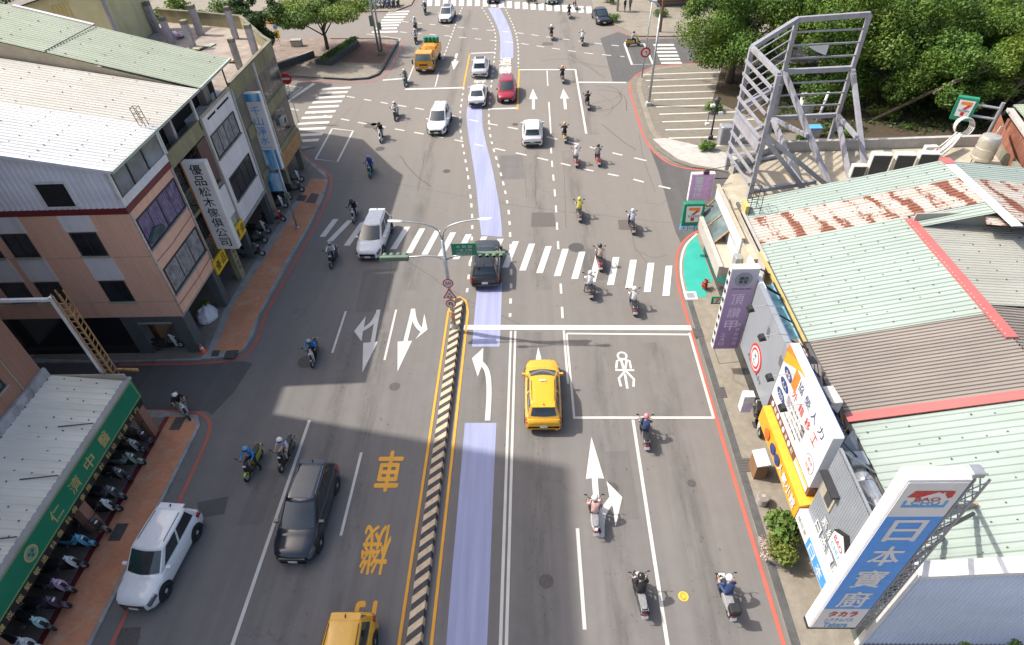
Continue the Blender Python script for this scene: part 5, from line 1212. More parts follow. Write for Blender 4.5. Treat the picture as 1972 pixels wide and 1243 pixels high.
for px, c1, c2, a, lb in (((563, 345), 'sc_white', 'sc_black', -75, 'white scooter in the open ground floor of the mossy house'), ((563, 364), 'sc_black', 'sc_black', -80, 'black scooter in the mossy house entrance behind the lamp post'),
                          ((540, 378), 'sc_mint', 'sc_black', -85, 'pale scooter parked under the blue water sign'), ((531, 394), 'sc_white', 'sc_black', -85, 'white-nosed scooter under the blue water sign'), ((527, 418), 'sc_red', 'sc_black', -95, 'red scooter parked below the white house corner'),
                          ((497, 442), 'sc_silver', 'sc_black', -90, 'silver scooter under the white house'), ((489, 462), 'sc_black', 'sc_black', -80, 'black scooter by the yellow shop sign'), ((484, 486), 'sc_black', 'sc_grey', -85, 'black and grey scooter by the small yellow pillar')):
    p = G(px[0], px[1], .5); scooter(lb, (p.x, p.y, .13), D(a), c1, group='scooters parked by the left houses', accent=c2)
# long row of parked scooters at the top left edge, a dozen pixels each
cols = ['sc_black', 'sc_white', 'sc_grey', 'sc_black', 'sc_red', 'sc_silver', 'sc_black', 'sc_teal', 'sc_white', 'sc_blue']
ordn = list(ords) + ['fourteenth', 'fifteenth', 'sixteenth', 'seventeenth', 'eighteenth', 'nineteenth', 'twentieth'] + ['twenty-'+o for o in ords[:9]] + ['thirtieth']
for i in range(30):
    far_scooter(f'{ordn[i]} parked scooter from the left in the long far row', (-38.5 + i*.66, 97.8 - i*.03 + (i % 3)*.12, .15), D(180 + (i*53 % 17) - 8), cols[i*7 % 10], 'scooters in the long far row')
for i in range(7):
    far_scooter(f'{ords[i]} parked scooter from the left on the far pavement', (-26.6 + i*.75, 99.8 + (i % 2)*.2, .15), D(170 + (i*41 % 23)), cols[i*3 % 10], 'scooters on the far pavement')
# ------------------------------------------------------------------ building helpers
def corr(o, u, v, pitch=0.25, rise=0.035, wide=0.35, th=0.0):
    """corrugated sheet: ridges run along u, repeat along v; returns MB"""
    o = Vector(o); u = Vector(u); v = Vector(v); n = u.cross(v).normalized()
    if n.z < 0: n = -n
    k = max(1, int(v.length/pitch)); vd = v/k; m = MB(); A = []
    prof = [(0, 0), (.5-wide/2-.08, 0), (.5-wide/2+.04, rise), (.5+wide/2-.04, rise), (.5+wide/2+.08, 0)]
    for i in range(k):
        for t, h in prof: A.append(o + vd*(i+t) + n*h)
    A.append(o+v)
    N = len(A); m.add([tuple(p) for p in A] + [tuple(p+u) for p in A], [(i, i+1, N+i+1, N+i) for i in range(N-1)])
    if th: m.add([tuple(o-n*th), tuple(o+u-n*th), tuple(o+u+v-n*th), tuple(o+v-n*th)], [(3, 2, 1, 0)])
    return m
def screws(o, u, v, nu, nv, parent, jit=.15, seed=1):
    o = Vector(o); u = Vector(u); v = Vector(v); n = u.cross(v).normalized(); n = -n if n.z < 0 else n
    rr = random.Random(seed); m = MB()
    for i in range(nu):
        for j in range(nv):
            if rr.random() < .35: continue
            p = o + u*((i+.5+rr.uniform(-jit, jit)*.2)/nu) + v*((j+.5+rr.uniform(-jit, jit))/nv) + n*.045
            m.box(p.x-.026, p.y-.026, p.z-.02, p.x+.026, p.y+.026, p.z+.012)
    return tag(m.build('roof_screw', 'gutter', parent), kind='stuff')
def win_x(b, X, y0, y1, z0, z1, glass_='window_glass', nm=3, fr='dark_metal', out=1, curtain=None, th=.06):
    """window on a wall x = X (facing +x if out=1): frame part with glass and mullions"""
    s = out; m = MB()
    m.box(X, y0, z0, X+s*th, y0+.07, z1); m.box(X, y1-.07, z0, X+s*th, y1, z1); m.box(X, y0+.07, z0, X+s*th, y1-.07, z0+.07); m.box(X, y0+.07, z1-.07, X+s*th, y1-.07, z1)
    for i in range(1, nm): y = lerp(y0, y1, i/nm); m.box(X, y-.03, z0+.07, X+s*th*.8, y+.03, z1-.07)
    w_ = m.build('window', fr, b)
    m = MB(); m.box(X, y0+.07, z0+.07, X+s*.02, y1-.07, z1-.07); sub('glass_pane', m, glass_, w_)
    if curtain:
        m = MB(); rr = random.Random(int(y0*10+z0*7)); y = y0+.1
        while y < y1-.15:
            d = rr.uniform(.08, .16); m.box(X+s*.02, y, z0+.09, X+s*rr.uniform(.024, .034), min(y+d*.75, y1-.1), z1-.09); y += d
        tag(sub('curtain', m, curtain, w_), kind='stuff')
    m = MB(); m.box(X, y0-.08, z0-.08, X+s*(th+.06), y1+.08, z0-.005); sub('sill', m, 'kerb', w_)
    return w_
def win_y(b, Y, x0, x1, z0, z1, glass_='window_glass', nm=2, fr='dark_metal', th=.06, sill='cream_render'):
    m = MB(); s = -1
    m.box(x0, Y, z0, x0+.07, Y+s*th, z1); m.box(x1-.07, Y, z0, x1, Y+s*th, z1); m.box(x0+.07, Y, z0, x1-.07, Y+s*th, z0+.07); m.box(x0+.07, Y, z1-.07, x1-.07, Y+s*th, z1)
    for i in range(1, nm): x = lerp(x0, x1, i/nm); m.box(x-.03, Y, z0+.07, x+.03, Y+s*th*.8, z1-.07)
    w_ = m.build('window', fr, b); m = MB(); m.box(x0+.07, Y, z0+.07, x1-.07, Y+s*.02, z1-.07); sub('glass_pane', m, glass_, w_)
    if sill: m = MB(); m.box(x0-.08, Y, z0-.10, x1+.08, Y+s*(th+.07), z0-.005); sub('sill', m, sill, w_)
    return w_
def board(root, name, pts, th, mat):
    m = MB(); m.slab(pts, th); return m.build(name, mat, root)
FX = -19.6
# ------------------------------------------------------------------ peach corner house
ph = thing('corner_house', 'peach tiled corner house with white corrugated rooftop storey', 'house', (-24, 27.6, 0), world=True)
YN, YF = 25.25, 30.0
m = MB(); m.box(FX, YN, 2.93, -30.6, YF, 9.5); m.build('wall', 'peach_tile', ph)
m = MB(); m.box(FX+.06, YN-.06, 9.5, -30.6, YF-.02, 9.82); m.build('red_band', 'maroon', ph)
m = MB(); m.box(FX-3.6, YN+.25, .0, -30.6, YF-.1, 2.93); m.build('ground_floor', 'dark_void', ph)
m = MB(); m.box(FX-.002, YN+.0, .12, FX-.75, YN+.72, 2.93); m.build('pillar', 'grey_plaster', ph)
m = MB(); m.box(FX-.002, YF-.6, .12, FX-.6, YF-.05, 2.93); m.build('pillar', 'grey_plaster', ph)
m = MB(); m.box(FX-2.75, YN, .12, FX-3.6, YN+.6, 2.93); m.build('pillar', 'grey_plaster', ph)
m = MB(); m.box(FX-.75, YN+.003, 2.45, FX-2.75, YN+.5, 2.93); m.build('lintel', 'grey_plaster', ph)
m = MB(); m.box(FX-.80, YN-.06, 2.42, FX-2.70, YN-.003, 2.52); m.build('signboard_frame', 'kerb', ph)
m = MB(); m.box(FX-3.62, YN+.03, .14, -30.6, YN+.24, 2.9); m.build('shop_window', 'black_gloss', ph)
m = MB(); m.box(FX-2.9, YN+1.2, .12, FX-3.3, YF-.5, 2.4); m.build('timber_door', 'wood', ph)
m = MB(); m.box(FX+.03, YN-.03, 2.86, FX-.0, YF, 2.96); m.build('ledge', 'cream_render', ph)
a = GX(258, 427, FX); b_ = GX(358, 396, FX); win_x(ph, FX, YN+.25, YF-.25, 7.22, 8.98, 'window_glass', 4, curtain='curtain_purple')
win_x(ph, FX, YN+.35, YF-.25, 4.22, 5.88, 'window_glass', 3, curtain='curtain_grey')
m = MB(); m.loft([[(FX+.07, YN+.35+dy, 7.5+z) for dy, z in ((0, 0), (1.5, 0), (1.5, .25), (.75, .55), (0, .25))], [(FX+.20, YN+.40+dy, 7.5+z) for dy, z in ((0, 0), (1.4, 0), (1.4, .22), (.7, .5), (0, .22))]]); m.build('window_hood', 'teal_glass', ph, 40)
for (xa, xb) in ((GY(130, 444, YN).x, GY(182.5, 444, YN).x), (GY(-4, 446, YN).x, GY(47, 446, YN).x), (-28.6, -27.2)):
    m = MB(); m.box(xa-.12, YN-.025, 8.55, xb+.1, YN, 9.5); m.build('white_panel', 'white_tile', ph)
    m = MB(); m.box(xa-.12, YN-.025, 5.55, xb+.1, YN, 7.05); m.build('white_panel', 'white_tile', ph)
    win_y(ph, YN, xa, xb, 7.12, 8.5, 'window_glass'); win_y(ph, YN, xa, xb, 4.1, 5.48, 'window_glass', 1)
for zz in (4.0, 6.95):
    m = MB(); m.box(FX+.004, YN-.004, zz, -30.6, YN+.1, zz+.035); m.build('tile_joint', 'cream_render', ph)
# rooftop storey
A0, A1 = Vector((-19.25, 25.05, 11.80)), Vector((-19.25, 34.95, 11.80))
sl = (13.87-11.86)/(29.73-19.6)
UA = Vector((-11.4, 0, 11.4*sl))
m = corr((-30.6, YN, 9.82), (0, 0, 1.95), (10.9, 0, 0), .28, .04); 
V2 = []
for (x, y, z) in m.v: V2.append((x, y-.045, z if z < 10 else 11.72 + (-19.6-x)*sl))
m.v = V2; m.build('rooftop_wall', 'sheet_wall', ph)
win_y(ph, YN-.06, GY(55, 338, YN).x, GY(119, 338, YN).x, 9.95, 11.3, 'dark_void', 1, 'white_plastic', sill=None)
for i, (ya, yb) in enumerate(((25.45, 26.7), (26.75, 28.2), (28.25, 29.9))):
    m = MB(); m.box(FX-.02, ya, 10.28, FX-.05, yb, 11.70); g = m.build('glazing', 'tint_glass', ph)
    m = MB(); m.box(FX+.02, ya-.04, 10.2, FX-.06, ya+.04, 11.75); sub('mullion', m, 'dark_metal', g)
m = MB(); m.box(FX+.03, YN-.02, 9.83, FX-.12, YF, 10.27); m.build('parapet', 'white_tile', ph)
for y in (25.3, 30.0): m = MB(); m.box(FX+.03, y-.07, 10.25, FX-.1, y+.07, 11.75); m.build('corner_post', 'white_plastic', ph)
m = corr(A0 + Vector((0, 0, 0)), UA, (0, 4.9, 0), .27, .04, th=.06); rf = m.build('roof', 'sheet_white', ph)
m = corr(A0 + Vector((0, 4.9, 0)), UA, (0, 5.0, 0), .27, .04, th=.06); m.build('roof', 'sheet_cream', ph)
screws(A0, UA, (0, 4.9, 0), 8, 9, ph, seed=3); screws(A0+Vector((0, 4.9, 0)), UA, (0, 5, 0), 9, 6, ph, seed=5)
m = MB(); m.bar(A0+Vector((.03, 0, -.05)), A1+Vector((.03, 0, -.05)), .12, .14); m.build('eave_trim', 'trim_green', ph)
m = MB(); m.bar(A0+Vector((0, -.03, .0)), A0+UA+Vector((0, -.03, .0)), .08, .16); m.build('gable_trim', 'sheet_wall', ph)
for y in (25.33, 29.9): m = MB(); m.tube((FX+.07, y, 3.0), (FX+.07, y, 9.5), .045, n=8); m.build('downpipe', 'pipe_white', ph, True)
m = MB(); m.path([(FX+.05, 25.4, 6.5), (FX+.05, 27.2, 6.42), (FX+.05, 29.9, 6.55)], .012, 5); m.path([(FX+.05, 25.4, 3.6), (FX+.05, 28, 3.52), (FX+.05, 29.9, 3.62)], .012, 5); m.build('cable', 'black', ph)
# ------------------------------------------------------------------ narrow grimy house behind the tall sign
dh = thing('narrow_house', 'narrow grimy house wedged between the peach and white houses', 'house', (-24, 32.4, 0), world=True)
m = MB(); m.box(FX-.9, 30.03, 3.0, -40, 34.5, 9.9); m.build('wall', 'mossy_dark', dh)
m = MB(); m.box(FX-.05, 30.05, 2.75, FX-.9, 34.48, 3.0); m.build('balcony_slab', 'mossy', dh)
m = MB(); m.box(FX-.05, 30.05, 6.1, FX-.9, 34.48, 6.3); m.build('balcony_slab', 'mossy', dh)
m = MB(); m.box(FX+.0, 30.05, 9.3, FX-.9, 34.48, 9.45); m.box(FX, 30.05, 9.45, FX-.12, 34.48, 10.2); m.build('roof_parapet', 'mossy', dh)
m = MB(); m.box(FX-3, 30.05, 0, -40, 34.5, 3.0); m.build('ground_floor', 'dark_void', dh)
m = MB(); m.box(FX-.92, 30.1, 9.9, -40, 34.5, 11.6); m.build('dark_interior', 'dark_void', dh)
for z0 in (3.2, 6.5):
    win_x(dh, FX-.89, 30.6, 33.9, z0+.6, z0+2.3, 'window_glass', 3)
    m = MB()
    for k in range(16): y = 30.2+k*.28; m.tube((FX-.1, y, z0-.2), (FX-.1, y, z0+2.6), .016, n=5)
    for k in range(6): z = z0-.1+k*.5; m.tube((FX-.1, 30.1, z), (FX-.1, 34.45, z), .016, n=5)
    m.build('window_grille', 'dark_metal', dh)
m = MB(); m.box(FX-.02, 33.2, 6.6, FX-.3, 34.45, 9.2); m.build('brown_panel', 'brown_sign', dh)
m = MB(); m.box(FX+.02, 33.0, 4.0, FX-.06, 34.5, 6.0); m.build('white_panel', 'marble_panel', dh)
m = MB(); m.box(FX-.05, 32.9, 3.1, FX-.5, 34.4, 3.95); m.build('green_panel', 'sheet_palegreen', dh)
m = MB(); m.box(FX+.05, 30.1, 10.2, FX-.02, 30.2, 11.75); m.build('post', 'white_plastic', dh)
m = MB(); m.box(FX-.0, 34.35, 9.6, FX-.12, 34.5, 11.8); m.build('post', 'white_plastic', dh)
m = MB(); m.box(FX-.3, 32.0, 9.5, FX-.8, 32.25, 11.6); m.build('post', 'column_paint', dh)
# ------------------------------------------------------------------ white panelled house
wh_ = thing('panelled_house', 'white marble-panelled house with pale green sheet roof', 'house', (-24, 37, 0), world=True)
m = MB(); m.box(FX, 34.55, 2.85, -40, 39.45, 10.1); m.build('wall', 'marble_panel', wh_)
m = MB(); m.box(FX+.05, 34.52, 2.6, FX-.4, 39.47, 2.85); m.build('beam', 'kerb', wh_)
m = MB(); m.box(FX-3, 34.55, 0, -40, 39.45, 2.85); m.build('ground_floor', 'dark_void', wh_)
for y in (34.6, 39.0): m = MB(); m.box(FX+.0, y, .12, FX-.45, y+.4, 2.6); m.build('pillar', 'grey_plaster', wh_)
win_x(wh_, FX, 34.95, 38.75, 7.45, 8.95, 'window_glass', 4, curtain='curtain_grey'); win_x(wh_, FX, 35.2, 38.85, 4.3, 5.95, 'window_glass', 4)
for y in (34.55, 39.3): m = MB(); m.box(FX+.06, y, 2.9, FX, y+.15, 10.1); m.build('edge_trim', 'cream_render', wh_)
m = MB(); m.box(FX+.02, 34.6, 10.1, FX-.15, 39.4, 10.3); m.build('parapet', 'cream_render', wh_)
for ya, yb in ((35.4, 36.6), (36.9, 38.8)): m = MB(); m.box(FX+.008, ya, 9.75, FX, yb, 9.88); m.build('slot', 'dark_void', wh_)
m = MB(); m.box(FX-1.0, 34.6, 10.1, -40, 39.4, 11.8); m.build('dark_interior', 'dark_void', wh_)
m = MB(); m.box(FX-.4, 36.8, 10.1, FX-.9, 37.5, 11.5); m.build('grey_cabinet', 'grey_tile', wh_)
for y in (37.4, 39.35): m = MB(); m.bar((FX-.05, y, 10.2), (FX-.05, y, 11.8), .07, .07); m.build('post', 'dark_metal', wh_)
B0 = Vector((-19.2, 35.05, 11.83)); slb = (14.71-11.9)/(29.41-19.59); slb2 = (15.48-11.93)/(32.13-19.58)
B1 = Vector((-19.2, 39.95, 11.86)); UB = Vector((-22, 0, 22*(slb+slb2)/2))
m = corr(B0, UB, (0, 4.9, 0), .25, .035, th=.06); m.build('roof', 'sheet_palegreen', wh_); screws(B0, UB, (0, 4.9, 0), 14, 6, wh_, seed=8)
m = MB(); m.add([tuple(B0+Vector((-.2, 0, -.08))), tuple(B0+UB+Vector((0, 0, -.08))), tuple(Vector((-41.2, 35.05, 12.5))), (-19.4, 35.05, 11.5)], [(0, 1, 2, 3)]); m.build('side_cladding', 'cream_render', wh_)
m = MB(); m.bar(B0+Vector((.03, 0, -.05)), B1+Vector((.03, 0, -.05)), .12, .14); m.build('eave_trim', 'trim_green', wh_)
m = MB(); m.bar(B1+Vector((-12.2, .05, 12.2*(slb+slb2)/2+.03)), B1+Vector((-7.8, .05, 7.8*(slb+slb2)/2+.03)), .25, .06); m.build('ridge_flashing', 'ridge_white', wh_)
m = MB(); q = B0 + UB*.36; m.bar(q+Vector((0, .0, .05)), q+Vector((.25, 4.9, .05)), .04, .04); m.build('lap_joint', 'gutter', wh_)
m = MB(); m.tube((FX+.08, 39.35, .3), (FX+.08, 39.35, 10.1), .05, n=8); m.build('downpipe', 'pipe_white', wh_, True)
# television bracket on the cream roof
ar = thing('roof_bracket', 'small rusty steel bracket on the cream roof edge', 'bracket', (-19.9, 29.7, 11.9), world=True)
m = MB()
for dx, dy in ((0, 0), (.3, 0), (0, .3), (.3, .3)): m.tube((-20.0+dx, 29.6+dy, 11.9), (-20.15+dx, 29.65+dy, 12.9), .02, n=5)
for z in (12.3, 12.6, 12.9): m.path([(-20.1, 29.6, z), (-19.8, 29.6, z), (-19.8, 29.9, z), (-20.1, 29.9, z), (-20.1, 29.6, z)], .015, 4)
m.build('frame', 'rust_metal', ar)
# ------------------------------------------------------------------ mossy concrete house with roof terrace
mh = thing('mossy_house', 'mossy unfinished concrete house with bare columns on its roof', 'house', (-25, 46, 0), world=True)
plan = [(FX, 39.6), (FX, 48.2), (-20.6, 49.4), (-24.4, 55.2), (-28, 56.6), (-33.0, 58.4), (-33, 39.6)]
m = MB(); m.prism(plan, 2.9, 9.3); m.build('wall', 'mossy_dark', mh)
m = MB(); m.prism([(x+.0, y) for x, y in plan], 9.3, 9.36); m.build('roof_slab', 'slab_roof', mh)
for i, (a, b_) in enumerate(zip(plan[:6], plan[1:6])):
    m = MB(); m.bar((a[0]-.08, a[1], 9.85), (b_[0]-.08, b_[1], 9.85), .16, 1.0); m.build('parapet', 'mossy', mh)
    m = MB(); m.bar((a[0]-.08, a[1], 10.40), (b_[0]-.08, b_[1], 10.40), .26, .10); m.build('coping', 'mossy_dark', mh)
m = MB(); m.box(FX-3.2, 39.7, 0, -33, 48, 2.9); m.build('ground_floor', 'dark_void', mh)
m = MB(); m.box(FX-3.15, 44.5, .15, FX-3.2, 47.5, 2.7); m.build('shutter', 'teal', mh)
for y in (39.7, 43.7, 47.6): m = MB(); m.box(FX-.0, y, .12, FX-.5, y+.5, 2.9); m.build('pillar', 'mossy_dark', mh)
for z in (3.4, 6.4): m = MB(); m.box(FX+.10, 39.75, z, FX, 48.1, z+.45+(.35 if z > 5 else 0)); m.build('spandrel', 'mossy', mh)
m = MB(); m.box(FX+.14, 43.6, 2.95, FX, 43.8, 10.3); m.build('downpipe', 'pipe_white', mh)
for y0, y1 in ((41.6, 43.4), (44.1, 48.0)):
    for z0, z1 in ((4.0, 6.3), (7.4, 9.3)):
        m = MB(); m.box(FX+.03, y0, z0, FX, y1, z1); w_ = m.build('window', 'grey_tile', mh)
        m = MB(); k = int((y1-y0)/.9)
        for i in range(k): m.box(FX+.045, y0+.06+i*(y1-y0)/k, z0+.08, FX+.03, y0-.06+(i+1)*(y1-y0)/k, z1-.08)
        sub('glass_pane', m, 'window_glass', w_)
m = MB(); m.box(FX+.35, 45.3, 5.0, FX+.02, 46.1, 5.55); m.build('window_unit', 'aircon', mh)
m = MB(); m.box(FX+.36, 45.4, 5.05, FX+.35, 46.0, 5.5); m.build('window_unit_grille', 'grille_dark', mh)
m = MB(); m.slab([(FX+.20, 43.2, 2.3), (FX+.20, 48.2, 2.3), (FX+.20, 48.2, 3.45), (FX+.20, 43.2, 3.45)], .16); m.build('shop_fascia', 'orange_rust', mh)
m = MB(); m.slab([(FX+.22, 48.2, 2.2), (FX-.9, 49.5, 2.2), (FX-.9, 49.5, 3.5), (FX+.22, 48.2, 3.5)], .12); m.build('shop_fascia', 'water_print', mh)
cb = [((232, 62), (208, 2)), ((303, 62), (280, 5)), ((387, 68), (372, 10)), ((455, 75), (435, 14)), ((330, 83), (308, 48)), ((372, 93), (350, 40)), ((463, 133), (443, 75)), ((493, 105), (473, 48)), ((250, 55), (228, -6))]
for i, (bp, tp_) in enumerate(cb[:8]):
    p = G(*bp, 9.36); t_ = GY(*tp_, p.y); hh = max(11.3, min(13.2, t_.z)); s_ = .19 + .02*(i % 3)
    m = MB(); m.box(p.x-s_, p.y-s_, 9.36, p.x+s_, p.y+s_, hh); c_ = m.build('column', 'column_paint', mh)
    m = MB(); m.box(p.x-s_-.01, p.y-s_-.01, hh-.25, p.x+s_+.01, p.y+s_+.01, hh+.03); sub('column_head', m, 'mossy_dark', c_)
# debris on the terrace
rr = random.Random(3)
def rubble(name, label, cat, px, z, mat, n, sz, seed=1, flat=.4):
    p = G(*px, z); o = thing(name, label, cat, (p.x, p.y, z), world=True); rr = random.Random(seed)
    for i in range(n):
        m = MB(); x, y = p.x+rr.uniform(-sz, sz), p.y+rr.uniform(-sz, sz); w_, d, h_ = rr.uniform(.2, .5)*sz, rr.uniform(.2, .6)*sz, rr.uniform(.1, .4)*flat
        a = rr.uniform(0, 3); c, s = math.cos(a), math.sin(a); zz = z + i*.05
        V = [(x+(u*w_)*c-(v*d)*s, y+(u*w_)*s+(v*d)*c, zz+k*h_+rr.uniform(-.03, .03)) for k in (0, 1) for u, v in ((-1, -1), (1, -1), (1, 1), (-1, 1))]
        m.add(V, [(0, 3, 2, 1), (4, 5, 6, 7), (0, 1, 5, 4), (1, 2, 6, 5), (2, 3, 7, 6), (3, 0, 4, 7)]); m.build('sheet' if flat < .5 else 'piece', mat[i % len(mat)], o)
    return o
rubble('debris_pile', 'crumpled white sheets heaped between the roof columns', 'debris', (337, 74), 9.36, ['sign_white', 'column_paint', 'sign_pink', 'sign_white'], 7, .55, 2, .6)
rubble('debris_pile', 'pale boards lying on the concrete roof terrace', 'debris', (397, 92), 9.36, ['sheet_palegreen', 'white_render', 'cream_render'], 4, .7, 5, .25)
rubble('timber_stack', 'yellowish planks stacked beside the pale green roof edge', 'timber', (437, 116), 9.36, ['gold', 'wood', 'cream_render'], 4, .8, 9, .3)
# ------------------------------------------------------------------ cream-yellow house behind
yh = thing('cream_house', 'cream-yellow house with grey roof at the top left corner', 'house', (-40, 53, 0), world=True)
m = MB(); m.add([(-32.4, 50, 0), (-48, 50, 0), (-48, 56.5, 0), (-32.4, 56.5, 0), (-32.4, 50, 14.4), (-48, 50, 10.8), (-48, 56.5, 10.8), (-32.4, 56.5, 14.4)], [(0, 1, 5, 4), (1, 2, 6, 5), (2, 3, 7, 6), (3, 0, 4, 7), (4, 5, 6, 7)]); m.build('wall', 'cream_wall', yh)
m = corr((-31.9, 49.6, 14.62), (-18, 0, -4.15), (0, 7.5, 0), .3, .04, th=.06); m.build('roof', 'grey_tile', yh)
m = MB(); m.bar((-32.2, 49.95, 10.0), (-32.2, 49.95, 14.4), .35, .12); m.build('corner_strip', 'column_paint', yh)
for k in range(5): m = MB(); m.box(-35.2-k*.32, 49.97, 11.2, -35.0-k*.32, 50, 13.2-k*.07); m.build('corrugation_rib', 'gold', yh)
# ------------------------------------------------------------------ projecting signs on the left
def box_sign(name, label, x0, x1, Y, z0, z1, th, face, side, cat='sign'):
    o = thing(name, label, cat, ((x0+x1)/2, Y, z0), world=True)
    m = MB(); m.box(x0, Y, z0, x1, Y+th, z1); m.build('box', side, o)
    m = MB(); m.box(x0+.04, Y-.012, z0+.04, x1-.04, Y, z1-.04); m.build('face', face, o)
    return o
R_, U_, DN = (1, 0, 0), (0, 0, 1), (0, 0, -1)
s1 = box_sign('vertical_sign', 'tall white sign with black characters beside the peach house', -19.62, -18.28, 31.0, 3.42, 9.22, .42, 'sign_offwhite', 'sign_offwhite')
m = MB(); m.box(-19.66, 30.985, 3.40, -19.58, 31.2, 9.24); m.build('orange_edge', 'orange', s1)
put_column(s1, 'letter_black', '優品松木傢俱公司', (-18.93, 30.985, 8.78), DN, R_, .66, .60, .69, .012, .004)
m = MB()
for z in (4.2, 6.4, 8.6): m.tube((-19.6, 31.2, z), (-20.5, 31.2, z), .03, n=6)
m.build('bracket', 'dark_metal', s1)
s2 = box_sign('vertical_sign', 'blue and white vertical sign on the mossy house', -19.88, -18.52, 41.0, 3.55, 9.2, .38, 'sign_offwhite', 'sign_offwhite')
m = MB(); m.box(-19.84, 40.975, 3.6, -18.56, 40.988, 5.1); m.build('printed_panel', 'water_print', s2)
m = MB(); m.box(-19.84, 40.975, 8.62, -18.56, 40.988, 9.16); m.build('printed_panel', 'water_print', s2)
put_column(s2, 'sign_blue', '千山淨水', (-19.15, 40.985, 7.98), DN, R_, .62, .60, .72, .010, .004)
m = MB(); put_text(m, '千山淨水生活館', (-19.15, 40.985, 5.3), R_, U_, .8, .12, 0, .004); m.build('lettering', 'sign_blue', s2)
m = MB()
for z in (4.5, 6.5, 8.8): m.tube((-19.85, 41.2, z), (FX-.1, 41.2, z), .03, n=6)
m.box(-19.9, 41.05, 3.5, -19.75, 41.35, 9.2); m.build('bracket', 'dark_metal', s2)
s3 = box_sign('hanging_sign', 'lower blue water sign hanging above the parked scooters', -19.75, -18.75, 40.55, 2.0, 3.5, .12, 'water_print', 'sky_blue')
m = MB(); m.tube((-19.3, 40.6, 3.5), (-19.3, 40.6, 4.2), .025); m.build('bracket', 'dark_metal', s3)
ys = thing('shop_sign', 'yellow shop sign with black characters under the tall white sign', 'sign', (FX+.1, 32.4, 2.6), world=True)
for y0, y1, tx in ((29.75, 31.35, '優品'), (33.2, 34.7, '傢俱')):
    m = MB(); m.box(FX+.02, y0, 2.35, FX+.14, y1, 3.3); pn = m.build('panel', 'sign_yellow', ys)
    m = MB(); k = len(tx)
    for i, ch in enumerate(tx): put_text(m, ch, (FX+.142, lerp(y0, y1, (i+.5)/k), 2.83), (0, 1, 0), U_, .55, .6, .01, .003)
    sub('lettering', m, 'letter_black', pn)
m = MB(); m.box(FX+.0, 31.35, 2.6, FX+.08, 33.2, 3.0); m.build('backing', 'dark_metal', ys)
pl = thing('sign_pillar', 'small yellowish pillar with characters beside the parked scooters', 'pillar', (FX-.1, 32.6, .12), world=True)
m = MB(); m.box(FX-.35, 32.2, .12, FX+.0, 32.8, 2.6); m.build('shaft', 'mossy', pl)
put_column(pl, 'letter_black', '松木傢俱', (FX+.004, 32.5, 2.2), DN, (0, 1, 0), .3, .3, .42, 0, .004)
# wrapped heap, cone and frames at the peach house corner
p = G(398, 607, .3); hp = thing('wrapped_heap', 'grey-white tarpaulin heap at the peach house corner', 'tarpaulin', (p.x, p.y, .13))
m = MB(); n = 14; rings = []
rr = random.Random(6)
for k, (r, z) in enumerate(((1.0, 0), (.95, .2), (.78, .5), (.5, .72), (.15, .82))):
    rings.append([(math.cos(2*PI*i/n)*r*(.62+rr.uniform(-.09, .09)), math.sin(2*PI*i/n)*r*(.85+rr.uniform(-.1, .1)), z+rr.uniform(-.06, .06)) for i in range(n)])
m.loft(rings); m.build('cover', 'tarp', hp, 25)
m = MB(); m.loft([[(x*.25-.1, y*.3+.4, .72+z) for x, y, z in ((-1, -1, -.05), (1, -1, .0), (1, 1, -.1), (-1, 1, 0))], [(x*.2-.1, y*.2+.4, .86) for x, y in ((-1, -1), (1, -1), (1, 1), (-1, 1))]]); m.build('green_scrap', 'grass', hp)
p = G(391, 676, .2); cn = thing('traffic_cone', 'orange traffic cone on the corner by the grey pillar', 'cone', (p.x, p.y, .13))
m = MB(); m.lathe([(.16, .03), (.15, .05), (.035, .62), (.02, .63)], 14); m.build('cone', 'cone_orange', cn, 40)
m = MB(); m.box(-.18, -.18, 0, .18, .18, .03); m.build('base', 'cone_orange', cn)
m = MB(); m.lathe([(.118, .24), (.092, .38)], 14); m.build('band', 'sign_white', cn, True)
# street lamp in front of the mossy house
lp = G(573, 440, .13); ll = thing('lamp_post', 'thin grey post on the brick pavement before the mossy house', 'post', (lp.x, lp.y, .13))
m = MB(); m.tube((0, 0, 0), (0, 0, 6.2), .075, .055, 10); m.build('pole', 'galv', ll, True)
m = MB(); m.box(-.16, -.1, 2.55, .16, .12, 2.95); m.build('junction_box', 'signal_green', ll)
m = MB(); m.lathe([(.16, 0), (.15, .12), (.085, .16)], 10); m.build('base', 'galv', ll)
# ------------------------------------------------------------------ arcade with green sign (bottom left)
ac = thing('clinic_arcade', 'low arcade with cream sheet canopy and long green sign', 'arcade', (-21, 8, 0), world=True)
SX = -19.42
m = MB(); m.slab([(SX, -6, 2.55), (SX, 19.75, 2.55), (SX, 19.75, 3.72), (SX, -6, 3.72)], .12); fb = m.build('sign_band', 'deep_green', ac)
m = MB()
for z in (2.62, 3.66): m.box(SX, -6, z-.012, SX+.006, 19.7, z+.012)
m.box(SX, 19.62, 2.62, SX+.006, 19.645, 3.66); sub('gold_line', m, 'gold', fb)
ZB = 3.12
for ch, px in (('仁', (104, 985)), ('濟', (139, 928)), ('中', (166, 883)), ('醫', (197, 842))):
    q = GX(px[0], px[1], SX); m = MB(); put_text(m, ch, (SX+.008, q.y, ZB), (0, 1, 0), U_, .62, .62, .012, .002); sub('lettering', m, 'gold', fb)
q = GX(53, 1060, SX); m = MB(); m.lathe([(.33, 0), (.33, .012)], 24, (SX, q.y, ZB), 'x'); em = sub('emblem', m, 'gold', fb)
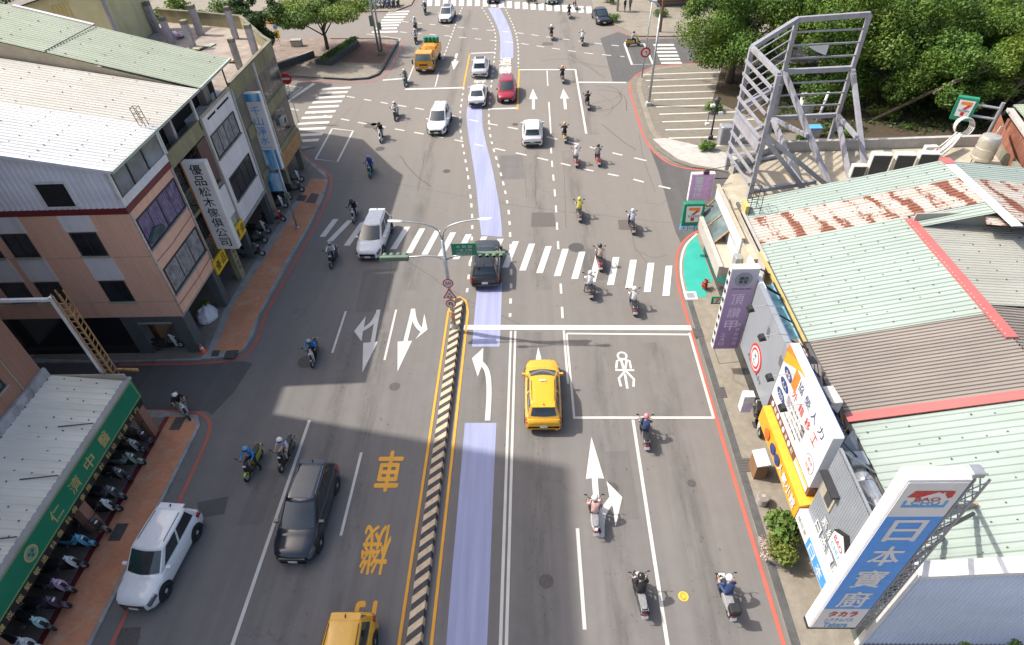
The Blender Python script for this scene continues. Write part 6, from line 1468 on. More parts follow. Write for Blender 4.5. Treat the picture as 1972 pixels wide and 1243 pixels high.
m = MB(); m.lathe([(.27, .012), (.27, .018)], 24, (SX, q.y, ZB), 'x'); sub('emblem_field', m, 'sage', fb) if 'sage' in _M else sub('emblem_field', m, 'sc_sage', fb)
m = MB()
for a in (0, 2.1, 4.2): m.lathe([(.075, .018), (.075, .026)], 12, (SX, q.y+.11*math.cos(a+.5), ZB+.11*math.sin(a+.5)), 'x')
sub('emblem_mark', m, 'deep_green', fb)
m = MB(); m.slab([(SX+.0, -6, 2.18), (SX+.0, 19.6, 2.18), (SX+.0, 19.6, 2.54), (SX+.0, -6, 2.54)], .08); lb = m.build('text_band', 'black', ac)
m = MB(); tx = '內科・婦科・兒科・針灸・推拿・骨科・傷科・過敏氣喘・皮膚科・減重'; tx = tx.replace('・', '')
for i, ch in enumerate(tx):
    y = 19.0 - i*.48 - (i//2)*.12
    if y < -2: break
    put_text(m, ch, (SX+.005, y, 2.36), (0, 1, 0), U_, .30, .27, .01, .002)
sub('lettering', m, 'gold', lb)
m = MB(); m.bar((SX-.10, -6, 3.80), (SX-.10, 19.8, 3.80), .26, .12); m.build('top_beam', 'white_render', ac)
cu = Vector((-3.75, 0, .45)); m = corr((SX-.2, -6, 3.82), cu, (0, 25.6, 0), .34, .04, th=.05); m.build('canopy_roof', 'sheet_canopy', ac); screws((SX-.2, 3, 3.82), cu, (0, 16.6, 0), 5, 30, ac, seed=11)
m = MB(); m.box(SX-.1, 19.62, 3.55, -23.2, 19.72, 4.15); m.build('end_board', 'cream_render', ac)
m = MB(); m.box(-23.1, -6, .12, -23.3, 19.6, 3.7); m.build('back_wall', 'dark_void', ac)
for y in (19.15, 13.8, 8.2, 2.6): m = MB(); m.box(SX-.1, y, .12, SX-.6, y+.45, 2.6); m.build('pillar', 'brown_tile', ac)
m = MB()
for y in (16.9, 14.2, 11.5, 8.6): m.bar((SX-.2, y, 3.95), (SX-1.6, y-.25, 4.05), .04, .04)
m.build('stay', 'gutter', ac)
# brown building and the tower behind, which shade the near road
bb = thing('brown_house', 'brown tiled building rising behind the cream canopy', 'house', (-27, 8, 0), world=True)
m = MB(); m.box(-23.15, 0, 0, -30, 19.5, 14.2); m.build('wall', 'brown_tile', bb)
m = MB(); m.box(-23.0, 0, 4.2, -23.15, 19.6, 4.75); m.build('ledge', 'column_paint', bb)
m = MB(); m.box(-22.95, 18.6, 9.2, -23.15, 19.65, 9.5); m.build('cornice', 'column_paint', bb)
for y0 in (16.6, 12.4, 8.2):
    for z0 in (5.6, 9.8): win_x(bb, -23.15, y0-1.2, y0+1.1, z0, z0+1.6, 'teal_glass', 2)
for y in (18.2, 14.3): m = MB(); m.box(-23.12, y, 4.75, -23.15, y+.04, 14.2); m.build('tile_joint', 'cream_render', bb)
tw = thing('apartment_tower', 'tall apartment tower left of the frame shading the near road', 'tower', (-36, 17, 0), world=True)
m = MB(); m.box(-30.1, 9.5, 0, -42, 24.3, 38.2); m.build('wall', 'tower_tile', tw)  # unseen; depth cut short so more skylight reaches the left side
for i in range(11):
    m = MB(); m.box(-30.0, 9.5, 3.2+i*3.2, -30.1, 24.3, 3.35+i*3.2); m.build('floor_band', 'cream_render', tw)
# rusty empty sign frame at the canopy end
m = MB(); m.box(-30.8, 24.35, 0, -44, 27.6, 20.5); m.build('shade_block', 'tower_tile', tw)  # unseen block added to keep the alley mouth in shade
tf = thing('ladder_rack', 'rusty ladder-like empty sign frame above the canopy end', 'frame', (-19.7, 19.9, 3.8), world=True)
b0 = GY(232, 742, 19.9); t0 = GY(118, 566, 19.9); b1 = GY(205, 735, 19.9); t1 = GY(100, 580, 19.9)
zt = t0.z; x0 = (b0.x+t0.x)/2
m = MB()
for dx in (0, .36): m.bar((x0-dx, 19.85, 3.75), (x0-dx, 19.85, zt), .05, .05)
for dx in (0, .36): m.bar((x0-dx, 20.15, 3.75), (x0-dx, 20.15, zt), .05, .05)
m.build('upright', 'orange_rust', tf)
k = int((zt-3.9)/.34)
for i in range(k):
    z = 3.95+i*.34; m = MB(); m.bar((x0, 19.85, z), (x0-.36, 19.85, z), .035, .035); m.bar((x0, 19.85, z), (x0, 20.15, z+.17), .03, .03); m.build('rung', 'orange_rust', tf)
m = MB(); m.bar((x0-.55, 19.95, 3.75), (x0-.55, 19.95, zt-.2), .16, .16); m.build('white_post', 'white_plastic', tf)
m = MB(); m.bar((x0-.5, 19.95, zt-.35), (-30, 19.95, zt-.35), .14, .14); m.build('white_beam', 'white_plastic', tf)
m = MB(); m.bar((x0-.1, 20.2, 3.95), (x0+1.0, 20.2, 3.9), .1, .12); m.build('timber', 'orange_rust', tf)
# ------------------------------------------------------------------ shops on the right
def rx(X, px): return GX(px[0], px[1], X)
def sheet_part(root, name, o, u, v, mat, pitch=.27, rise=.035, scr=None, seed=1):
    r = corr(o, u, v, pitch, rise, th=.05).build(name, mat, root)
    if scr: screws(o, u, v, scr[0], scr[1], root, seed=seed)
    return r
EX, EZ = 12.35, 5.0
SLP = 0.214
def roof_up(x0, x1): return Vector((x1-x0, 0, (x1-x0)*SLP))
# long shed with patched sheet roof -------------------------------------
sh = thing('patchwork_shed', 'long shop shed roofed in patched green, rusty and grey sheets', 'shop', (18, 24, 0), world=True)
m = MB(); m.box(EX+.2, 15.9, .0, 26.5, 32.2, 4.9); m.build('wall', 'cream_render', sh)
m = MB(); m.add([(EX+.2, 32.15, 4.9), (26.5, 32.15, 4.9), (26.5, 32.15, 6.5), (23.2, 32.15, 7.1)], [(0, 1, 2, 3)]); m.build('gable', 'cream_render', sh)
zr = lambda x: EZ + (x-EX)*SLP
# section 1: green strip, rusty strip, green strip up to the far ridge
for y0, y1, mt, sd in ((30.5, 32.5, 'sheet_green', 1), (28.0, 30.5, 'sheet_rusty', 2)):
    sheet_part(sh, 'roof_sheet', (EX-.15, y0, EZ), roof_up(EX-.15, 23.2), (0, y1-y0, 0), mt, .235, .045, (12, 3), sd)
    sheet_part(sh, 'roof_sheet', (23.25, y0, zr(23.2)), (9, 0, -1.2), (0, y1-y0, 0), mt if mt != 'sheet_green' or True else mt, .235, .045, (6, 2), sd+20)
sheet_part(sh, 'roof_sheet', (23.25, 26.2, zr(23.2)-.01), (9, 0, -1.2), (0, 1.8, 0), 'sheet_rusty', .235, .045, (6, 2), 23)
sheet_part(sh, 'roof_sheet', (19.55, 27.0, zr(19.5)), roof_up(19.55, 23.2), (0, 1.0, 0), 'sheet_green', .235, .045, None)
m = MB(); m.bar((23.2, 25.6, zr(23.2)+.06), (23.2, 32.55, zr(23.2)+.06), .5, .06); m.build('ridge_cap', 'ridge_white', sh)
m = MB(); m.bar((23.2, 31.9, zr(23.2)+.10), (23.2, 32.6, zr(23.2)+.10), .55, .06); m.build('ridge_end', 'ridge_red', sh)
# section 2: mint green up to the red ridge, off-white beyond
sheet_part(sh, 'roof_sheet', (EX-.15, 20.3, EZ), roof_up(EX-.15, 19.4), (0, 7.7, 0), 'sheet_green', .27, .045, (9, 12), 3)
sheet_part(sh, 'roof_sheet', (19.45, 20.9, zr(19.4)), (8.5, 0, -.75), (0, 6.6, 0), 'sheet_offwhite', .2, .03, (6, 9), 4)
m = MB(); m.box(19.5, 27.5, 4.9, 23.3, 27.6, 7.0); m.build('step_wall', 'sheet_offwhite', sh)
m = MB(); m.bar((19.4, 18.7, zr(19.4)+.07), (19.4, 27.7, zr(19.4)+.07), .5, .07); rc = m.build('ridge_cap', 'ridge_red', sh)
m = MB()
for k in range(34): m.box(19.2, 18.9+k*.26, zr(19.4)+.10, 19.24, 18.94+k*.26, zr(19.4)+.115)
tag(sub('rivet', m, 'ridge_white', rc), kind='stuff')
# section 3: weathered grey fibre-cement
sheet_part(sh, 'roof_sheet', (EX-.1, 16.0, EZ-.02), roof_up(EX-.1, 19.45), (0, 4.3, 0), 'sheet_grey', .185, .055, None)
sheet_part(sh, 'roof_sheet', (19.5, 16.0, zr(19.45)-.02), (8, 0, -1.1), (0, 4.85, 0), 'sheet_grey', .185, .055, None)
m = MB(); m.bar((EX-.2, 15.85, EZ+.05), (19.5, 15.85, zr(19.5)+.05), .42, .06, (0, 0, 1)); m.build('fire_flashing', 'ridge_red', sh)
m = MB(); m.bar((19.5, 15.85, zr(19.5)+.05), (27.5, 15.85, zr(19.5)-1.0), .42, .06, (0, 0, 1)); m.build('fire_flashing', 'ridge_red', sh)
m = MB(); m.bar((EX-.25, 19.2, EZ-.06), (EX-.25, 32.4, EZ-.06), .16, .14); m.build('gutter', 'gutter', sh)
m = MB(); m.bar((EX-.35, 20.2, EZ+.02), (EX-.35, 27.2, EZ+.02), .14, .16); m.build('gutter_trim', 'gutter_yellow', sh)
# broken sheet lying by the far ridge
bs = thing('loose_sheet', 'torn rusty sheet lying across the roofs at the right edge', 'sheet', (24.5, 27, 6.6), world=True)
m = corr((22.4, 26.4, 7.0), (6.0, -.4, -.55), (.5, 1.4, .06), .25, .04, th=.03); m.build('sheet', 'sheet_rusty', bs)
# kitchen shop building -------------------------------------------------
ks = thing('kitchen_shop', 'kitchen shop with pale green roof and ribbed blue-grey side wall', 'shop', (16, 12, 0), world=True)
m = MB(); m.box(EX+.2, 9.45, 0, 30, 15.8, 4.9); m.build('wall', 'cream_render', ks)
sheet_part(ks, 'roof_sheet', (EX-.05, 9.6, EZ-.04), roof_up(EX-.05, 24), (0, 6.05, 0), 'sheet_green', .30, .04, (16, 7), 7)
m = MB(); m.bar((EX-.2, 9.5, EZ-.08), (EX-.2, 19.3, EZ-.08), .16, .14); m.build('gutter', 'gutter', ks)
tz = lambda x: 5.75 + (x-11.6)*.10
m = corr((11.7, 9.30, -.1), (0, 0, 5.8), (15, 0, 0), .16, .04, .45)
m.v = [(x, 9.30-abs(y-9.30), z if z < 3 else tz(x)-.12) for x, y, z in m.v]; m.build('ribbed_wall', 'sheet_bluegrey', ks)
m = MB(); m.bar((11.55, 9.28, tz(11.55)), (26.7, 9.28, tz(26.7)), .5, .16, (0, 0, 1)); m.build('top_flashing', 'white_plastic', ks)
m = MB(); m.bar((11.6, 9.24, -.1), (11.6, 9.24, tz(11.6)+.02), .20, .16); m.build('corner_flashing', 'white_plastic', ks)
m = MB(); m.box(11.55, 9.35, 0, EX+.2, 13.3, 3.0); m.build('shop_front', 'tint_glass', ks)
# ribbed false front with lettering
PX = 10.3
y0, y1 = rx(PX, (1682, 1000)).y, rx(PX, (1615, 868)).y
m = corr((PX, y0-.6, 2.85), (0, 0, 3.95), (0, y1-y0+.6, 0), .11, .014, .5, th=.04)
fp = m.build('false_front', 'sheet_panel', ks)
m = MB()
for y in (y0-.6, y1): m.bar((PX+.05, y, 2.8), (PX+.05, y, 6.85), .07, .07)
m.bar((PX+.05, y0-.6, 6.84), (PX+.05, y1, 6.84), .08, .06); m.bar((PX+.05, y1, 6.8), (EX, y1+.3, 4.9), .05, .05); m.bar((PX+.05, y0+1, 6.6), (EX, y0+1, 4.9), .05, .05)
m.build('front_frame', 'galv', ks)
q = [rx(PX-.03, p) for p in ((1591, 1000), (1608, 965), (1617, 945), (1600, 978))]
wy = rx(PX, (1595, 965)).y; m = MB(); m.box(PX-.06, wy-.35, 4.5, PX-.02, wy+.55, 5.5); wq = m.build('vent_window', 'cream_render', ks)
m = MB(); m.box(PX-.07, wy-.25, 4.6, PX-.06, wy+.2, 5.3); sub('opening', m, 'grille_dark', wq)
m = MB(); m.box(PX-.30, wy-.45, 5.52, PX-.02, wy+.7, 5.62); sub('hood', m, 'dark_metal', wq)
# raised white letters and house-shaped logo on the false front
LL = (0, -1, 0)
def front_text(root, s, X, yc, z, w_, h_, mat, pitch, bold=.015, name='lettering', up=U_):
    for i, ch in enumerate(s):
        m = MB(); put_text(m, ch, (X, yc - pitch*i, z), LL, up, w_, h_, bold, .012); m.build(name, mat, root)
front_text(ks, '日本寶廚', PX-.05, y1-.95, 3.35, .45, .5, 'sign_white', .58)
front_text(ks, '系統廚具', PX-.05, y1-1.15, 4.0, .40, .42, 'sign_white', .50)
hy = y0+.55; m = MB()
m.prism([(0, 0), (1.0, 0), (1.0, .8), (.5, 1.25), (0, .8)], 0, .16)
m.v = [(PX-.04-z, hy+.35-x, 3.95+y) for x, y, z in m.v]; hl = m.build('house_logo', 'black', ks)
m = MB(); m.prism([(.05, .05), (.95, .05), (.95, .77), (.5, 1.18), (.05, .77)], 0, .01); m.v = [(PX-.205-z, hy+.35-x, 3.95+y) for x, y, z in m.v]; sub('logo_face', m, 'sign_white', hl)
m = MB(); put_text(m, 'BAO', (PX-.216, hy-.15, 4.62), LL, U_, .62, .24, .03, .003); sub('logo_lettering', m, 'sign_red', hl)
m = MB(); put_text(m, 'CHU', (PX-.216, hy-.15, 4.26), LL, U_, .62, .24, .03, .003); sub('logo_lettering', m, 'sky_blue', hl)
# white and blue fascia below
by0, by1 = y0-1.2, y1+.05
m = MB(); m.box(PX-.30, by0, 2.35, PX+.6, by1, 3.0); fs = m.build('fascia', 'white_plastic', ks)
m = MB(); m.box(PX-.312, by0, 2.40, PX-.30, by1-1.15, 2.95); sub('blue_panel', m, 'sign_blue', fs)
for i, ch in enumerate('日本寶廚'):
    m = MB(); put_text(m, ch, (PX-.312, by1-1.6-i*.75, 2.68), LL, U_, .48, .44, .02, .004); sub('lettering', m, 'sign_white', fs)
m = MB(); put_text(m, '給您家', (PX-.30, by1-.55, 2.68), LL, U_, .8, .22, 0, .004); sub('lettering', m, 'letter_black', fs)
# tall projecting sign ---------------------------------------------------
BY = 8.8
bx0, bx1 = 9.04, 10.50
bz0, bz1 = GY(1560, 1208, BY).z, GY(1751, 930, BY).z
bs = thing('pylon_sign', 'tall projecting blue and white sign of the kitchen shop', 'sign', (bx0, BY, bz0), world=True)
m = MB(); m.bbox(bx0-.05, BY+.01, bz0-.05, bx1+.05, BY+.42, bz1+.12, .03); m.build('box', 'white_gloss', bs)
m = MB(); m.box(bx0, BY-.012, bz0, bx1, BY+.01, bz1); m.build('face', 'sign_offwhite', bs)
H_ = bz1-bz0; zc = lambda t: bz0+H_*t                     # t: 0 bottom .. 1 top
zof = lambda px: GY(px[0], px[1], BY).z
zbt, zbb = zof((1700, 995)), zof((1607, 1172))
m = MB(); m.box(bx0+.002, BY-.02, zbb, bx1-.002, BY-.012, zbt); m.build('blue_panel', 'sign_blue', bs)
cx = (bx0+bx1)/2; k = (zbt-zbb)/4
for i, ch in enumerate('日本寶廚'):
    m = MB(); put_text(m, ch, (cx, BY-.02, zbt-k*(i+.5)), R_, U_, .86, .78*k, .02, .006); m.build('lettering', 'sign_offwhite', bs)
lz0, lz1 = zof((1715, 977)), zof((1738, 945)); lh = lz1-lz0
def lpoly(pts, mat, name): m = MB(); m.add([(cx + x*.55, BY-.018, lz0 + lh*y) for x, y in pts], [list(range(len(pts)))]); m.build(name, mat, bs)
lpoly([(-1, .62), (-.78, 1.0), (-.68, 1.0), (.85, 1.0), (1, .95), (1, .62), (.85, .55), (.62, .78), (.62, .9), (.5, .9), (.5, .83), (.28, .92), (-.45, .60)], 'sign_red', 'logo_roof')
lpoly([(-1, .0), (1, .0), (1, .42), (.86, .42), (.86, .14), (-.86, .14), (-.86, .42), (-1, .42)], 'sky_blue', 'logo_cup')
m = MB(); put_text(m, 'BAO', (cx, BY-.018, lz0+lh*.50), R_, U_, .62, lh*.20, .03, .006); m.build('lettering', 'sign_red', bs)
m = MB(); put_text(m, 'CHU', (cx, BY-.018, lz0+lh*.27), R_, U_, .70, lh*.20, .03, .006); m.build('lettering', 'sky_blue', bs)
zz = zbb-.08; hh = zbb-bz0
m = MB(); put_text(m, 'タカラ', (cx, BY-.018, bz0+hh*.74), R_, U_, .9, hh*.26, .03, .006); m.build('lettering', 'sign_red', bs)
m = MB(); put_text(m, 'システムバス', (cx, BY-.018, bz0+hh*.43), R_, U_, .9, hh*.18, .01, .006); m.build('lettering', 'sky_blue', bs)
m = MB(); put_text(m, 'Takara', (cx, BY-.018, bz0+hh*.16), R_, U_, .8, hh*.24, .02, .006); m.build('lettering', 'sky_blue', bs)
m = MB(); m.box(bx0-.06, BY+.03, bz0-.22, bx1+.05, BY+.40, bz0-.05); m.build('bottom_tray', 'dark_metal', bs)
m = MB()
for sx in (bx1+.12, bx1+.48):
    for sy in (BY+.05, BY+.38): m.bar((sx, sy, bz0-.3), (sx, sy, bz1+.05), .045, .045)
m.build('mast_upright', 'steel_grey', bs)
n = int((bz1-bz0)/.42)
for i in range(n):
    z = bz0 + i*.42; m = MB()
    m.bar((bx1+.12, BY+.05, z), (bx1+.48, BY+.05, z+.42), .025, .025); m.bar((bx1+.48, BY+.05, z), (bx1+.48, BY+.38, z+.42), .025, .025); m.bar((bx1+.12, BY+.05, z), (bx1+.48, BY+.05, z), .025, .025)
    m.build('lattice', 'steel_grey', bs)
for a, b_ in (((bx1+.48, BY+.3, bz1-1.6), (14.6, 11.6, 5.6)), ((bx1+.48, BY+.3, bz1-3.0), (14.4, 11.3, 5.6)), ((bx1+.48, BY+.3, bz1-4.6), (13.2, 10.6, 5.3))):
    m = MB(); m.bar(a, b_, .10, .10); m.build('stay', 'dark_metal', bs)
m = MB(); m.bar((14.7, 11.65, 5.62), (12.3, 11.3, 5.2), .10, .10); m.build('base_beam', 'orange_rust', bs)
m = MB(); m.bbox(bx1+.0, BY+.05, bz1+.1, bx1+.32, BY+.35, bz1+.26, .02); m.build('top_cap', 'galv', bs)
# staffing billboard and orange noodle-shop awning -----------------------
bl = thing('white_billboard', 'white billboard with blue and red characters above the orange awning', 'billboard', (PX, 16, 3), world=True)
wy0, wy1 = rx(PX, (1605, 845)).y, rx(PX, (1515, 678)).y
wz0, wz1 = 3.72, 6.80
m = MB(); m.prism([(wy0, wz0), (wy0, wz1-.05), (wy0+.05, wz1), (wy1, wz1), (wy1, wz0)], 0, .38); m.v = [(PX+z, x, y) for x, y, z in m.v]; m.build('box', 'sign_white', bl)
m = MB(); m.box(PX+.38, wy0, wz0, PX+.42, wy1, wz1); m.build('back', 'navy', bl)
W_ = wy1-wy0; by = lambda t: wy1-W_*t; bz = lambda t: wz1-(wz1-wz0)*t
def tx(s, t, u, w_, h_, mat, bold=.01, root=bl): m = MB(); put_text(m, s, (PX-.004, by(t), bz(u)), LL, U_, w_, h_, bold, .003); m.build('lettering', mat, root)
for i, ch in enumerate('協榮人力'): tx(ch, .40+i*.15, .20, .46, .46, 'navy', .012)
for i, ch in enumerate('外籍移工'): tx(ch, .36+i*.15, .42, .46, .46, 'sign_red', .012)
for i, s in enumerate(('家庭看護工申請', '工廠外勞引進', '二十四小時服務')): tx(s, .50, .58+i*.09, 1.6, .16, 'letter_black', 0)
tx('電話服務專線', .42, .86, 1.7, .15, 'letter_black', 0)
for j, s in enumerate('全人力'):
    m = MB(); yc, zc_ = by(.14+.0*j), bz(.36+.2*j)
    m.prism([(math.cos(a)*.46, math.sin(a)*.22) for a in np.linspace(0, 2*PI, 20)[:-1]], 0, .006); m.v = [(PX-.008+z, yc-.06-x, zc_+y) for x, y, z in m.v]; lo = m.build('oval_badge', 'navy', bl)
    m = MB(); put_text(m, s + s, (PX-.009, yc-.06, zc_), LL, U_, .5, .24, .01, .003); sub('lettering', m, 'sign_white', lo)
m = MB(); m.add([(PX-.004, by(.0), bz(.0)), (PX-.004, by(0), bz(.34)), (PX-.004, by(.30), bz(.06)), (PX-.004, by(.42), bz(.0))], [(0, 1, 2, 3)]); m.build('orange_flash', 'sign_orange', bl)
m = MB(); m.add([(PX-.006, by(.0), bz(.0)), (PX-.006, by(0), bz(.14)), (PX-.006, by(.22), bz(.0))], [(0, 1, 2)]); m.build('red_flash', 'orange', bl)
m = MB(); m.box(PX-.012, by(.24), bz(.40), PX-.002, by(.34), bz(.10)); m.build('seal', 'orange', bl)
m = MB(); q = MB().prism([(math.cos(a)*.40, math.sin(a)*.40) for a in np.linspace(0, 2*PI, 24)[:-1]], 0, .004); q.v = [(PX-.006+z, by(.88)-x, bz(.76)+y) for x, y, z in q.v]; rg = q.build('round_mark', 'navy', bl)
q = MB().prism([(math.cos(a)*.375, math.sin(a)*.375) for a in np.linspace(0, 2*PI, 24)[:-1]], 0, .004); q.v = [(PX-.010+z, by(.88)-x, bz(.76)+y) for x, y, z in q.v]; sub('field', q, 'sign_white', rg)
m = MB(); put_text(m, '合法', (PX-.012, by(.88), bz(.71)), LL, U_, .42, .2, .01, .003); put_text(m, '引進', (PX-.012, by(.88), bz(.82)), LL, U_, .42, .2, .01, .003); sub('lettering', m, 'sign_red', rg)
m = MB()
for y in (wy0+.3, (wy0+wy1)/2, wy1-.3): m.bar((PX+.4, y, 6.4), (EX-.3, y, 4.9), .05, .05); m.bar((PX+.4, y, wz0), (EX-.3, y, 3.3), .05, .05)
m.build('support_strut', 'dark_metal', bl)
AX = 9.98
ns = thing('noodle_shop', 'small food shop with bright orange awning and white characters', 'shop', (11, 16, 0), world=True)
oy0, oy1 = 13.15, 18.15
m = MB(); m.loft([[(AX, y, 2.25), (AX+.02, y, 3.1), (AX+.42, y, 3.22), (AX+1.2, y, 3.22), (AX+1.2, y, 2.25)] for y in (oy0, oy1)]); aw = m.build('awning', 'sign_orange', ns)
for i, ch in enumerate('人氣小館'):
    m = MB(); put_text(m, ch, (AX-.004, 15.15-i*.50, 2.68), LL, U_, .46, .52, .03, .02); sub('lettering', m, 'sign_white', aw)
for y, mt in ((16.95, 'cone_orange'), (16.15, 'navy'), (15.6, 'navy')):
    m = MB(); m.lathe([(.05, 0), (.26, .03), (.26, .06), (.05, .10)], 14, (0, 0, 0), 'x'); m.v = [(AX-x, y+yy, 2.68+z) for x, yy, z in m.v]; sub('round_badge', m, mt, aw)
m = MB(); m.box(PX+.02, wy0-.05, 3.22, PX+.30, wy1, 3.70); br_ = m.build('brown_fascia', 'brown_sign', ns)
for i in range(8):
    m = MB(); y = wy1-.35-i*.36
    if i % 2 == 0:
        m.lathe([(.13, 0), (.13, .012)], 12, (0, 0, 0), 'x'); m.v = [(PX+.02-x, y+yy, 3.46+z) for x, yy, z in m.v]; sub('round_badge', m, 'sign_offwhite', br_)
    else: put_text(m, '麵飯湯餃'[i//2], (PX+.018, y, 3.46), LL, U_, .24, .24, .01, .003); sub('lettering', m, 'sign_offwhite', br_)
m = MB(); m.box(PX+.008, wy0+.1, 3.28, PX+.02, wy0+1.5, 3.62); mn = sub('menu_panel', m, 'sign_white', br_)
m = MB(); m.box(PX+.004, wy0+.1, 3.5, PX+.009, wy0+1.5, 3.62); sub('menu_header', m, 'sc_lime', br_)
m = MB(); m.box(11.1, 13.2, .1, EX+.15, 18.3, 3.2); m.build('wall', 'grey_plaster', ns)
m = MB(); m.box(11.06, 13.6, .1, 11.1, 17.9, 2.2); m.build('shop_window', 'window_glass', ns)
# small board, bin, planters by the shops
mbx = thing('menu_board', 'white menu stand with a wooden side below the orange awning', 'stand', (10.0, 16.8, .1))
m = MB(); m.box(-.25, -.42, 0, .25, .42, 1.0); m.build('cabinet', 'wood', mbx)
m = MB(); m.add([(-.27, -.45, 1.0), (.27, -.45, 1.15), (.27, .45, 1.15), (-.27, .45, 1.0), (-.27, -.45, .94), (.27, -.45, 1.02), (.27, .45, 1.02), (-.27, .45, .94)], [(0, 1, 2, 3), (4, 7, 6, 5), (0, 4, 5, 1), (1, 5, 6, 2), (2, 6, 7, 3), (3, 7, 4, 0)]); m.build('top_panel', 'sign_offwhite', mbx)
p = G(1466, 968, .1); tb = thing('round_bin', 'grey cylindrical container standing alone on the right pavement', 'container', (p.x, p.y, .1))
m = MB(); m.lathe([(.20, 0), (.25, .03), (.25, .42), (.27, .44), (.27, .48)], 18); m.build('body', 'pot_grey', tb, 40)
m = MB(); m.lathe([(.25, .48), (.25, .50), (.06, .52)], 18); m.build('lid', 'walk_concrete', tb, 40)
m = MB(); m.lathe([(.09, .515), (.09, .535)], 12); m.build('lid_ring', 'pot_grey', tb)
# grey ramen billboard, purple vertical sign ------------------------------
gb = thing('grey_billboard', 'plain grey billboard with a red ring emblem', 'billboard', (PX, 20, 2.5), world=True)
gy0, gy1 = wy1+.03, rx(PX, (1462, 545)).y+.1
gz0, gz1 = 2.45, 6.5
m = MB(); m.box(PX, gy0, gz0, PX+.22, gy1, gz1); m.build('panel', 'sign_grey', gb)
cy_, cz_ = rx(PX, (1456, 690)).y, rx(PX, (1456, 690)).z
def discx(X, y, z, ry, rz_, th=.008, n=28): m = MB().prism([(math.cos(a)*ry, math.sin(a)*rz_) for a in np.linspace(0, 2*PI, n+1)[:-1]], 0, th); m.v = [(X-q[2], y-q[0], z+q[1]) for q in m.v]; return m
em = discx(PX, cy_, cz_, .72, .72, .03).build('emblem', 'sign_red', gb)
sub('ring', discx(PX-.03, cy_, cz_, .60, .60), 'sign_white', em); sub('ring', discx(PX-.038, cy_, cz_, .52, .52), 'sign_red', em); sub('field', discx(PX-.046, cy_, cz_, .40, .40), 'sign_white', em)
m = MB(); put_text(m, '米', (PX-.055, cy_, cz_+.16), LL, U_, .32, .26, .01, .003); put_text(m, '心', (PX-.055, cy_, cz_-.14), LL, U_, .32, .26, .01, .003); sub('lettering', m, 'letter_black', em)
for i, ch in enumerate('MISTERSU'):
    m = MB(); put_text(m, ch, (PX-.003, cy_+.75-i*.26, 3.05), LL, U_, .14, .2, .01, .02); m.build('lettering', 'letter_black', gb)
def flood(label, y, z, gr='billboard floodlights'):
    o = thing('floodlight', label, 'floodlight', (PX-1.0, y, z), world=True, group=gr)
    m = MB(); m.path([(PX+.1, y, z+.1), (PX-.4, y, z+.18), (PX-.95, y, z+.05)], .02, 5); m.build('arm', 'galv', o)
    m = MB(); m.add([(PX-1.12, y-.18, z-.10), (PX-.84, y-.18, z-.02), (PX-.84, y+.18, z-.02), (PX-1.12, y+.18, z-.10), (PX-1.08, y-.13, z+.08), (PX-.92, y-.13, z+.12), (PX-.92, y+.13, z+.12), (PX-1.08, y+.13, z+.08)], [(0, 1, 2, 3), (4, 7, 6, 5), (0, 4, 5, 1), (1, 5, 6, 2), (2, 6, 7, 3), (3, 7, 4, 0)]); m.build('housing', 'black', o)
for lb, px in (('upper black floodlight over the grey billboard', (1445, 595)), ('middle black floodlight over the grey billboard', (1467, 650)), ('lower black floodlight at the joint of grey and white billboards', (1482, 727)), ('black floodlight over the white billboard', (1507, 785))):
    q = rx(PX-1.0, px); flood(lb, q.y, q.z)
PY = 23.3
px0, px1 = GY(1411, 514, PY).x, GY(1463, 525, PY).x
pz1, pz0 = GY(1437, 518, PY).z, GY(1397, 672, PY).z
ps = thing('vertical_sign', 'purple vertical sign with pale characters beside the grey billboard', 'sign', (px0, PY, pz0), world=True)
m = MB(); m.box(px0, PY, pz0, px1, PY+.4, pz1); m.build('box', 'white_plastic', ps)
m = MB(); m.box(px0+.03, PY-.015, pz0+.03, px1-.03, PY, pz1-.05); m.build('face', 'purple_fade', ps)
cxp = (px0+px1)/2; hp_ = pz1-pz0
m = MB().prism([(math.cos(a)*.42, math.sin(a)*.42) for a in np.linspace(0, 2*PI, 24)[:-1]], 0, .004); m.v = [(cxp+x, PY-.017-z, pz1-.62+y) for x, y, z in m.v]; rg = m.build('round_mark', 'sign_grey', ps)
m = MB(); put_text(m, '燒肉', (cxp, PY-.023, pz1-.55), R_, U_, .42, .2, .01, .004); put_text(m, '食堂', (cxp, PY-.023, pz1-.76), R_, U_, .42, .2, .01, .004); sub('lettering', m, 'letter_black', rg)
m = MB(); put_text(m, 'JAPANESE BBQ', (cxp, PY-.017, pz1-1.2), R_, U_, .95, .10, .01, .004); m.build('lettering', 'letter_black', ps)
for i, ch in enumerate('頂讚甲'):
    m = MB(); put_text(m, ch, (cxp-.05, PY-.017, pz1-1.85-i*.85), R_, U_, .62, .66, .0, .004); m.build('lettering', 'letter_lilac', ps)
put_column(ps, 'letter_lilac', '24日', (px0+.35, PY-.017, pz0+1.0), DN, R_, .26, .24, .30, 0, .004)
put_column(ps, 'letter_lilac', '美食新開幕', (px1-.30, PY-.017, pz0+1.7), DN, R_, .24, .24, .32, 0, .004)
for k in range(9): m = MB(); m.box(px0-.012, PY+.08, pz0+.3+k*.55, px0, PY+.32, pz0+.55+k*.55); m.build('side_mark', 'letter_black', ps)
m = MB(); m.tube((px1, PY+.2, pz1-.8), (EX-.3, PY+.2, 5.0), .03); m.tube((px1, PY+.2, pz0+1), (11, PY+.2, 3.2), .03); m.build('bracket', 'dark_metal', ps)
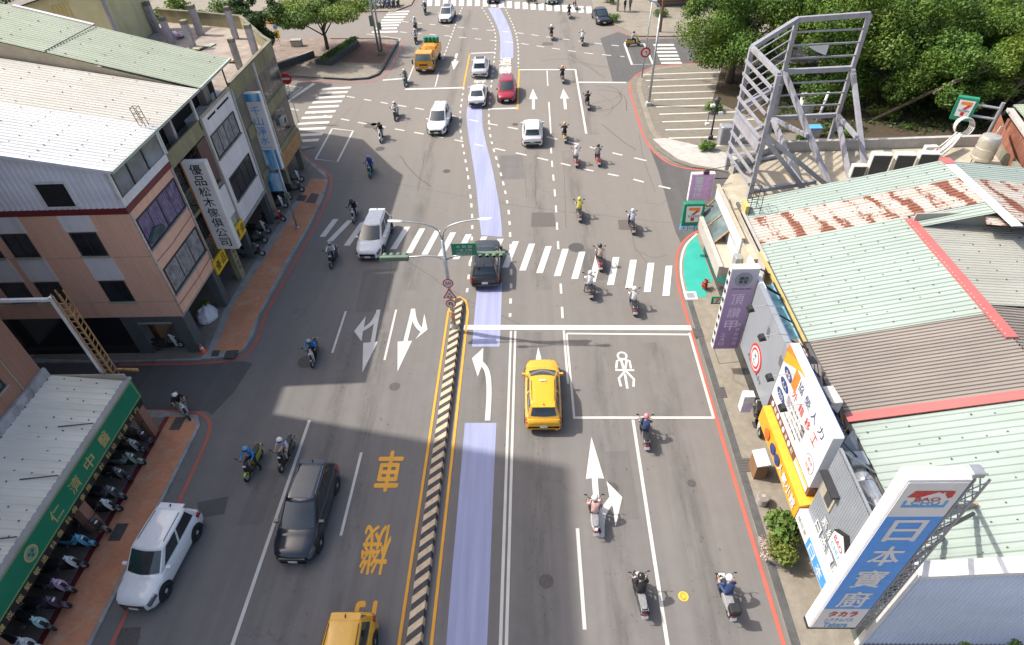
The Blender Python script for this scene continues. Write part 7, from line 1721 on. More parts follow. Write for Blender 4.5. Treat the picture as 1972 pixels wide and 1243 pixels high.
m = MB(); m.path([(px0+.1, PY+.2, pz0), (px0+.3, PY-.6, pz0-.5), (PX-.1, gy0+3.2, 2.5)], .015, 5); m.build('cable', 'dark_metal', ps)
# small lilac light box under the grey billboard
lb = thing('light_box', 'small lilac-bottomed light box under the grey billboard', 'sign', (9.75, 19.3, 1.2), world=True)
m = MB(); m.box(9.75, 19.5, 1.1, 10.25, 19.9, 2.2); m.build('box', 'sign_offwhite', lb); m = MB(); m.box(9.76, 19.48, 1.1, 10.24, 19.5, 1.8); m.build('print', 'letter_lilac', lb)
m = MB(); m.tube((10.2, 19.7, 1.8), (11.0, 19.7, 1.9), .03); m.build('bracket', 'dark_metal', lb)
gw = thing('restaurant_front', 'low restaurant front with tiled mural roof behind the grey billboard', 'shop', (11.5, 22, 0), world=True)
m = MB(); m.box(11.05, 18.4, .1, EX+.15, 27.2, 3.1); m.build('wall', 'cream_render', gw)
m = MB(); m.box(11.02, 18.8, .1, 11.05, 26.6, 2.3); m.build('shop_window', 'window_glass', gw)
m = MB(); m.box(PX+.5, 20.6, 4.82, EX-.28, 24.6, 4.88); m.build('mural_deck', 'mural_blue', gw)
m = MB(); m.box(PX+.5, 18.75, 4.82, EX-.28, 20.6, 4.88); m.build('mural_deck', 'mural_warm', gw)
m = MB(); m.box(PX+.25, 19.0, 3.1, PX+.45, 25.2, 6.2); m.build('panel_edge', 'white_plastic', gw)
for k in range(12): m = MB(); m.box(PX+.455, 19.1+k*.5, 5.2, PX+.47, 19.45+k*.5, 6.1); m.build('edge_print', 'sky_blue', gw)
m = MB()
for y in (18.9, 19.8, 21.5, 23.5, 25.2): m.bar((PX+.3, y, 5.9), (EX-.2, y, 4.9), .06, .06)
m.bar((EX-.5, 18.6, 5.1), (EX-.5, 24.5, 5.1), .05, .05); m.build('roof_frame', 'dark_metal', gw)
# roof clutter between billboards and gutter
def aircon(label, loc, rz, w_=.85, d=.35, h_=.65, group='air conditioners on the right roofs', two=False):
    o = thing('air_conditioner', label, 'air conditioner', loc, rz, group)
    m = MB(); m.bbox(-w_/2, -d/2, 0, w_/2, d/2, h_, .02); m.build('casing', 'aircon', o)
    m = MB(); m.box(-w_/2+.06, -d/2-.012, .06, w_/2-.06, -d/2, h_-.06); g = m.build('grille', 'grille_dark', o)
    m = MB()
    for k in range(1, 9): z = .06+(h_-.12)*k/9; m.box(-w_/2+.06, -d/2-.018, z-.005, w_/2-.06, -d/2-.012, z+.005)
    sub('grille_bar', m, 'dark_metal', g)
    m = MB(); m.box(-w_/2+.08, -d/2, -.08, -w_/2+.16, d/2, 0); m.box(w_/2-.16, -d/2, -.08, w_/2-.08, d/2, 0); m.build('foot', 'dark_metal', o)
    return o
p = G(1592, 785, 5.0); aircon('dusty white air conditioner beside the grey sheet roof', (p.x, p.y, 5.0), D(-85), .9, .45, .8)
m = MB(); m.box(11.3, 14.6, 4.7, EX-.3, 18.3, 4.78); m.build('equipment_deck', 'concrete', ns)
tk = thing('exhaust_duct', 'shiny round metal duct behind the ribbed grey front', 'duct', (11.55, 13, 3.2), world=True)
m = MB(); m.path([(11.75, 13.7, 4.7), (11.72, 13.0, 5.0), (11.7, 12.0, 5.1), (11.7, 11.2, 5.1)], .30, 16); m.build('pipe', 'alu', tk, True)
for y, z in ((12.9, 5.02), (12.1, 5.09)): m = MB(); m.path([(11.71, y-.05, z), (11.71, y+.05, z)], .32, 16); m.build('band', 'galv', tk)
m = MB(); m.bbox(11.4, 13.5, 4.6, 12.05, 14.1, 5.3, .02); m.build('fan_box', 'galv', tk)
m = MB(); m.box(PX+.3, 10, 3.05, EX+.1, 18.4, 3.2); dk = m.build('canopy_deck', 'concrete', ks)
tp2 = thing('tarpaulin_screen', 'grey triangular sheet screen beside the pale green roof', 'screen', (11.8, 14.6, 4), world=True)
m = MB(); m.slab([(11.0, 14.0, 4.9), (12.1, 14.2, 4.9), (12.1, 15.1, 5.3), (11.6, 14.6, 5.6)], .03); m.build('sheet', 'sign_grey', tp2)
cbl = thing('roof_junk', 'tangle of tarred cables and rags behind the white billboard', 'junk', (11.4, 15.5, 3.2), world=True)
rr = random.Random(8)
for k in range(7):
    m = MB(); m.path([(11.4+rr.uniform(0, .6), 14.9+rr.uniform(0, 2), 4.85+rr.uniform(0, .4)) for _ in range(5)], .03, 5); m.build('cable', ('dark_metal', 'pipe_white', 'wood')[k % 3], cbl)
for k in range(4): m = MB(); m.bar((11.5+.14*k, 17.6, 4.8), (11.5+.14*k, 18.5, 5.4), .1, .02); m.build('board', 'grey_tile', cbl)
bxd = thing('dark_cabinet', 'black cabinet under the roof frame beside the grey sheets', 'cabinet', (11.6, 18.6, 3.2), world=True)
m = MB(); m.bbox(11.3, 18.6, 4.6, 12.0, 19.2, 5.2, .03); m.build('box', 'black', bxd)
# ------------------------------------------------------------------ corner store
cs = thing('corner_store', 'flat-roofed corner convenience store with white slanted front', 'shop', (16, 36, 0), world=True)
m = MB(); m.prism([(11.6, 27.3), (11.6, 34.6), (13.0, 37.0), (17.0, 39.6), (31.0, 39.8), (31.0, 32.3), (12.6, 32.3), (12.6, 27.3)], .0, 4.5); m.build('wall', 'cream_render', cs)
m = MB(); m.prism([(12.0, 32.4), (12.0, 34.7), (13.2, 36.9), (17.1, 39.4), (30.8, 39.6), (30.8, 32.4)], 4.5, 4.56); m.build('roof_slab', 'cream_render', cs)
for a, b_ in (((16.6, 39.7), (31, 39.75)), ((12.9, 36.9), (16.6, 39.7))):
    m = MB(); m.bar((a[0], a[1], 4.85), (b_[0], b_[1], 4.85), .3, .8); m.build('parapet', 'white_render', cs)
m = MB(); m.box(11.5, 28.9, 2.7, 11.62, 34.8, 4.75); m.build('front_wall', 'sign_white', cs)
m = MB(); m.bar((11.56, 28.8, 4.8), (11.56, 34.9, 4.8), .2, .1); m.build('front_coping', 'cream_render', cs)
m = MB(); m.box(12.02, 26.2, 3.3, 12.12, 31.2, 5.15); m.build('inner_wall', 'white_render', cs)
m = MB(); m.bar((11.66, 27.0, 4.35), (11.66, 33.6, 4.85), .06, .06); m.bar((11.75, 27.0, 4.3), (11.75, 33.6, 4.8), .05, .05); m.build('handrail', 'galv', cs)
m = MB(); m.bbox(11.2, 28.2, 2.9, 11.6, 28.8, 3.9, .02); m.build('vent_box', 'galv', cs)
m = MB(); m.box(10.55, 28.6, 2.45, 11.5, 35.0, 3.0); m.build('canopy', 'cream_render', cs)
m = MB(); m.box(10.45, 28.5, 2.35, 10.7, 35.1, 3.15); m.build('canopy_fascia', 'white_render', cs)
m = MB(); m.slab([(10.75, 31.0, 3.05), (11.5, 31.0, 3.9), (11.5, 34.6, 3.9), (10.75, 34.6, 3.05)], .04); m.build('glass_canopy', 'tint_glass', cs)
for y in (31.0, 32.8, 34.6): m = MB(); m.bar((10.75, y, 3.08), (11.5, y, 3.95), .06, .06); m.build('glazing_bar', 'orange_rust', cs)
m = MB(); m.bar((11.5, 28.8, 3.9), (11.5, 34.7, 3.95), .09, .09); m.build('glazing_bar', 'alu', cs)
m = MB(); m.box(11.63, 26.4, 3.9, 12.01, 31.2, 3.96); m.build('grating', 'manhole', cs)
m = MB(); m.box(11.3, 27.6, .1, 11.6, 34.4, 2.4); m.build('shop_window', 'window_glass', cs)
m = MB()
for z in (5.5, 6.1, 6.6): m.path([(12.3, 30.8, z), (12.9, 30.8, z), (12.9, 31.5, z), (12.3, 31.5, z), (12.3, 30.8, z)], .02, 5)
for x, y in ((12.3, 30.8), (12.9, 30.8), (12.9, 31.5), (12.3, 31.5)): m.tube((x, y, 4.5), (x, y, 6.6), .02, n=5)
m.build('ladder_cage', 'dark_metal', cs)
m = MB(); m.box(12.1, 30.9, 4.6, 12.3, 31.7, 5.6); m.build('access_panel', 'gold', cs)
def seven_sign(root, c, r, u, w_, h_):
    """numeral sign artwork on a board spanned by r,u"""
    c = Vector(c); r = Vector(r).normalized(); u = Vector(u).normalized(); n = r.cross(u)*.006
    P_ = lambda x, y, k=1: tuple(c + r*(x*w_/2) + u*(y*h_/2) + n*k)
    m = MB(); m.add([P_(x, y) for x, y in ((-.72, -.72), (.72, -.72), (.82, .85), (-.82, .85))], [(0, 1, 2, 3)]); m.build('white_field', 'sign_white', root)
    m = MB(); m.add([P_(x, y, 2) for x, y in ((-.55, .42), (.6, .42), (.6, .72), (-.55, .72))], [(0, 1, 2, 3)]); m.build('numeral_top', 'orange', root)
    m = MB(); m.add([P_(x, y, 3) for x, y in ((.22, .43), (.6, .43), (.1, .0), (-.25, .0))], [(0, 1, 2, 3)]); m.build('numeral_stem', 'sign_red', root)
    m = MB(); put_text(m, 'ELEVEN', P_(0, -.13, 2), r, u, w_*.52, h_*.09, .02, .002); m.build('lettering', 'deep_green', root)
    m = MB(); m.add([P_(x, y, 2) for x, y in ((-.22, -.62), (.12, -.62), (.16, -.26), (-.24, -.26))], [(0, 1, 2, 3)]); m.build('numeral_foot', 'sign_red', root)
sv = thing('store_sign', 'green-framed convenience store sign over the green pavement patch', 'sign', (10, 34, 2.2), world=True)
a, b_, c_, d_ = [GY(*p, 34.0) for p in ((1317, 393), (1357, 393), (1312, 443), (1352, 443))]
vx0, vx1, vz0, vz1 = (a.x+c_.x)/2, (b_.x+d_.x)/2, (c_.z+d_.z)/2+.35, (a.z+b_.z)/2
m = MB(); m.bbox(vx0, 34, vz0, vx1, 34.4, vz1, .03); m.build('box', 'sign_green', sv)
m = MB(); m.box(vx0+.06, 33.985, vz0+.08, vx1-.06, 34.0, vz1-.08); m.build('face', 'deep_green', sv)
seven_sign(sv, ((vx0+vx1)/2, 33.98, (vz0+vz1)/2), R_, U_, vx1-vx0-.1, vz1-vz0-.1)
m = MB(); m.box(vx0, 34.02, vz0-.42, vx1, 34.3, vz0-.03); pn = m.build('lower_panel', 'sky_blue', sv)
for k in range(3):
    m = MB(); m.box(lerp(vx0, vx1, k/3)+.05, 34.005, vz0-.38, lerp(vx0, vx1, (k+1)/3)-.04, 34.02, vz0-.08); q = sub('pictogram_tile', m, 'sign_offwhite', pn)
m = MB(); put_text(m, 'ATM', (lerp(vx0, vx1, .5), 34.0, vz0-.23), R_, U_, .3, .14, .01, .004); put_text(m, 'WC', (lerp(vx0, vx1, .84), 34.0, vz0-.23), R_, U_, .25, .14, .01, .004); put_text(m, 'P', (lerp(vx0, vx1, .17), 34.0, vz0-.23), R_, U_, .16, .18, .01, .004); sub('lettering', m, 'navy', pn)
m = MB(); m.tube((vx1, 34.2, vz1-.3), (11.6, 34.2, vz1-.3), .04); m.tube((vx1, 34.2, vz0+.2), (11.6, 34.2, vz0+.2), .04); m.build('bracket', 'dark_metal', sv)
pk = thing('store_sign', 'pink sign with white characters above the convenience store sign', 'sign', (10.8, 35.4, 3), world=True)
a, b_, c_, d_ = [GY(*p, 35.4) for p in ((1333, 336), (1378, 336), (1326, 388), (1370, 388))]
kx0, kx1, kz0, kz1 = a.x, b_.x, c_.z, a.z
m = MB(); m.box(kx0, 35.4, kz0, kx1, 35.7, kz1); m.build('box', 'sign_offwhite', pk)
m = MB(); m.box(kx0+.05, 35.385, kz0+.04, kx1-.06, 35.4, kz1-.05); m.build('face', 'sign_pink', pk)
put_column(pk, 'sign_white', '薔荷坊', (lerp(kx0, kx1, .36), 35.384, kz1-.42), DN, R_, .55, .5, .56, .03, .004)
put_column(pk, 'sign_white', '鍋貼麵之家', (lerp(kx0, kx1, .76), 35.384, kz1-.32), DN, R_, .26, .26, .34, .0, .004)
m = MB(); m.path([(kx0+.8, 35.5, kz1+.05), (kx0+.8, 35.3, kz1+.3), (12.6, 35.6, kz1+.5)], .02, 5); m.bbox(kx0+.65, 35.1, kz1+.1, kx0+1.0, 35.35, kz1+.3, .02); m.build('lamp', 'black', pk)
m = MB(); m.tube((kx1, 35.5, kz1-.4), (12.3, 35.5, kz1-.4), .04); m.build('bracket', 'dark_metal', pk)
vp = thing('store_sign', 'second convenience store sign at the far right above the coiled cable', 'sign', (29.6, 42, 5), world=True)
c0 = GY(1857, 211, 42.0)
rr_ = Vector((.86, -.5, 0)).normalized(); uu = Vector((0, 0, 1)); nn = rr_.cross(uu)
m = MB()
V = [c0 + rr_*(sx*.62) + uu*(sz*.78) + nn*(k) for k in (0, -.42) for sx, sz in ((-1, -1), (1, -1), (1, 1), (-1, 1))]
m.add([tuple(v) for v in V], [(0, 1, 2, 3), (4, 7, 6, 5), (0, 4, 5, 1), (1, 5, 6, 2), (2, 6, 7, 3), (3, 7, 4, 0)]); m.build('box', 'sign_green', vp)
seven_sign(vp, c0+nn*.01, rr_, uu, 1.15, 1.45)
m = MB()
for dz in (.35, -.4): m.tube(c0+rr_*.6+uu*dz-nn*.2, c0+rr_*2.0+uu*(dz-.05)-nn*.3, .09, n=8)
m.build('arm', 'galv', vp)
m = MB(); e = c0+rr_*2.0-nn*.3; m.tube((e.x, e.y, 0), (e.x, e.y, e.z+.7), .12, n=10); m.build('post', 'steel_grey', vp)
# roof clutter on the store -----------------------------------------------
for i, (px, lb) in enumerate((((1683, 338), 'leftmost of three large white air conditioners on the flat roof'), ((1728, 338), 'middle one of three large white air conditioners on the flat roof'), ((1772, 336), 'rightmost of three large white air conditioners on the flat roof'))):
    p = G(*px, 4.7); aircon(lb, (p.x, p.y, 4.75), D(-6), 1.15, .5, 1.45)
p = G(1648, 340, 4.7); aircon('low white air conditioner beside the billboard legs', (p.x, p.y, 4.7), D(-4), .85, .4, .8)
p = G(1786, 300, 4.7); aircon('small white air conditioner by the far parapet', (p.x, p.y, 4.7), D(180), .8, .35, .7)
p = G(1884, 316, 4.6); tn = thing('water_tank', 'stained steel water tank on the flat roof', 'tank', (p.x, p.y, 4.56))
m = MB(); m.lathe([(.40, .35), (.60, .42), (.63, .6), (.60, .62), (.62, 1.2), (.59, 1.22), (.62, 1.75), (.52, 1.95), (.2, 2.02)], 22); m.build('drum', 'stainless', tn, 35)
for a in (.4, 2.5, 4.6): m = MB(); m.tube((math.cos(a)*.42, math.sin(a)*.42, 0), (math.cos(a)*.42, math.sin(a)*.42, .4), .03); m.build('leg', 'dark_metal', tn)
m = MB(); m.path([(.3, .2, 1.98), (.45, .3, 2.4), (.9, .6, 2.3), (1.0, .7, .2)], .03, 6); m.build('pipe', 'pipe_white', tn, True)
cc = thing('cable_bundle', 'bundle of pale insulated pipes running across the flat roof', 'pipes', (25, 37, 4.56), world=True)
rr = random.Random(9)
for k in range(8):
    a = G(1845, 258, 5.6); b2 = G(1795, 300, 5.2); c2 = G(1768, 335, 4.9)
    o_ = Vector((rr.uniform(-.35, .35), rr.uniform(-.3, .3), rr.uniform(-.1, .15)))
    m = MB(); m.path(smooth_poly([a+o_*.6, (a+b2)/2+o_+Vector((0, 0, -.2)), b2+o_, (b2+c2)/2+o_*1.3, c2+o_*1.5+Vector((0, 0, -.2))], 2), .055, 6); m.build('pipe', 'pipe_white', cc, True)
cl = thing('cable_coil', 'coil of thick grey cable under the far store sign', 'coil', (27.5, 40.0, 5), world=True)
p = G(1858, 246, 5.6)
for k in range(4):
    m = MB(); m.path([(p.x+math.cos(t)*(.62-.03*k), p.y+.12*k+math.sin(t)*.15, p.z+math.sin(t)*(.6-.03*k)) for t in np.linspace(0, 2*PI, 18)], .05, 6); m.build('loop', 'pipe_white', cl, True)
bh = thing('brick_house', 'red brick wall with pale green roof at the right edge', 'house', (32, 37, 0), world=True)
m = MB(); m.add([(29.9, 36.0, 0), (31.2, 40.5, 0), (31.2, 40.5, 6.4), (29.9, 36.0, 5.6)], [(0, 1, 2, 3)]); m.prism([(31.0, 34.0), (36, 34.0), (36, 41.5), (32.6, 41.5)], 0, 5.6); m.build('wall', 'red_brick', bh)
m = MB(); m.bar((30.8, 33.9, 5.75), (32.5, 41.6, 6.2), .4, .2); m.build('coping', 'white_render', bh)
m = corr((32.0, 36, 6.05), (7, 0, .2), (.9, 6, .3), .25, .03, th=.05); m.build('roof', 'sheet_palegreen', bh)
m = MB(); m.slab([(29.5, 33.2, 3.5), (34, 33.2, 3.5), (34, 34.0, 6.3), (30.9, 34.0, 6.0)], .15); m.build('side_panel', 'sheet_offwhite', bh)
m = MB(); m.bar((29.4, 33.2, 4.95), (30.7, 38.6, 4.95), .3, .7); m.build('low_wall', 'mossy_dark', bh)
# ------------------------------------------------------------------ steel billboard skeleton
bf = thing('billboard_skeleton', 'bare grey steel billboard skeleton standing on the store roof', 'frame', (16, 38, 4.56), world=True)
P1 = Vector((13.1, 33.6, 0)); P2 = Vector((12.75, 37.4, 0)); P3 = Vector((16.0, 41.2, 0)); P4 = Vector((20.6, 41.4, 0))
z0 = 4.5
t1z, t2z, t3z, t4z = GY(1500, 145, P1.y).z, GY(1448, 92, P2.y).z, GY(1535, 38, P3.y).z, GY(1675, 28, P4.y).z
P1.x = GY(1500, 145, P1.y).x; P2.x = GY(1448, 92, P2.y).x; P3.x = GY(1535, 38, P3.y).x; P4.x = GY(1675, 28, P4.y).x
T = [Vector((p.x, p.y, z)) for p, z in ((P1, t1z), (P2, t2z), (P3, t3z), (P4, t4z))]; Bp = [Vector((p.x, p.y, z0)) for p in (P1, P2, P3, P4)]
def beam(a, b_, w_=.28, h_=.28, name='beam', mat='frame_paint'): m = MB(); m.bar(a, b_, w_, h_); m.build(name, mat, bf)
for i in range(4): beam(Bp[i] if i < 3 else Vector((P4.x, P4.y, z0)), T[i], .25, .25, 'post')
beam(T[1], T[2], .25, .27); beam(T[1], T[0], .22, .26); beam(T[2], T[3], .25, .3)
at = lambda i, z: Vector((Bp[i].x, Bp[i].y, z))
zm = GY(1638, 132, P4.y).z; zl = GY(1608, 222, P4.y).z
beam(at(2, zm), at(3, zm), .26, .3); beam(at(2, zl), at(3, zl), .24, .28)
nr = 8
for k in range(1, nr):
    z = lerp(t4z, zl, k/nr)
    if abs(z-zm) > .3: beam(at(2, z)+Vector((0, -.12, 0)), at(3, z)+Vector((0, -.12, 0)), .07, .10, 'rung')
for k in range(1, 10):
    z = lerp(t2z, z0+.5, k/10); beam(at(0, lerp(t1z, z0+.3, k/10))+Vector((-.2, 0, 0)), at(1, z)+Vector((-.2, 0, 0)), .10, .16, 'rung')
for k in range(1, 9):
    z = lerp(t2z, z0+2.5, k/9); beam(at(1, z)+Vector((-.1, .1, 0)), at(2, lerp(t3z, z0+2.5, k/9))+Vector((-.1, .1, 0)), .06, .07, 'rung')
beam(at(0, z0+3.4), at(1, z0+3.6), .45, .5); beam(at(1, z0+4.2), at(2, z0+4.0), .25, .25)
# raking legs
def onroof(px): return G(*px, z0)
beam(at(3, zm), onroof((1668, 352)), .25, .25, 'raking_leg'); beam(at(3, zl), onroof((1637, 352)), .26, .26, 'raking_leg'); beam(at(3, zl), G(1650, 265, lerp(z0, zm, .52)), .22, .22, 'brace')
beam(Vector(at(2, zm)), onroof((1597, 358)), .28, .28, 'raking_leg'); beam(at(2, zl), onroof((1545, 370)), .28, .28, 'raking_leg'); beam(at(2, zl), G(1555, 262, lerp(z0, zm, .45)), .22, .22, 'brace')
beam(at(0, z0+4.2), onroof((1598, 362)), .26, .26, 'brace'); beam(at(0, z0+4.0), onroof((1550, 366)), .24, .24, 'brace')
beam(at(0, z0+.5), G(1570, 350, z0+.4), .24, .24, 'tie'); beam(at(1, z0+1.8), at(2, z0+1.5), .24, .24, 'tie')
beam(at(1, z0+1.0), at(0, z0+3.2), .16, .16, 'brace'); beam(at(1, z0+.3), G(1500, 300, z0+.2), .2, .2, 'tie')
rag = thing('torn_banner', 'scrap of white banner caught in the steel skeleton', 'banner', (18, 41, 12), world=True)
a, b_, c_ = GY(1557, 90, P4.y-.15), GY(1597, 87, P4.y-.15), GY(1590, 107, P4.y-.1)
m = MB(); m.slab([a, b_, c_, (a+c_)/2+Vector((0, 0, -.05))], .015); m.build('cloth', 'sign_white', rag)
# ------------------------------------------------------------------ trees and plants
def leaves(centres, radii, n, size, mat, name, parent, seed=1, flat=1.0, up=.35):
    """n leaf quads spread through overlapping clump volumes (denser at the skin)"""
    rg = np.random.default_rng(seed); C_ = np.array(centres, float); R_ = np.array(radii, float)
    pk = rg.choice(len(C_), n, p=R_**2/np.sum(R_**2))
    d = rg.normal(size=(n, 3)); d /= np.linalg.norm(d, axis=1)[:, None]
    r = R_[pk]*(rg.random(n)**.42); P_ = C_[pk] + d*r[:, None]*np.array([1, 1, flat])
    # leaf orientation: facing outwards/up with scatter
    nrm = d*.6 + np.array([0, 0, up]) + rg.normal(size=(n, 3))*.55; nrm /= np.linalg.norm(nrm, axis=1)[:, None]
    t = np.cross(nrm, rg.normal(size=(n, 3))); t /= np.linalg.norm(t, axis=1)[:, None]; b = np.cross(nrm, t)
    s = (size*(.6+.8*rg.random(n)))[:, None]
    V = np.empty((n, 4, 3)); V[:, 0] = P_ - t*s; V[:, 1] = P_ - b*s*.55 + nrm*s*.12; V[:, 2] = P_ + t*s; V[:, 3] = P_ + b*s*.55 + nrm*s*.12
    me = bpy.data.meshes.new(name); me.vertices.add(n*4); me.loops.add(n*4); me.polygons.add(n)
    me.vertices.foreach_set('co', V.reshape(-1)); me.loops.foreach_set('vertex_index', np.arange(n*4, dtype=np.int32))
    me.polygons.foreach_set('loop_start', np.arange(0, n*4, 4, dtype=np.int32)); me.polygons.foreach_set('loop_total', np.full(n, 4, dtype=np.int32))
    me.materials.append(MAT(mat)); me.update(calc_edges=True); me.validate()
    return link(name, me, parent)
def tree(label, x, y, h, r, n, size, mat, seed, flat=.7, trunk=.28, bark='bark', group=None, z=.1, clumps=26, low=.45, name='broadleaf_tree'):
    rg = random.Random(seed); o = thing(name, label, 'tree', (x, y, z), 0, group)
    C_ = []; Rr = []
    for i in range(clumps):
        a = rg.uniform(0, 2*PI); q = math.sqrt(rg.random())*r*.82; zz = h*(low + (1-low)*rg.random()**.8*(1-.5*(q/r)**2))
        C_.append((math.cos(a)*q, math.sin(a)*q, zz)); Rr.append(r*rg.uniform(.15, .33))
    m = MB(); m.path([(0, 0, -.1), (rg.uniform(-.1, .1), rg.uniform(-.1, .1), h*.2), (rg.uniform(-.2, .2), rg.uniform(-.2, .2), h*.42)], [trunk*1.25, trunk, trunk*.8], 9); tr_ = m.build('trunk', bark, o, True)
    for i in range(9):
        c = C_[i*clumps//9]; s0 = Vector((0, 0, h*rg.uniform(.22, .42))); e = Vector(c)
        m = MB(); m.path([s0, s0.lerp(e, .4)+Vector((rg.uniform(-.3, .3), rg.uniform(-.3, .3), h*.05)), e], [trunk*.5, trunk*.32, trunk*.1], 6); m.build('limb', bark, o, True)
    leaves(C_, Rr, n, size, mat, 'crown', o, seed, flat)
    return o
# ground of the park
m = MB(); m.prism([(17.5, 59.5), (20.5, 68.5), (74, 69.5), (74, 46.5), (33, 46.5), (22.5, 52.0)], .05, .135); pg_ = m.build('planted_bed', 'soil', park)
m = MB(); m.prism([(20, 44.6), (24, 49.5), (74, 50.5), (74, 45.0)], .05, .145); m.build('park_path', 'red_earth', park)
T_ = [(20.2, 64.0, 9.8, 6.0, 'leftmost big tree, overhanging the striped parking court', 5200), (27.5, 60.0, 10.5, 6.2, 'dense tree right behind the steel skeleton', 6500), (34.0, 57.5, 9.8, 6.0, 'dense tree right of the steel skeleton', 6000),
      (42.0, 58.5, 10.5, 6.5, 'dense tree above the far convenience store sign', 6500), (50.5, 57.0, 10, 6.5, 'dense tree at the right edge of the picture', 5500), (26.0, 71.0, 11, 6.5, 'tall tree behind the leftmost big tree', 5000), (36.0, 70.0, 11.5, 7, 'tall tree behind the skeleton at the top edge', 5500),
      (47.5, 70.0, 11.5, 7, 'tall tree at the top edge right of centre of the park', 5000), (59.0, 68.0, 11, 7, 'tall tree in the top right corner', 4500), (37.5, 53.6, 8.2, 4.6, 'lower tree in front of the park row, left of the far store sign', 5000), (46.0, 52.6, 8.0, 4.8, 'lower tree in front of the park row behind the brick house', 5000), (31.0, 65.0, 11, 6, 'tree between the first and second park rows', 5000)]
for i, (x, y, h_, r, lb, n) in enumerate(T_):
    tree(lb, x, y, h_, r, int(n*6.5), .118, 'leaf_ficus', 20+i, .8, .4, 'bark', 'park trees on the right', clumps=42, low=.20 if i < 5 else .30)
for i, (a, b_) in enumerate((((30.5, 54.0, .1), (36.5, 50.8, 5.5)), ((39.5, 52.5, .1), (44, 50.5, 5.8)), ((39.8, 52.6, .1), (41.0, 52, 6.2)))):
    o = thing('bare_trunk', ('slanting bare trunk in the shade behind the far parapet', 'bare pale trunk leaning right behind the far store sign', 'upright bare trunk behind the far store sign')[i], 'trunk', (a[0], a[1], .1), world=True)
    m = MB(); m.path([a, Vector(a).lerp(Vector(b_), .5)+Vector((.3, .2, .3)), b_], [.17, .13, .05], 8); m.build('trunk', 'bark' if i == 0 else 'pale_bark', o, True)
    m = MB(); q = Vector(a).lerp(Vector(b_), .55); m.path([q, q+Vector((1.2, -.2, 1.2)), q+Vector((2.6, -.3, 1.6))], [.13, .09, .03], 6); m.build('limb', 'pale_bark', o, True)
rg = np.random.default_rng(77); gcv = [(rg.uniform(23.5, 72), rg.uniform(51, 68), .3) for _ in range(240)]
qq = leaves(gcv, [1.5]*240, 16000, .16, 'leaf_dark', 'ground_cover', None, 78, .2); tag(qq, 'dark leafy ground cover under the park trees', 'ground cover', kind='stuff')
# low shrubs round the lamp and along the park edge
def shrub(label, x, y, r, h_, n, mat, seed, group=None, size=.09, z=.13):
    o = thing('shrub', label, 'shrub', (x, y, z), 0, group); rg = random.Random(seed)
    C_ = [(rg.uniform(-.6, .6)*r, rg.uniform(-.6, .6)*r, h_*rg.uniform(.35, .75)) for _ in range(8)]
    m = MB()
    for k in range(4): m.path([(0, 0, 0), C_[k]], [.03, .01], 4)
    m.build('stem', 'bark', o); leaves(C_, [r*.45]*8, n, size, mat, 'foliage', o, seed, .8); return o
for i, (px, r, h_, mt, lb) in enumerate((((1372, 212), .9, .9, 'leaf_bush', 'bright green shrub beside the parking court lamp'), ((1360, 285), .8, .7, 'leaf_bush', 'bright green shrub on the white corner by the lamp'), ((1480, 245), 1.0, 1.0, 'leaf_bush', 'green shrub seen through the steel skeleton'), ((1545, 270), .8, .7, 'leaf_dark', 'dark shrub under the skeleton beside the parapet'),
                                        ((1700, 225), 1.3, .9, 'leaf_yellow', 'yellow-green shrub in the shade behind the parapet'), ((1668, 185), 1.2, 1.2, 'leaf_yellow', 'sunlit yellow-green shrub under the park trees'), ((1640, 262), .8, .8, 'leaf_bush', 'green shrub by the brown park path'), ((1180, 40), 1.0, .9, 'leaf_bush', 'clipped shrub beside the black sedan'), ((1268, 28), 1.3, .9, 'leaf_bush', 'green shrub by the far right house'), ((1170, 4), 1.2, 1.2, 'leaf_bush', 'green shrub at the top edge by the kerb'))):
    p = G(*px, .3); shrub(lb, p.x, p.y, r, h_, 900, mt, 50+i, 'shrubs on the right side')
# plaza tree with planter
p = G(627, 92, .3)
pt = thing('planter', 'long grassy planter kerb under the plaza tree', 'planter', (-23.6, 77.5, .14), world=True)
pp = [(-25.4, 73.6), (-23.4, 73.0), (-21.5, 79.8), (-22.6, 81.5)]
m = MB(); m.prism(pp, .14, .75); m.build('kerb', 'dark_kerb', pt)
m = MB(); m.prism([(-25.1, 73.9), (-23.6, 73.4), (-21.8, 79.8), (-22.6, 81.2)], .7, .80); m.build('turf', 'grass', pt)
rg = np.random.default_rng(5); gc = [(lerp(-24.4, -22.3, t)+.0, lerp(73.8, 80.6, t), .85) for t in np.linspace(0, 1, 9)]
tag(leaves(gc, [.65]*9, 1800, .10, 'leaf_bush', 'grass_blades', pt, 6, .25), kind='stuff')
tree('spreading umbrella-shaped tree on the corner plaza', -24.9, 77.6, 5.7, 6.2, 34000, .125, 'leaf_light', 3, .36, .20, 'bark', None, .7, 44, .66)
# trees behind the left houses
for i, (x, y, h_, r, n, mt, lb) in enumerate(((-30.4, 66.5, 8.4, 3.4, 9000, 'leaf_dark', 'dark dense tree beside the roof terrace corner'), (-39.5, 71.5, 8.2, 4.6, 11000, 'leaf_light', 'light green tree behind the roof columns'), (-34.0, 72.5, 7.6, 3.8, 8000, 'leaf_light', 'light green tree left of the dark tree'),
                                              (-49.5, 72, 9.0, 4.6, 9000, 'leaf_dark', 'dark tree at the top left behind the cream house'), (-30.6, 72.6, 8.6, 3.2, 7000, 'leaf_dark', 'dark tree before the yellow taxi'), (-57, 74, 9, 5, 6000, 'leaf_dark', 'dark tree outermost at the upper left'))):
    tree(lb, x, y, h_, r, n, .14, mt, 70+i, .7, .22, 'bark', 'trees behind the left houses', .14, 26, .35)
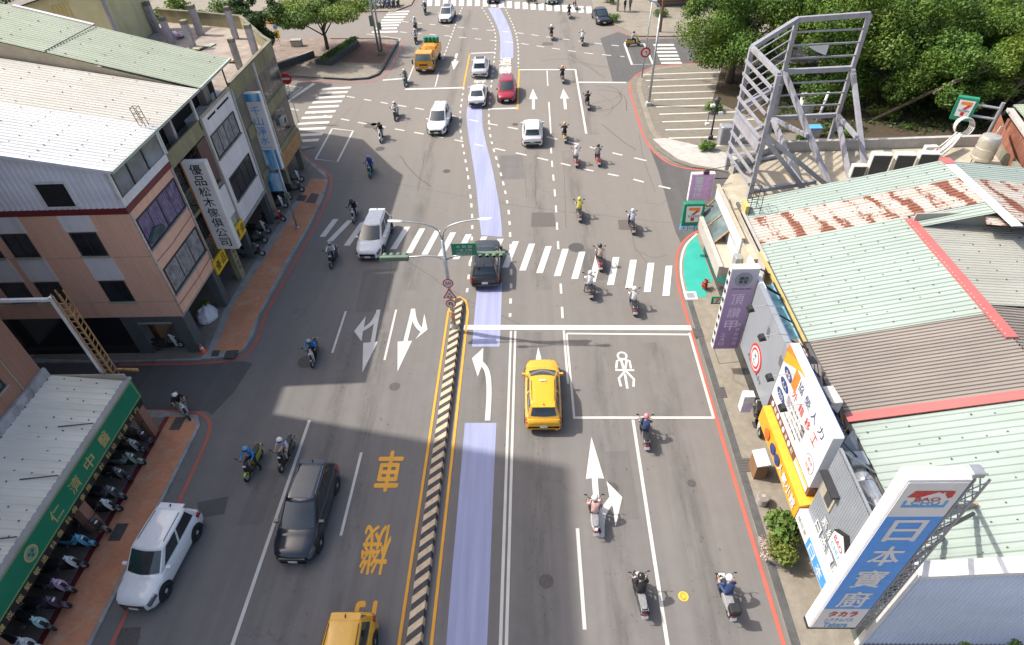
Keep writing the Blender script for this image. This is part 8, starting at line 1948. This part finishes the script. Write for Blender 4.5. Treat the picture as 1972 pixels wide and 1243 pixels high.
# planter bush with white flowers on the right pavement
p = G(1500, 1075, .1); fb_ = thing('potted_bush', 'large leafy potted bush with pale flowers on the right pavement', 'plant', (p.x, p.y+.1, .1))
m = MB(); m.lathe([(.38, 0), (.48, .05), (.52, .35), (.56, .38), (.50, .40)], 16); m.build('pot', 'pot_grey', fb_, 40)
m = MB(); rg = random.Random(2); C_ = [(rg.uniform(-.42, .42), rg.uniform(-.75, .35), rg.uniform(.7, 1.05)) for _ in range(10)]; C2 = [(rg.uniform(-.4, .45), rg.uniform(.2, 1.0), rg.uniform(.9, 1.45)) for _ in range(10)]
for c in (C_+C2)[::3]: m.path([(0, 0, .35), c], [.03, .012], 4)
m.build('stem', 'bark', fb_); leaves(C_, [.36]*10, 2600, .055, 'leaf_yellow', 'foliage', fb_, 9, .9); leaves(C2, [.40]*10, 1500, .10, 'leaf_bush', 'foliage', fb_, 10, .9)
leaves([(-.55, .1, .5), (-.6, -.2, .45), (-.58, .4, .45)], [.28]*3, 420, .045, 'flower_white', 'flowers', fb_, 11, .9)
m = MB(); m.lathe([(.3, 0), (.36, .3), (.32, .32)], 12, (.15, .75, 0)); m.build('pot', 'terracotta', fb_, 40)
# plants in the gap by the restaurant roof
for i, (px, zz, lb) in enumerate((((1440, 470), 3.3, 'small potted plant by the rusty roof edge'), ((1497, 585), 3.2, 'straggly plant between the purple sign and the yellow gutter'), ((1445, 440), 3.3, 'orange-leafed plant by the store roof cage'))):
    p = G(*px, zz+.4); o = thing('potted_plant', lb, 'plant', (p.x, p.y, zz), 0, 'potted plants on the right roofs'); m = MB(); m.lathe([(.14, 0), (.2, .3), (.18, .32)], 12); m.build('pot', 'terracotta', o, 40)
    leaves([(0, 0, .6), (.15, .15, .8), (-.15, -.1, .7), (.05, -.2, .55)], [.32]*4, 260, .09, 'leaf_bush' if i < 2 else 'leaf_yellow', 'foliage', o, 30+i)
# bushes poking in at the lower right
for i, (px, lb) in enumerate((((1868, 1243), 'dry ochre plant top at the bottom edge'), ((1966, 1240), 'dark green palm-like plant in the bottom right corner'))):
    p = GY(*px, 8.2); o = thing('tall_plant', lb, 'plant', (p.x, p.y, 0), 0); m = MB(); m.path([(0, 0, 0), (0, 0, p.z-.2)], [.08, .04], 6); m.build('stem', 'bark', o)
    leaves([(0, 0, p.z-.3), (.15, .1, p.z-.45), (-.15, -.1, p.z-.5)], [.22]*3, 220, .06, ('leaf_yellow', 'leaf_dark')[i], 'foliage', o, 40+i)
# ------------------------------------------------------------------ street furniture
LB = G(869, 634); LX, LY = -4.87, LB.y-.2
lm = thing('street_lamp', 'twin-armed street lamp with traffic lights standing on the median', 'street lamp', (LX, LY, .30))
m = MB(); m.tube((0, 0, 0), (0, 0, 6.2), .12, .085, 12); m.build('pole', 'galv', lm, True)
m = MB(); m.lathe([(.2, 0), (.2, .08), (.15, .25), (.12, .3)], 12); m.build('base', 'galv', lm, 40)
for sx in (-1, 1):
    m = MB(); m.path(smooth_poly([Vector((0, 0, 6.1)), Vector((sx*.15, 0, 6.9)), Vector((sx*.9, 0, 7.25)), Vector((sx*2.0, 0, 7.4))], 2), .038, 8); m.build('arm', 'galv', lm, True)
    m = MB(); m.loft([[(sx*x, -w_, 7.40+dz), (sx*x, 0, 7.46+dz), (sx*x, w_, 7.40+dz), (sx*x, 0, 7.34+dz)] for x, w_, dz in ((1.95, .04, 0), (2.12, .11, .02), (2.5, .125, .04), (2.68, .05, .04))]); m.build('lamp_head', 'white_gloss', lm, 40)
    m = MB(); m.path([(0, 0, 4.9), (sx*.5, 0, 5.15), (sx*1.0, 0, 5.2), (sx*3.5, 0, 5.2 if sx > 0 else 5.05)], .045, 8); m.build('signal_arm', 'galv', lm, True)
    x0 = 1.72 if sx > 0 else 1.95
    sg = MB(); sg.bbox(sx*x0 if sx > 0 else -x0-1.55, -.14, 5.12 if sx > 0 else 4.99, sx*x0+1.55 if sx > 0 else -x0, .08, 5.38 if sx > 0 else 5.25, .03); hsg = sg.build('signal_housing', 'signal_green', lm)
    for k in range(4):
        cx_ = (sx*x0 if sx > 0 else -x0-1.55) + .22 + k*.37; zc_ = 5.25 if sx > 0 else 5.12
        v = MB(); n = 10
        yy = -.14 if sx > 0 else .08; dy = -.22 if sx > 0 else .22
        v.loft([[(cx_+.135*math.cos(t), y, zc_+.135*math.sin(t)) for t in np.linspace(-.4, PI+.4, n)] for y in (yy, yy+dy)], closed=False); sub('signal_visor', v, 'signal_green', hsg)
        v = MB(); v.lathe([(.13, 0), (.13, .01)], 12, (cx_, yy+(.0 if sx > 0 else -.0), zc_), 'y'); sub('signal_lens', v, 'grille_dark', hsg)
m = MB(); m.box(.42, -.08, 5.25, 1.75, -.03, 5.98); nb = m.build('street_name_sign', 'sign_green', lm)
m = MB()
for s_, x, z, w_, h_ in (('木 新 路', 1.1, 5.80, .85, .17), ('一段 三段', 1.08, 5.57, .85, .16), ('Muxin Rd. Sec.1', 1.08, 5.41, .8, .07), ('Muxin Rd. Sec.3', 1.08, 5.32, .8, .07)): put_text(m, s_, (x, -.08, z), R_, U_, w_, h_, 0, .004)
sub('lettering', m, 'sign_white', nb)
def round_sign(root, x, z, r, txt=None, kind='limit', y=-.14):
    m = MB(); m.lathe([(r, 0), (r, .02)], 24, (x, y, z), 'y'); pl_ = m.build('traffic_sign', 'sign_red', root)
    m = MB(); m.lathe([(r*.78, -.004), (r*.78, 0)], 24, (x, y, z), 'y'); sub('sign_field', m, 'sign_white', pl_)
    m = MB()
    if txt: put_text(m, txt, (x, y-.006, z), R_, U_, r*1.0, r*.72, .03, .003); sub('lettering', m, 'navy', pl_)
    if kind == 'noturn':
        m.path([(x+.08, y-.01, z-.14), (x+.08, y-.01, z+.06), (x, y-.01, z+.12), (x-.08, y-.01, z+.06), (x-.08, y-.01, z-.02)], .022, 6); m.add([(x-.14, y-.012, z-.01), (x-.02, y-.012, z-.01), (x-.08, y-.012, z-.11)], [(0, 1, 2)]); sub('arrow', m, 'letter_black', pl_)
        m = MB(); m.bar((x-r*.6, y-.014, z+r*.6), (x+r*.6, y-.014, z-r*.6), .006, .05, (0, 1, 0)); sub('slash', m, 'sign_red', pl_)
    return pl_
round_sign(lm, 0, 3.42, .30, '50'); round_sign(lm, 0, 1.95, .30, None, 'noturn')
m = MB(); m.add([(-.40, -.14, 2.36), (.40, -.14, 2.36), (0, -.14, 3.06), (-.40, -.12, 2.36), (.40, -.12, 2.36), (0, -.12, 3.06)], [(0, 1, 2), (5, 4, 3), (0, 3, 4, 1), (1, 4, 5, 2), (2, 5, 3, 0)]); ts = m.build('warning_sign', 'sign_red', lm)
m = MB(); m.add([(-.29, -.146, 2.42), (.29, -.146, 2.42), (0, -.146, 2.93)], [(0, 1, 2)]); sub('sign_field', m, 'sign_white', ts)
m = MB(); 
for x, z in ((0, 2.66), (-.09, 2.50), (.09, 2.50)): m.lathe([(.05, 0), (.05, .004)], 10, (x, -.152, z), 'y')
sub('symbol', m, 'letter_black', ts)
for z in (1.2, 1.6): m = MB(); m.lathe([(.15, z), (.15, z+.12)], 12); m.build('warning_band', 'barrier_cream', lm)
m = MB(); m.lathe([(.14, .9), (.14, 1.05)], 12); m.build('reflector_band', 'orange', lm)
# white nose marker at the head of the median
# street lamp on the parking court corner
lp = G(1249, 203, .12); sl_ = thing('street_lamp', 'single-arm white street lamp at the parking court kerb', 'street lamp', (lp.x, lp.y, .12))
m = MB(); m.tube((0, 0, 0), (.15, 0, 8.2), .13, .08, 10); m.build('pole', 'galv', sl_, True)
m = MB(); m.path(smooth_poly([Vector((.15, 0, 8.1)), Vector((.1, 0, 8.9)), Vector((-.7, .1, 9.3)), Vector((-2.4, .3, 9.75))], 2), .06, 8); m.build('arm', 'galv', sl_, True)
m = MB(); m.loft([[(x, .3-w_, 9.75), (x, .3, 9.83), (x, .3+w_, 9.75), (x, .3, 9.70)] for x, w_ in ((-2.2, .06), (-2.5, .17), (-3.0, .16), (-3.2, .06))]); m.build('lamp_head', 'white_gloss', sl_, 40)
m = MB(); m.bbox(-.28, -.28, 0, .28, .28, .35, .05); m.build('base', 'white_render', sl_)
sp_ = G(1236, 150, .12); so = thing('sign_post', 'tall thin post with round red no-turn sign on the far kerb', 'sign post', (sp_.x, sp_.y, .12))
m = MB(); m.tube((0, 0, 0), (.3, 0, 7.6), .07, .05, 10); m.build('pole', 'galv', so, True)
m = MB(); m.lathe([(.52, 0), (.52, .03)], 24, (.12, -.1, 2.6), 'y'); q = m.build('traffic_sign', 'sign_red', so); m = MB(); m.lathe([(.34, -.004), (.34, 0)], 20, (.12, -.1, 2.6), 'y'); sub('sign_field', m, 'sign_white', q)
m = MB(); m.path([(.24, -.115, 2.42), (.24, -.115, 2.66), (.02, -.115, 2.7)], .04, 6); sub('arrow', m, 'sign_red', q)
m = MB(); m.bbox(-.1, -.35, 7.4, .7, -.2, 7.55, .02); m.build('camera_box', 'white_plastic', so)
# twin poles on the plaza corner
for i, (px, h_, lb) in enumerate((((737, 106), 9.5, 'right one of twin grey poles at the plaza corner'), ((731, 106), 10.5, 'left one of twin grey poles at the plaza corner'))):
    p = G(*px, .14); o = thing('signal_pole', lb, 'pole', (p.x, p.y, .14), 0, 'twin poles on the plaza'); m = MB(); m.tube((0, 0, 0), (-.1*i, .1, h_), .13, .09, 10); m.build('pole', 'galv', o, True)
    m = MB(); m.bbox(-.3, -.3, 0, .3, .3, .4, .04); m.build('base', 'walk_concrete', o)
    if i: m = MB(); m.bbox(-.45, -.3, 3.3, -.05, .1, 4.5, .05); m.build('signal_housing', 'signal_green', o)
    else: m = MB(); m.bbox(.05, -.25, 2.9, .4, .1, 3.7, .05); m.build('pedestrian_signal', 'signal_green', o)
# no-entry sign at the left side street
ne = GY(551, 152, 57.5); no_ = thing('sign_post', 'round red no-entry sign at the left side street', 'sign post', (ne.x, ne.y, 0))
m = MB(); m.tube((0, .05, 0), (0, .05, ne.z+.5), .045, .04, 8); m.build('pole', 'galv', no_, True)
m = MB(); m.lathe([(.52, 0), (.52, .03)], 24, (0, -.03, ne.z), 'y'); q = m.build('traffic_sign', 'sign_red', no_); m = MB(); m.box(-.36, -.045, ne.z-.09, .36, -.03, ne.z+.09); sub('bar', m, 'sign_white', q)
# lantern post by the parking court
p = G(1368, 268, .13); la = thing('lantern_post', 'dark lantern post with floodlights on the white corner', 'lamp post', (p.x, p.y, .13))
m = MB(); m.tube((0, 0, 0), (0, 0, 3.2), .09, .06, 8); m.lathe([(.22, 0), (.2, .3), (.1, .4)], 10); m.build('pole', 'dark_metal', la, True)
m = MB(); m.lathe([(.14, 3.15), (.2, 3.2), (.24, 3.5), (.3, 3.55), (.05, 3.75)], 10); m.build('lantern', 'dark_metal', la, 40)
m = MB(); m.path([(-.5, 0, 1.2), (-.5, 0, 2.4), (0, 0, 2.6)], .03, 5); m.build('arm', 'dark_metal', la)
for dx, dz in ((-.5, 1.3), (.5, 2.2), (-.3, 2.9)): m = MB(); m.bbox(dx-.18, -.15, dz, dx+.18, .15, dz+.2, .03); m.build('floodlight', 'white_gloss', la)
p = G(1400, 275, .13); ub = thing('utility_box', 'blue-grey utility cabinet behind the pink sign', 'cabinet', (p.x, p.y, .13)); m = MB(); m.bbox(-.8, -.5, 0, .8, .5, 1.6, .06); m.build('casing', 'sign_blue' if False else 'steel_grey', ub); m = MB(); m.box(-.6, -.515, .2, -.02, -.5, 1.4); m.build('door', 'sign_grey', ub); m = MB(); m.box(.02, -.515, .2, .6, -.5, 1.4); m.build('door', 'sign_grey', ub)
p = G(1550, 215, .13); u2 = thing('utility_box', 'white utility cabinet seen through the steel skeleton', 'cabinet', (p.x, p.y, .13)); m = MB(); m.bbox(-.6, -.4, 0, .6, .4, 1.7, .05); m.build('casing', 'white_plastic', u2); m = MB(); m.box(-.5, -.415, .15, .5, -.4, 1.5); m.build('door', 'aircon', u2)
p = G(1565, 262, .13); u3 = thing('utility_box', 'small blue box beyond the store parapet', 'cabinet', (p.x, p.y, .13)); m = MB(); m.bbox(-.5, -.35, 0, .5, .35, .8, .05); m.build('casing', 'steel_grey', u3); m = MB(); m.bbox(-.55, -.4, .8, .55, .4, .88, .03); m.build('lid', 'sky_blue', u3)
p = G(1573, 235, .13); wp = thing('white_post', 'leaning white post behind the steel skeleton', 'post', (p.x, p.y, .13)); m = MB(); m.tube((0, 0, 0), (.25, 0, 2.6), .12, .12, 10); m.build('shaft', 'white_plastic', wp, True); m = MB(); m.lathe([(.14, 2.6), (.14, 2.68)], 10, (.25, 0, 0)); m.build('cap', 'sign_offwhite', wp)
# white slab on the road edge by the green patch, red flower pot, small boards
p = G(1308, 535); ms = G(1330, 570, .1)
wb = thing('white_board', 'small white mat with grey centre on the pavement below the green patch', 'mat', (ms.x, ms.y, .1)); m = MB(); m.box(-.38, -.38, .003, .38, .38, .03); m.build('border', 'white_plastic', wb); m = MB(); m.box(-.24, -.24, .03, .24, .24, .036); m.build('centre', 'sign_grey', wb)
p = G(1356, 556, .1); rfl = thing('potted_plant', 'red flowers at the foot of the store wall', 'plant', (p.x, p.y, .1)); m = MB(); m.lathe([(.14, 0), (.18, .25), (.16, .27)], 10); m.build('pot', 'terracotta', rfl); leaves([(0, 0, .4), (.1, .1, .5), (-.08, -.15, .45)], [.2]*3, 160, .07, 'flower_red' if 'flower_red' in _M else 'flower_white', 'flowers', rfl, 77)
p = G(1381, 578, 2.2); hs = thing('hanging_sign', 'small dark square sign under the store canopy', 'sign', (p.x, p.y, 1.9), world=True); m = MB(); m.box(p.x-.3, p.y, 1.9, p.x+.3, p.y+.08, 2.4); m.build('box', 'deep_green', hs); seven_sign(hs, (p.x, p.y-.005, 2.15), R_, U_, .5, .45); m = MB(); m.tube((p.x+.3, p.y+.04, 2.3), (11.4, p.y+.04, 2.3), .02); m.build('bracket', 'dark_metal', hs)
# scooter parked in front of the shops
p = G(1462, 808, .5); scooter('white and black scooter parked beside the orange awning', (p.x, p.y, .1), D(170), 'sc_white', accent='sc_black')
# far right corner: house, porch, pedestrians, poles
fh = thing('far_house', 'dark slatted building at the far right corner', 'house', (20, 97, 0), world=True)
m = MB(); m.box(17.2, 92, .1, 30, 104, 5); m.build('wall', 'grey_plaster', fh)
for k in range(12): m = MB(); m.box(17.1, 91.95, .5+k*.35, 29, 92.0, .68+k*.35); m.build('slat', 'wood', fh)
m = corr((16.2, 91, 5.1), (15, 0, .3), (0, 12, .5), .4, .04, th=.05); m.build('roof', 'grey_tile', fh)
for px, h_, lb in (((1271, 62), 9, 'brown wooden pole before the far dark building'), ((1189, 22), 8, 'pale pole at the top edge beside the shrub')):
    p = G(*px, .14); o = thing('utility_pole', lb, 'pole', (p.x, p.y, .14)); m = MB(); m.tube((0, 0, 0), (0, 0, h_), .16, .12, 10); m.build('shaft', 'wood' if 'brown' in lb else 'column_paint', o, True)
    for k in range(5): m = MB(); m.bar((-.15, 0, 2.5+k*.5), (.15, 0, 2.5+k*.5), .03, .03); m.build('step', 'dark_metal', o)
p = G(1203, 24, .14); person('pedestrian in black holding a dark umbrella on the far pavement', (p.x, p.y, .14), D(40), 'umbrella', 'c_black', 'c_jean', None, hair='c_black')
um = thing('umbrella', 'dark umbrella held by the far pedestrian', 'umbrella', (p.x, p.y, .14), D(40)); m = MB(); m.lathe([(.55, 1.78), (.45, 1.92), (.25, 2.02), (.02, 2.06)], 8, (.16, .22, 0)); m.build('canopy', 'navy', um); m = MB(); m.tube((.16, .22, 1.3), (.16, .22, 2.1), .012); m.build('shaft', 'alu', um)
p = G(1213, 22, .14); person('pedestrian in grey walking beside the umbrella on the far pavement', (p.x, p.y, .14), D(30), 'walk', 'c_grey', 'c_jean', None, hair='c_black')
# white fence box and posts around the plaza planter
for px, lb in (((572, 88), 'white concrete block at the left of the plaza tree'),):
    p = G(*px, .2); o = thing('concrete_block', lb, 'block', (p.x, p.y, .14)); m = MB(); m.bbox(-.7, -.35, 0, .7, .35, .7, .06); m.build('block', 'white_render', o); m = MB(); m.bbox(-.75, -.4, .7, .75, .4, .8, .03); m.build('cap', 'concrete', o)
p = G(619, 122, .2); o = thing('bollard', 'small pale bollard at the planter end on the plaza', 'bollard', (p.x, p.y, .14)); m = MB(); m.lathe([(.16, 0), (.14, .05), (.12, .75), (.08, .85)], 12); m.build('shaft', 'walk_concrete', o, 40); m = MB(); m.lathe([(.13, .6), (.13, .68)], 12); m.build('band', 'sign_white', o)
# arrow sign and yellow sign in the shade of the dark tree
for px, lb, mt in (((523, 97), 'white and orange direction sign in the shade of the dark tree', 'orange'), ((540, 88), 'yellow notice sign with round blue top beside the dark tree', 'sign_yellow')):
    p = G(*px, .14); o = thing('sign_post', lb, 'sign post', (p.x, p.y, .14)); m = MB(); m.tube((0, 0, 0), (0, 0, 2.2), .05, .05, 8); m.build('pole', 'white_plastic', o)
    m = MB(); m.lathe([(.32, 0), (.32, .03)], 18, (0, -.06, 2.2), 'y'); q = m.build('disc', 'sign_white', o); m = MB(); m.lathe([(.2, -.006), (.2, 0)], 18, (0, -.06, 2.2), 'y'); sub('mark', m, mt if mt != 'sign_yellow' else 'sign_blue', q)
    if mt == 'sign_yellow': m = MB(); m.box(-.3, -.08, .9, .3, -.03, 1.8); m.build('panel', 'sign_yellow', o)
# yard pavement under the cars behind the left houses: a low wall
lw = thing('yard_wall', 'low dark wall along the plaza behind the mossy house', 'wall', (-28, 72, .14), world=True)
m = MB(); m.bar((-31.5, 69.8, .45), (-26.4, 76.6, .45), .25, .7); m.build('wall', 'dark_kerb', lw); m = MB(); m.bar((-31.5, 69.8, .82), (-26.4, 76.6, .82), .32, .06); m.build('coping', 'kerb', lw)
bpy.data.scenes.remove(TS)
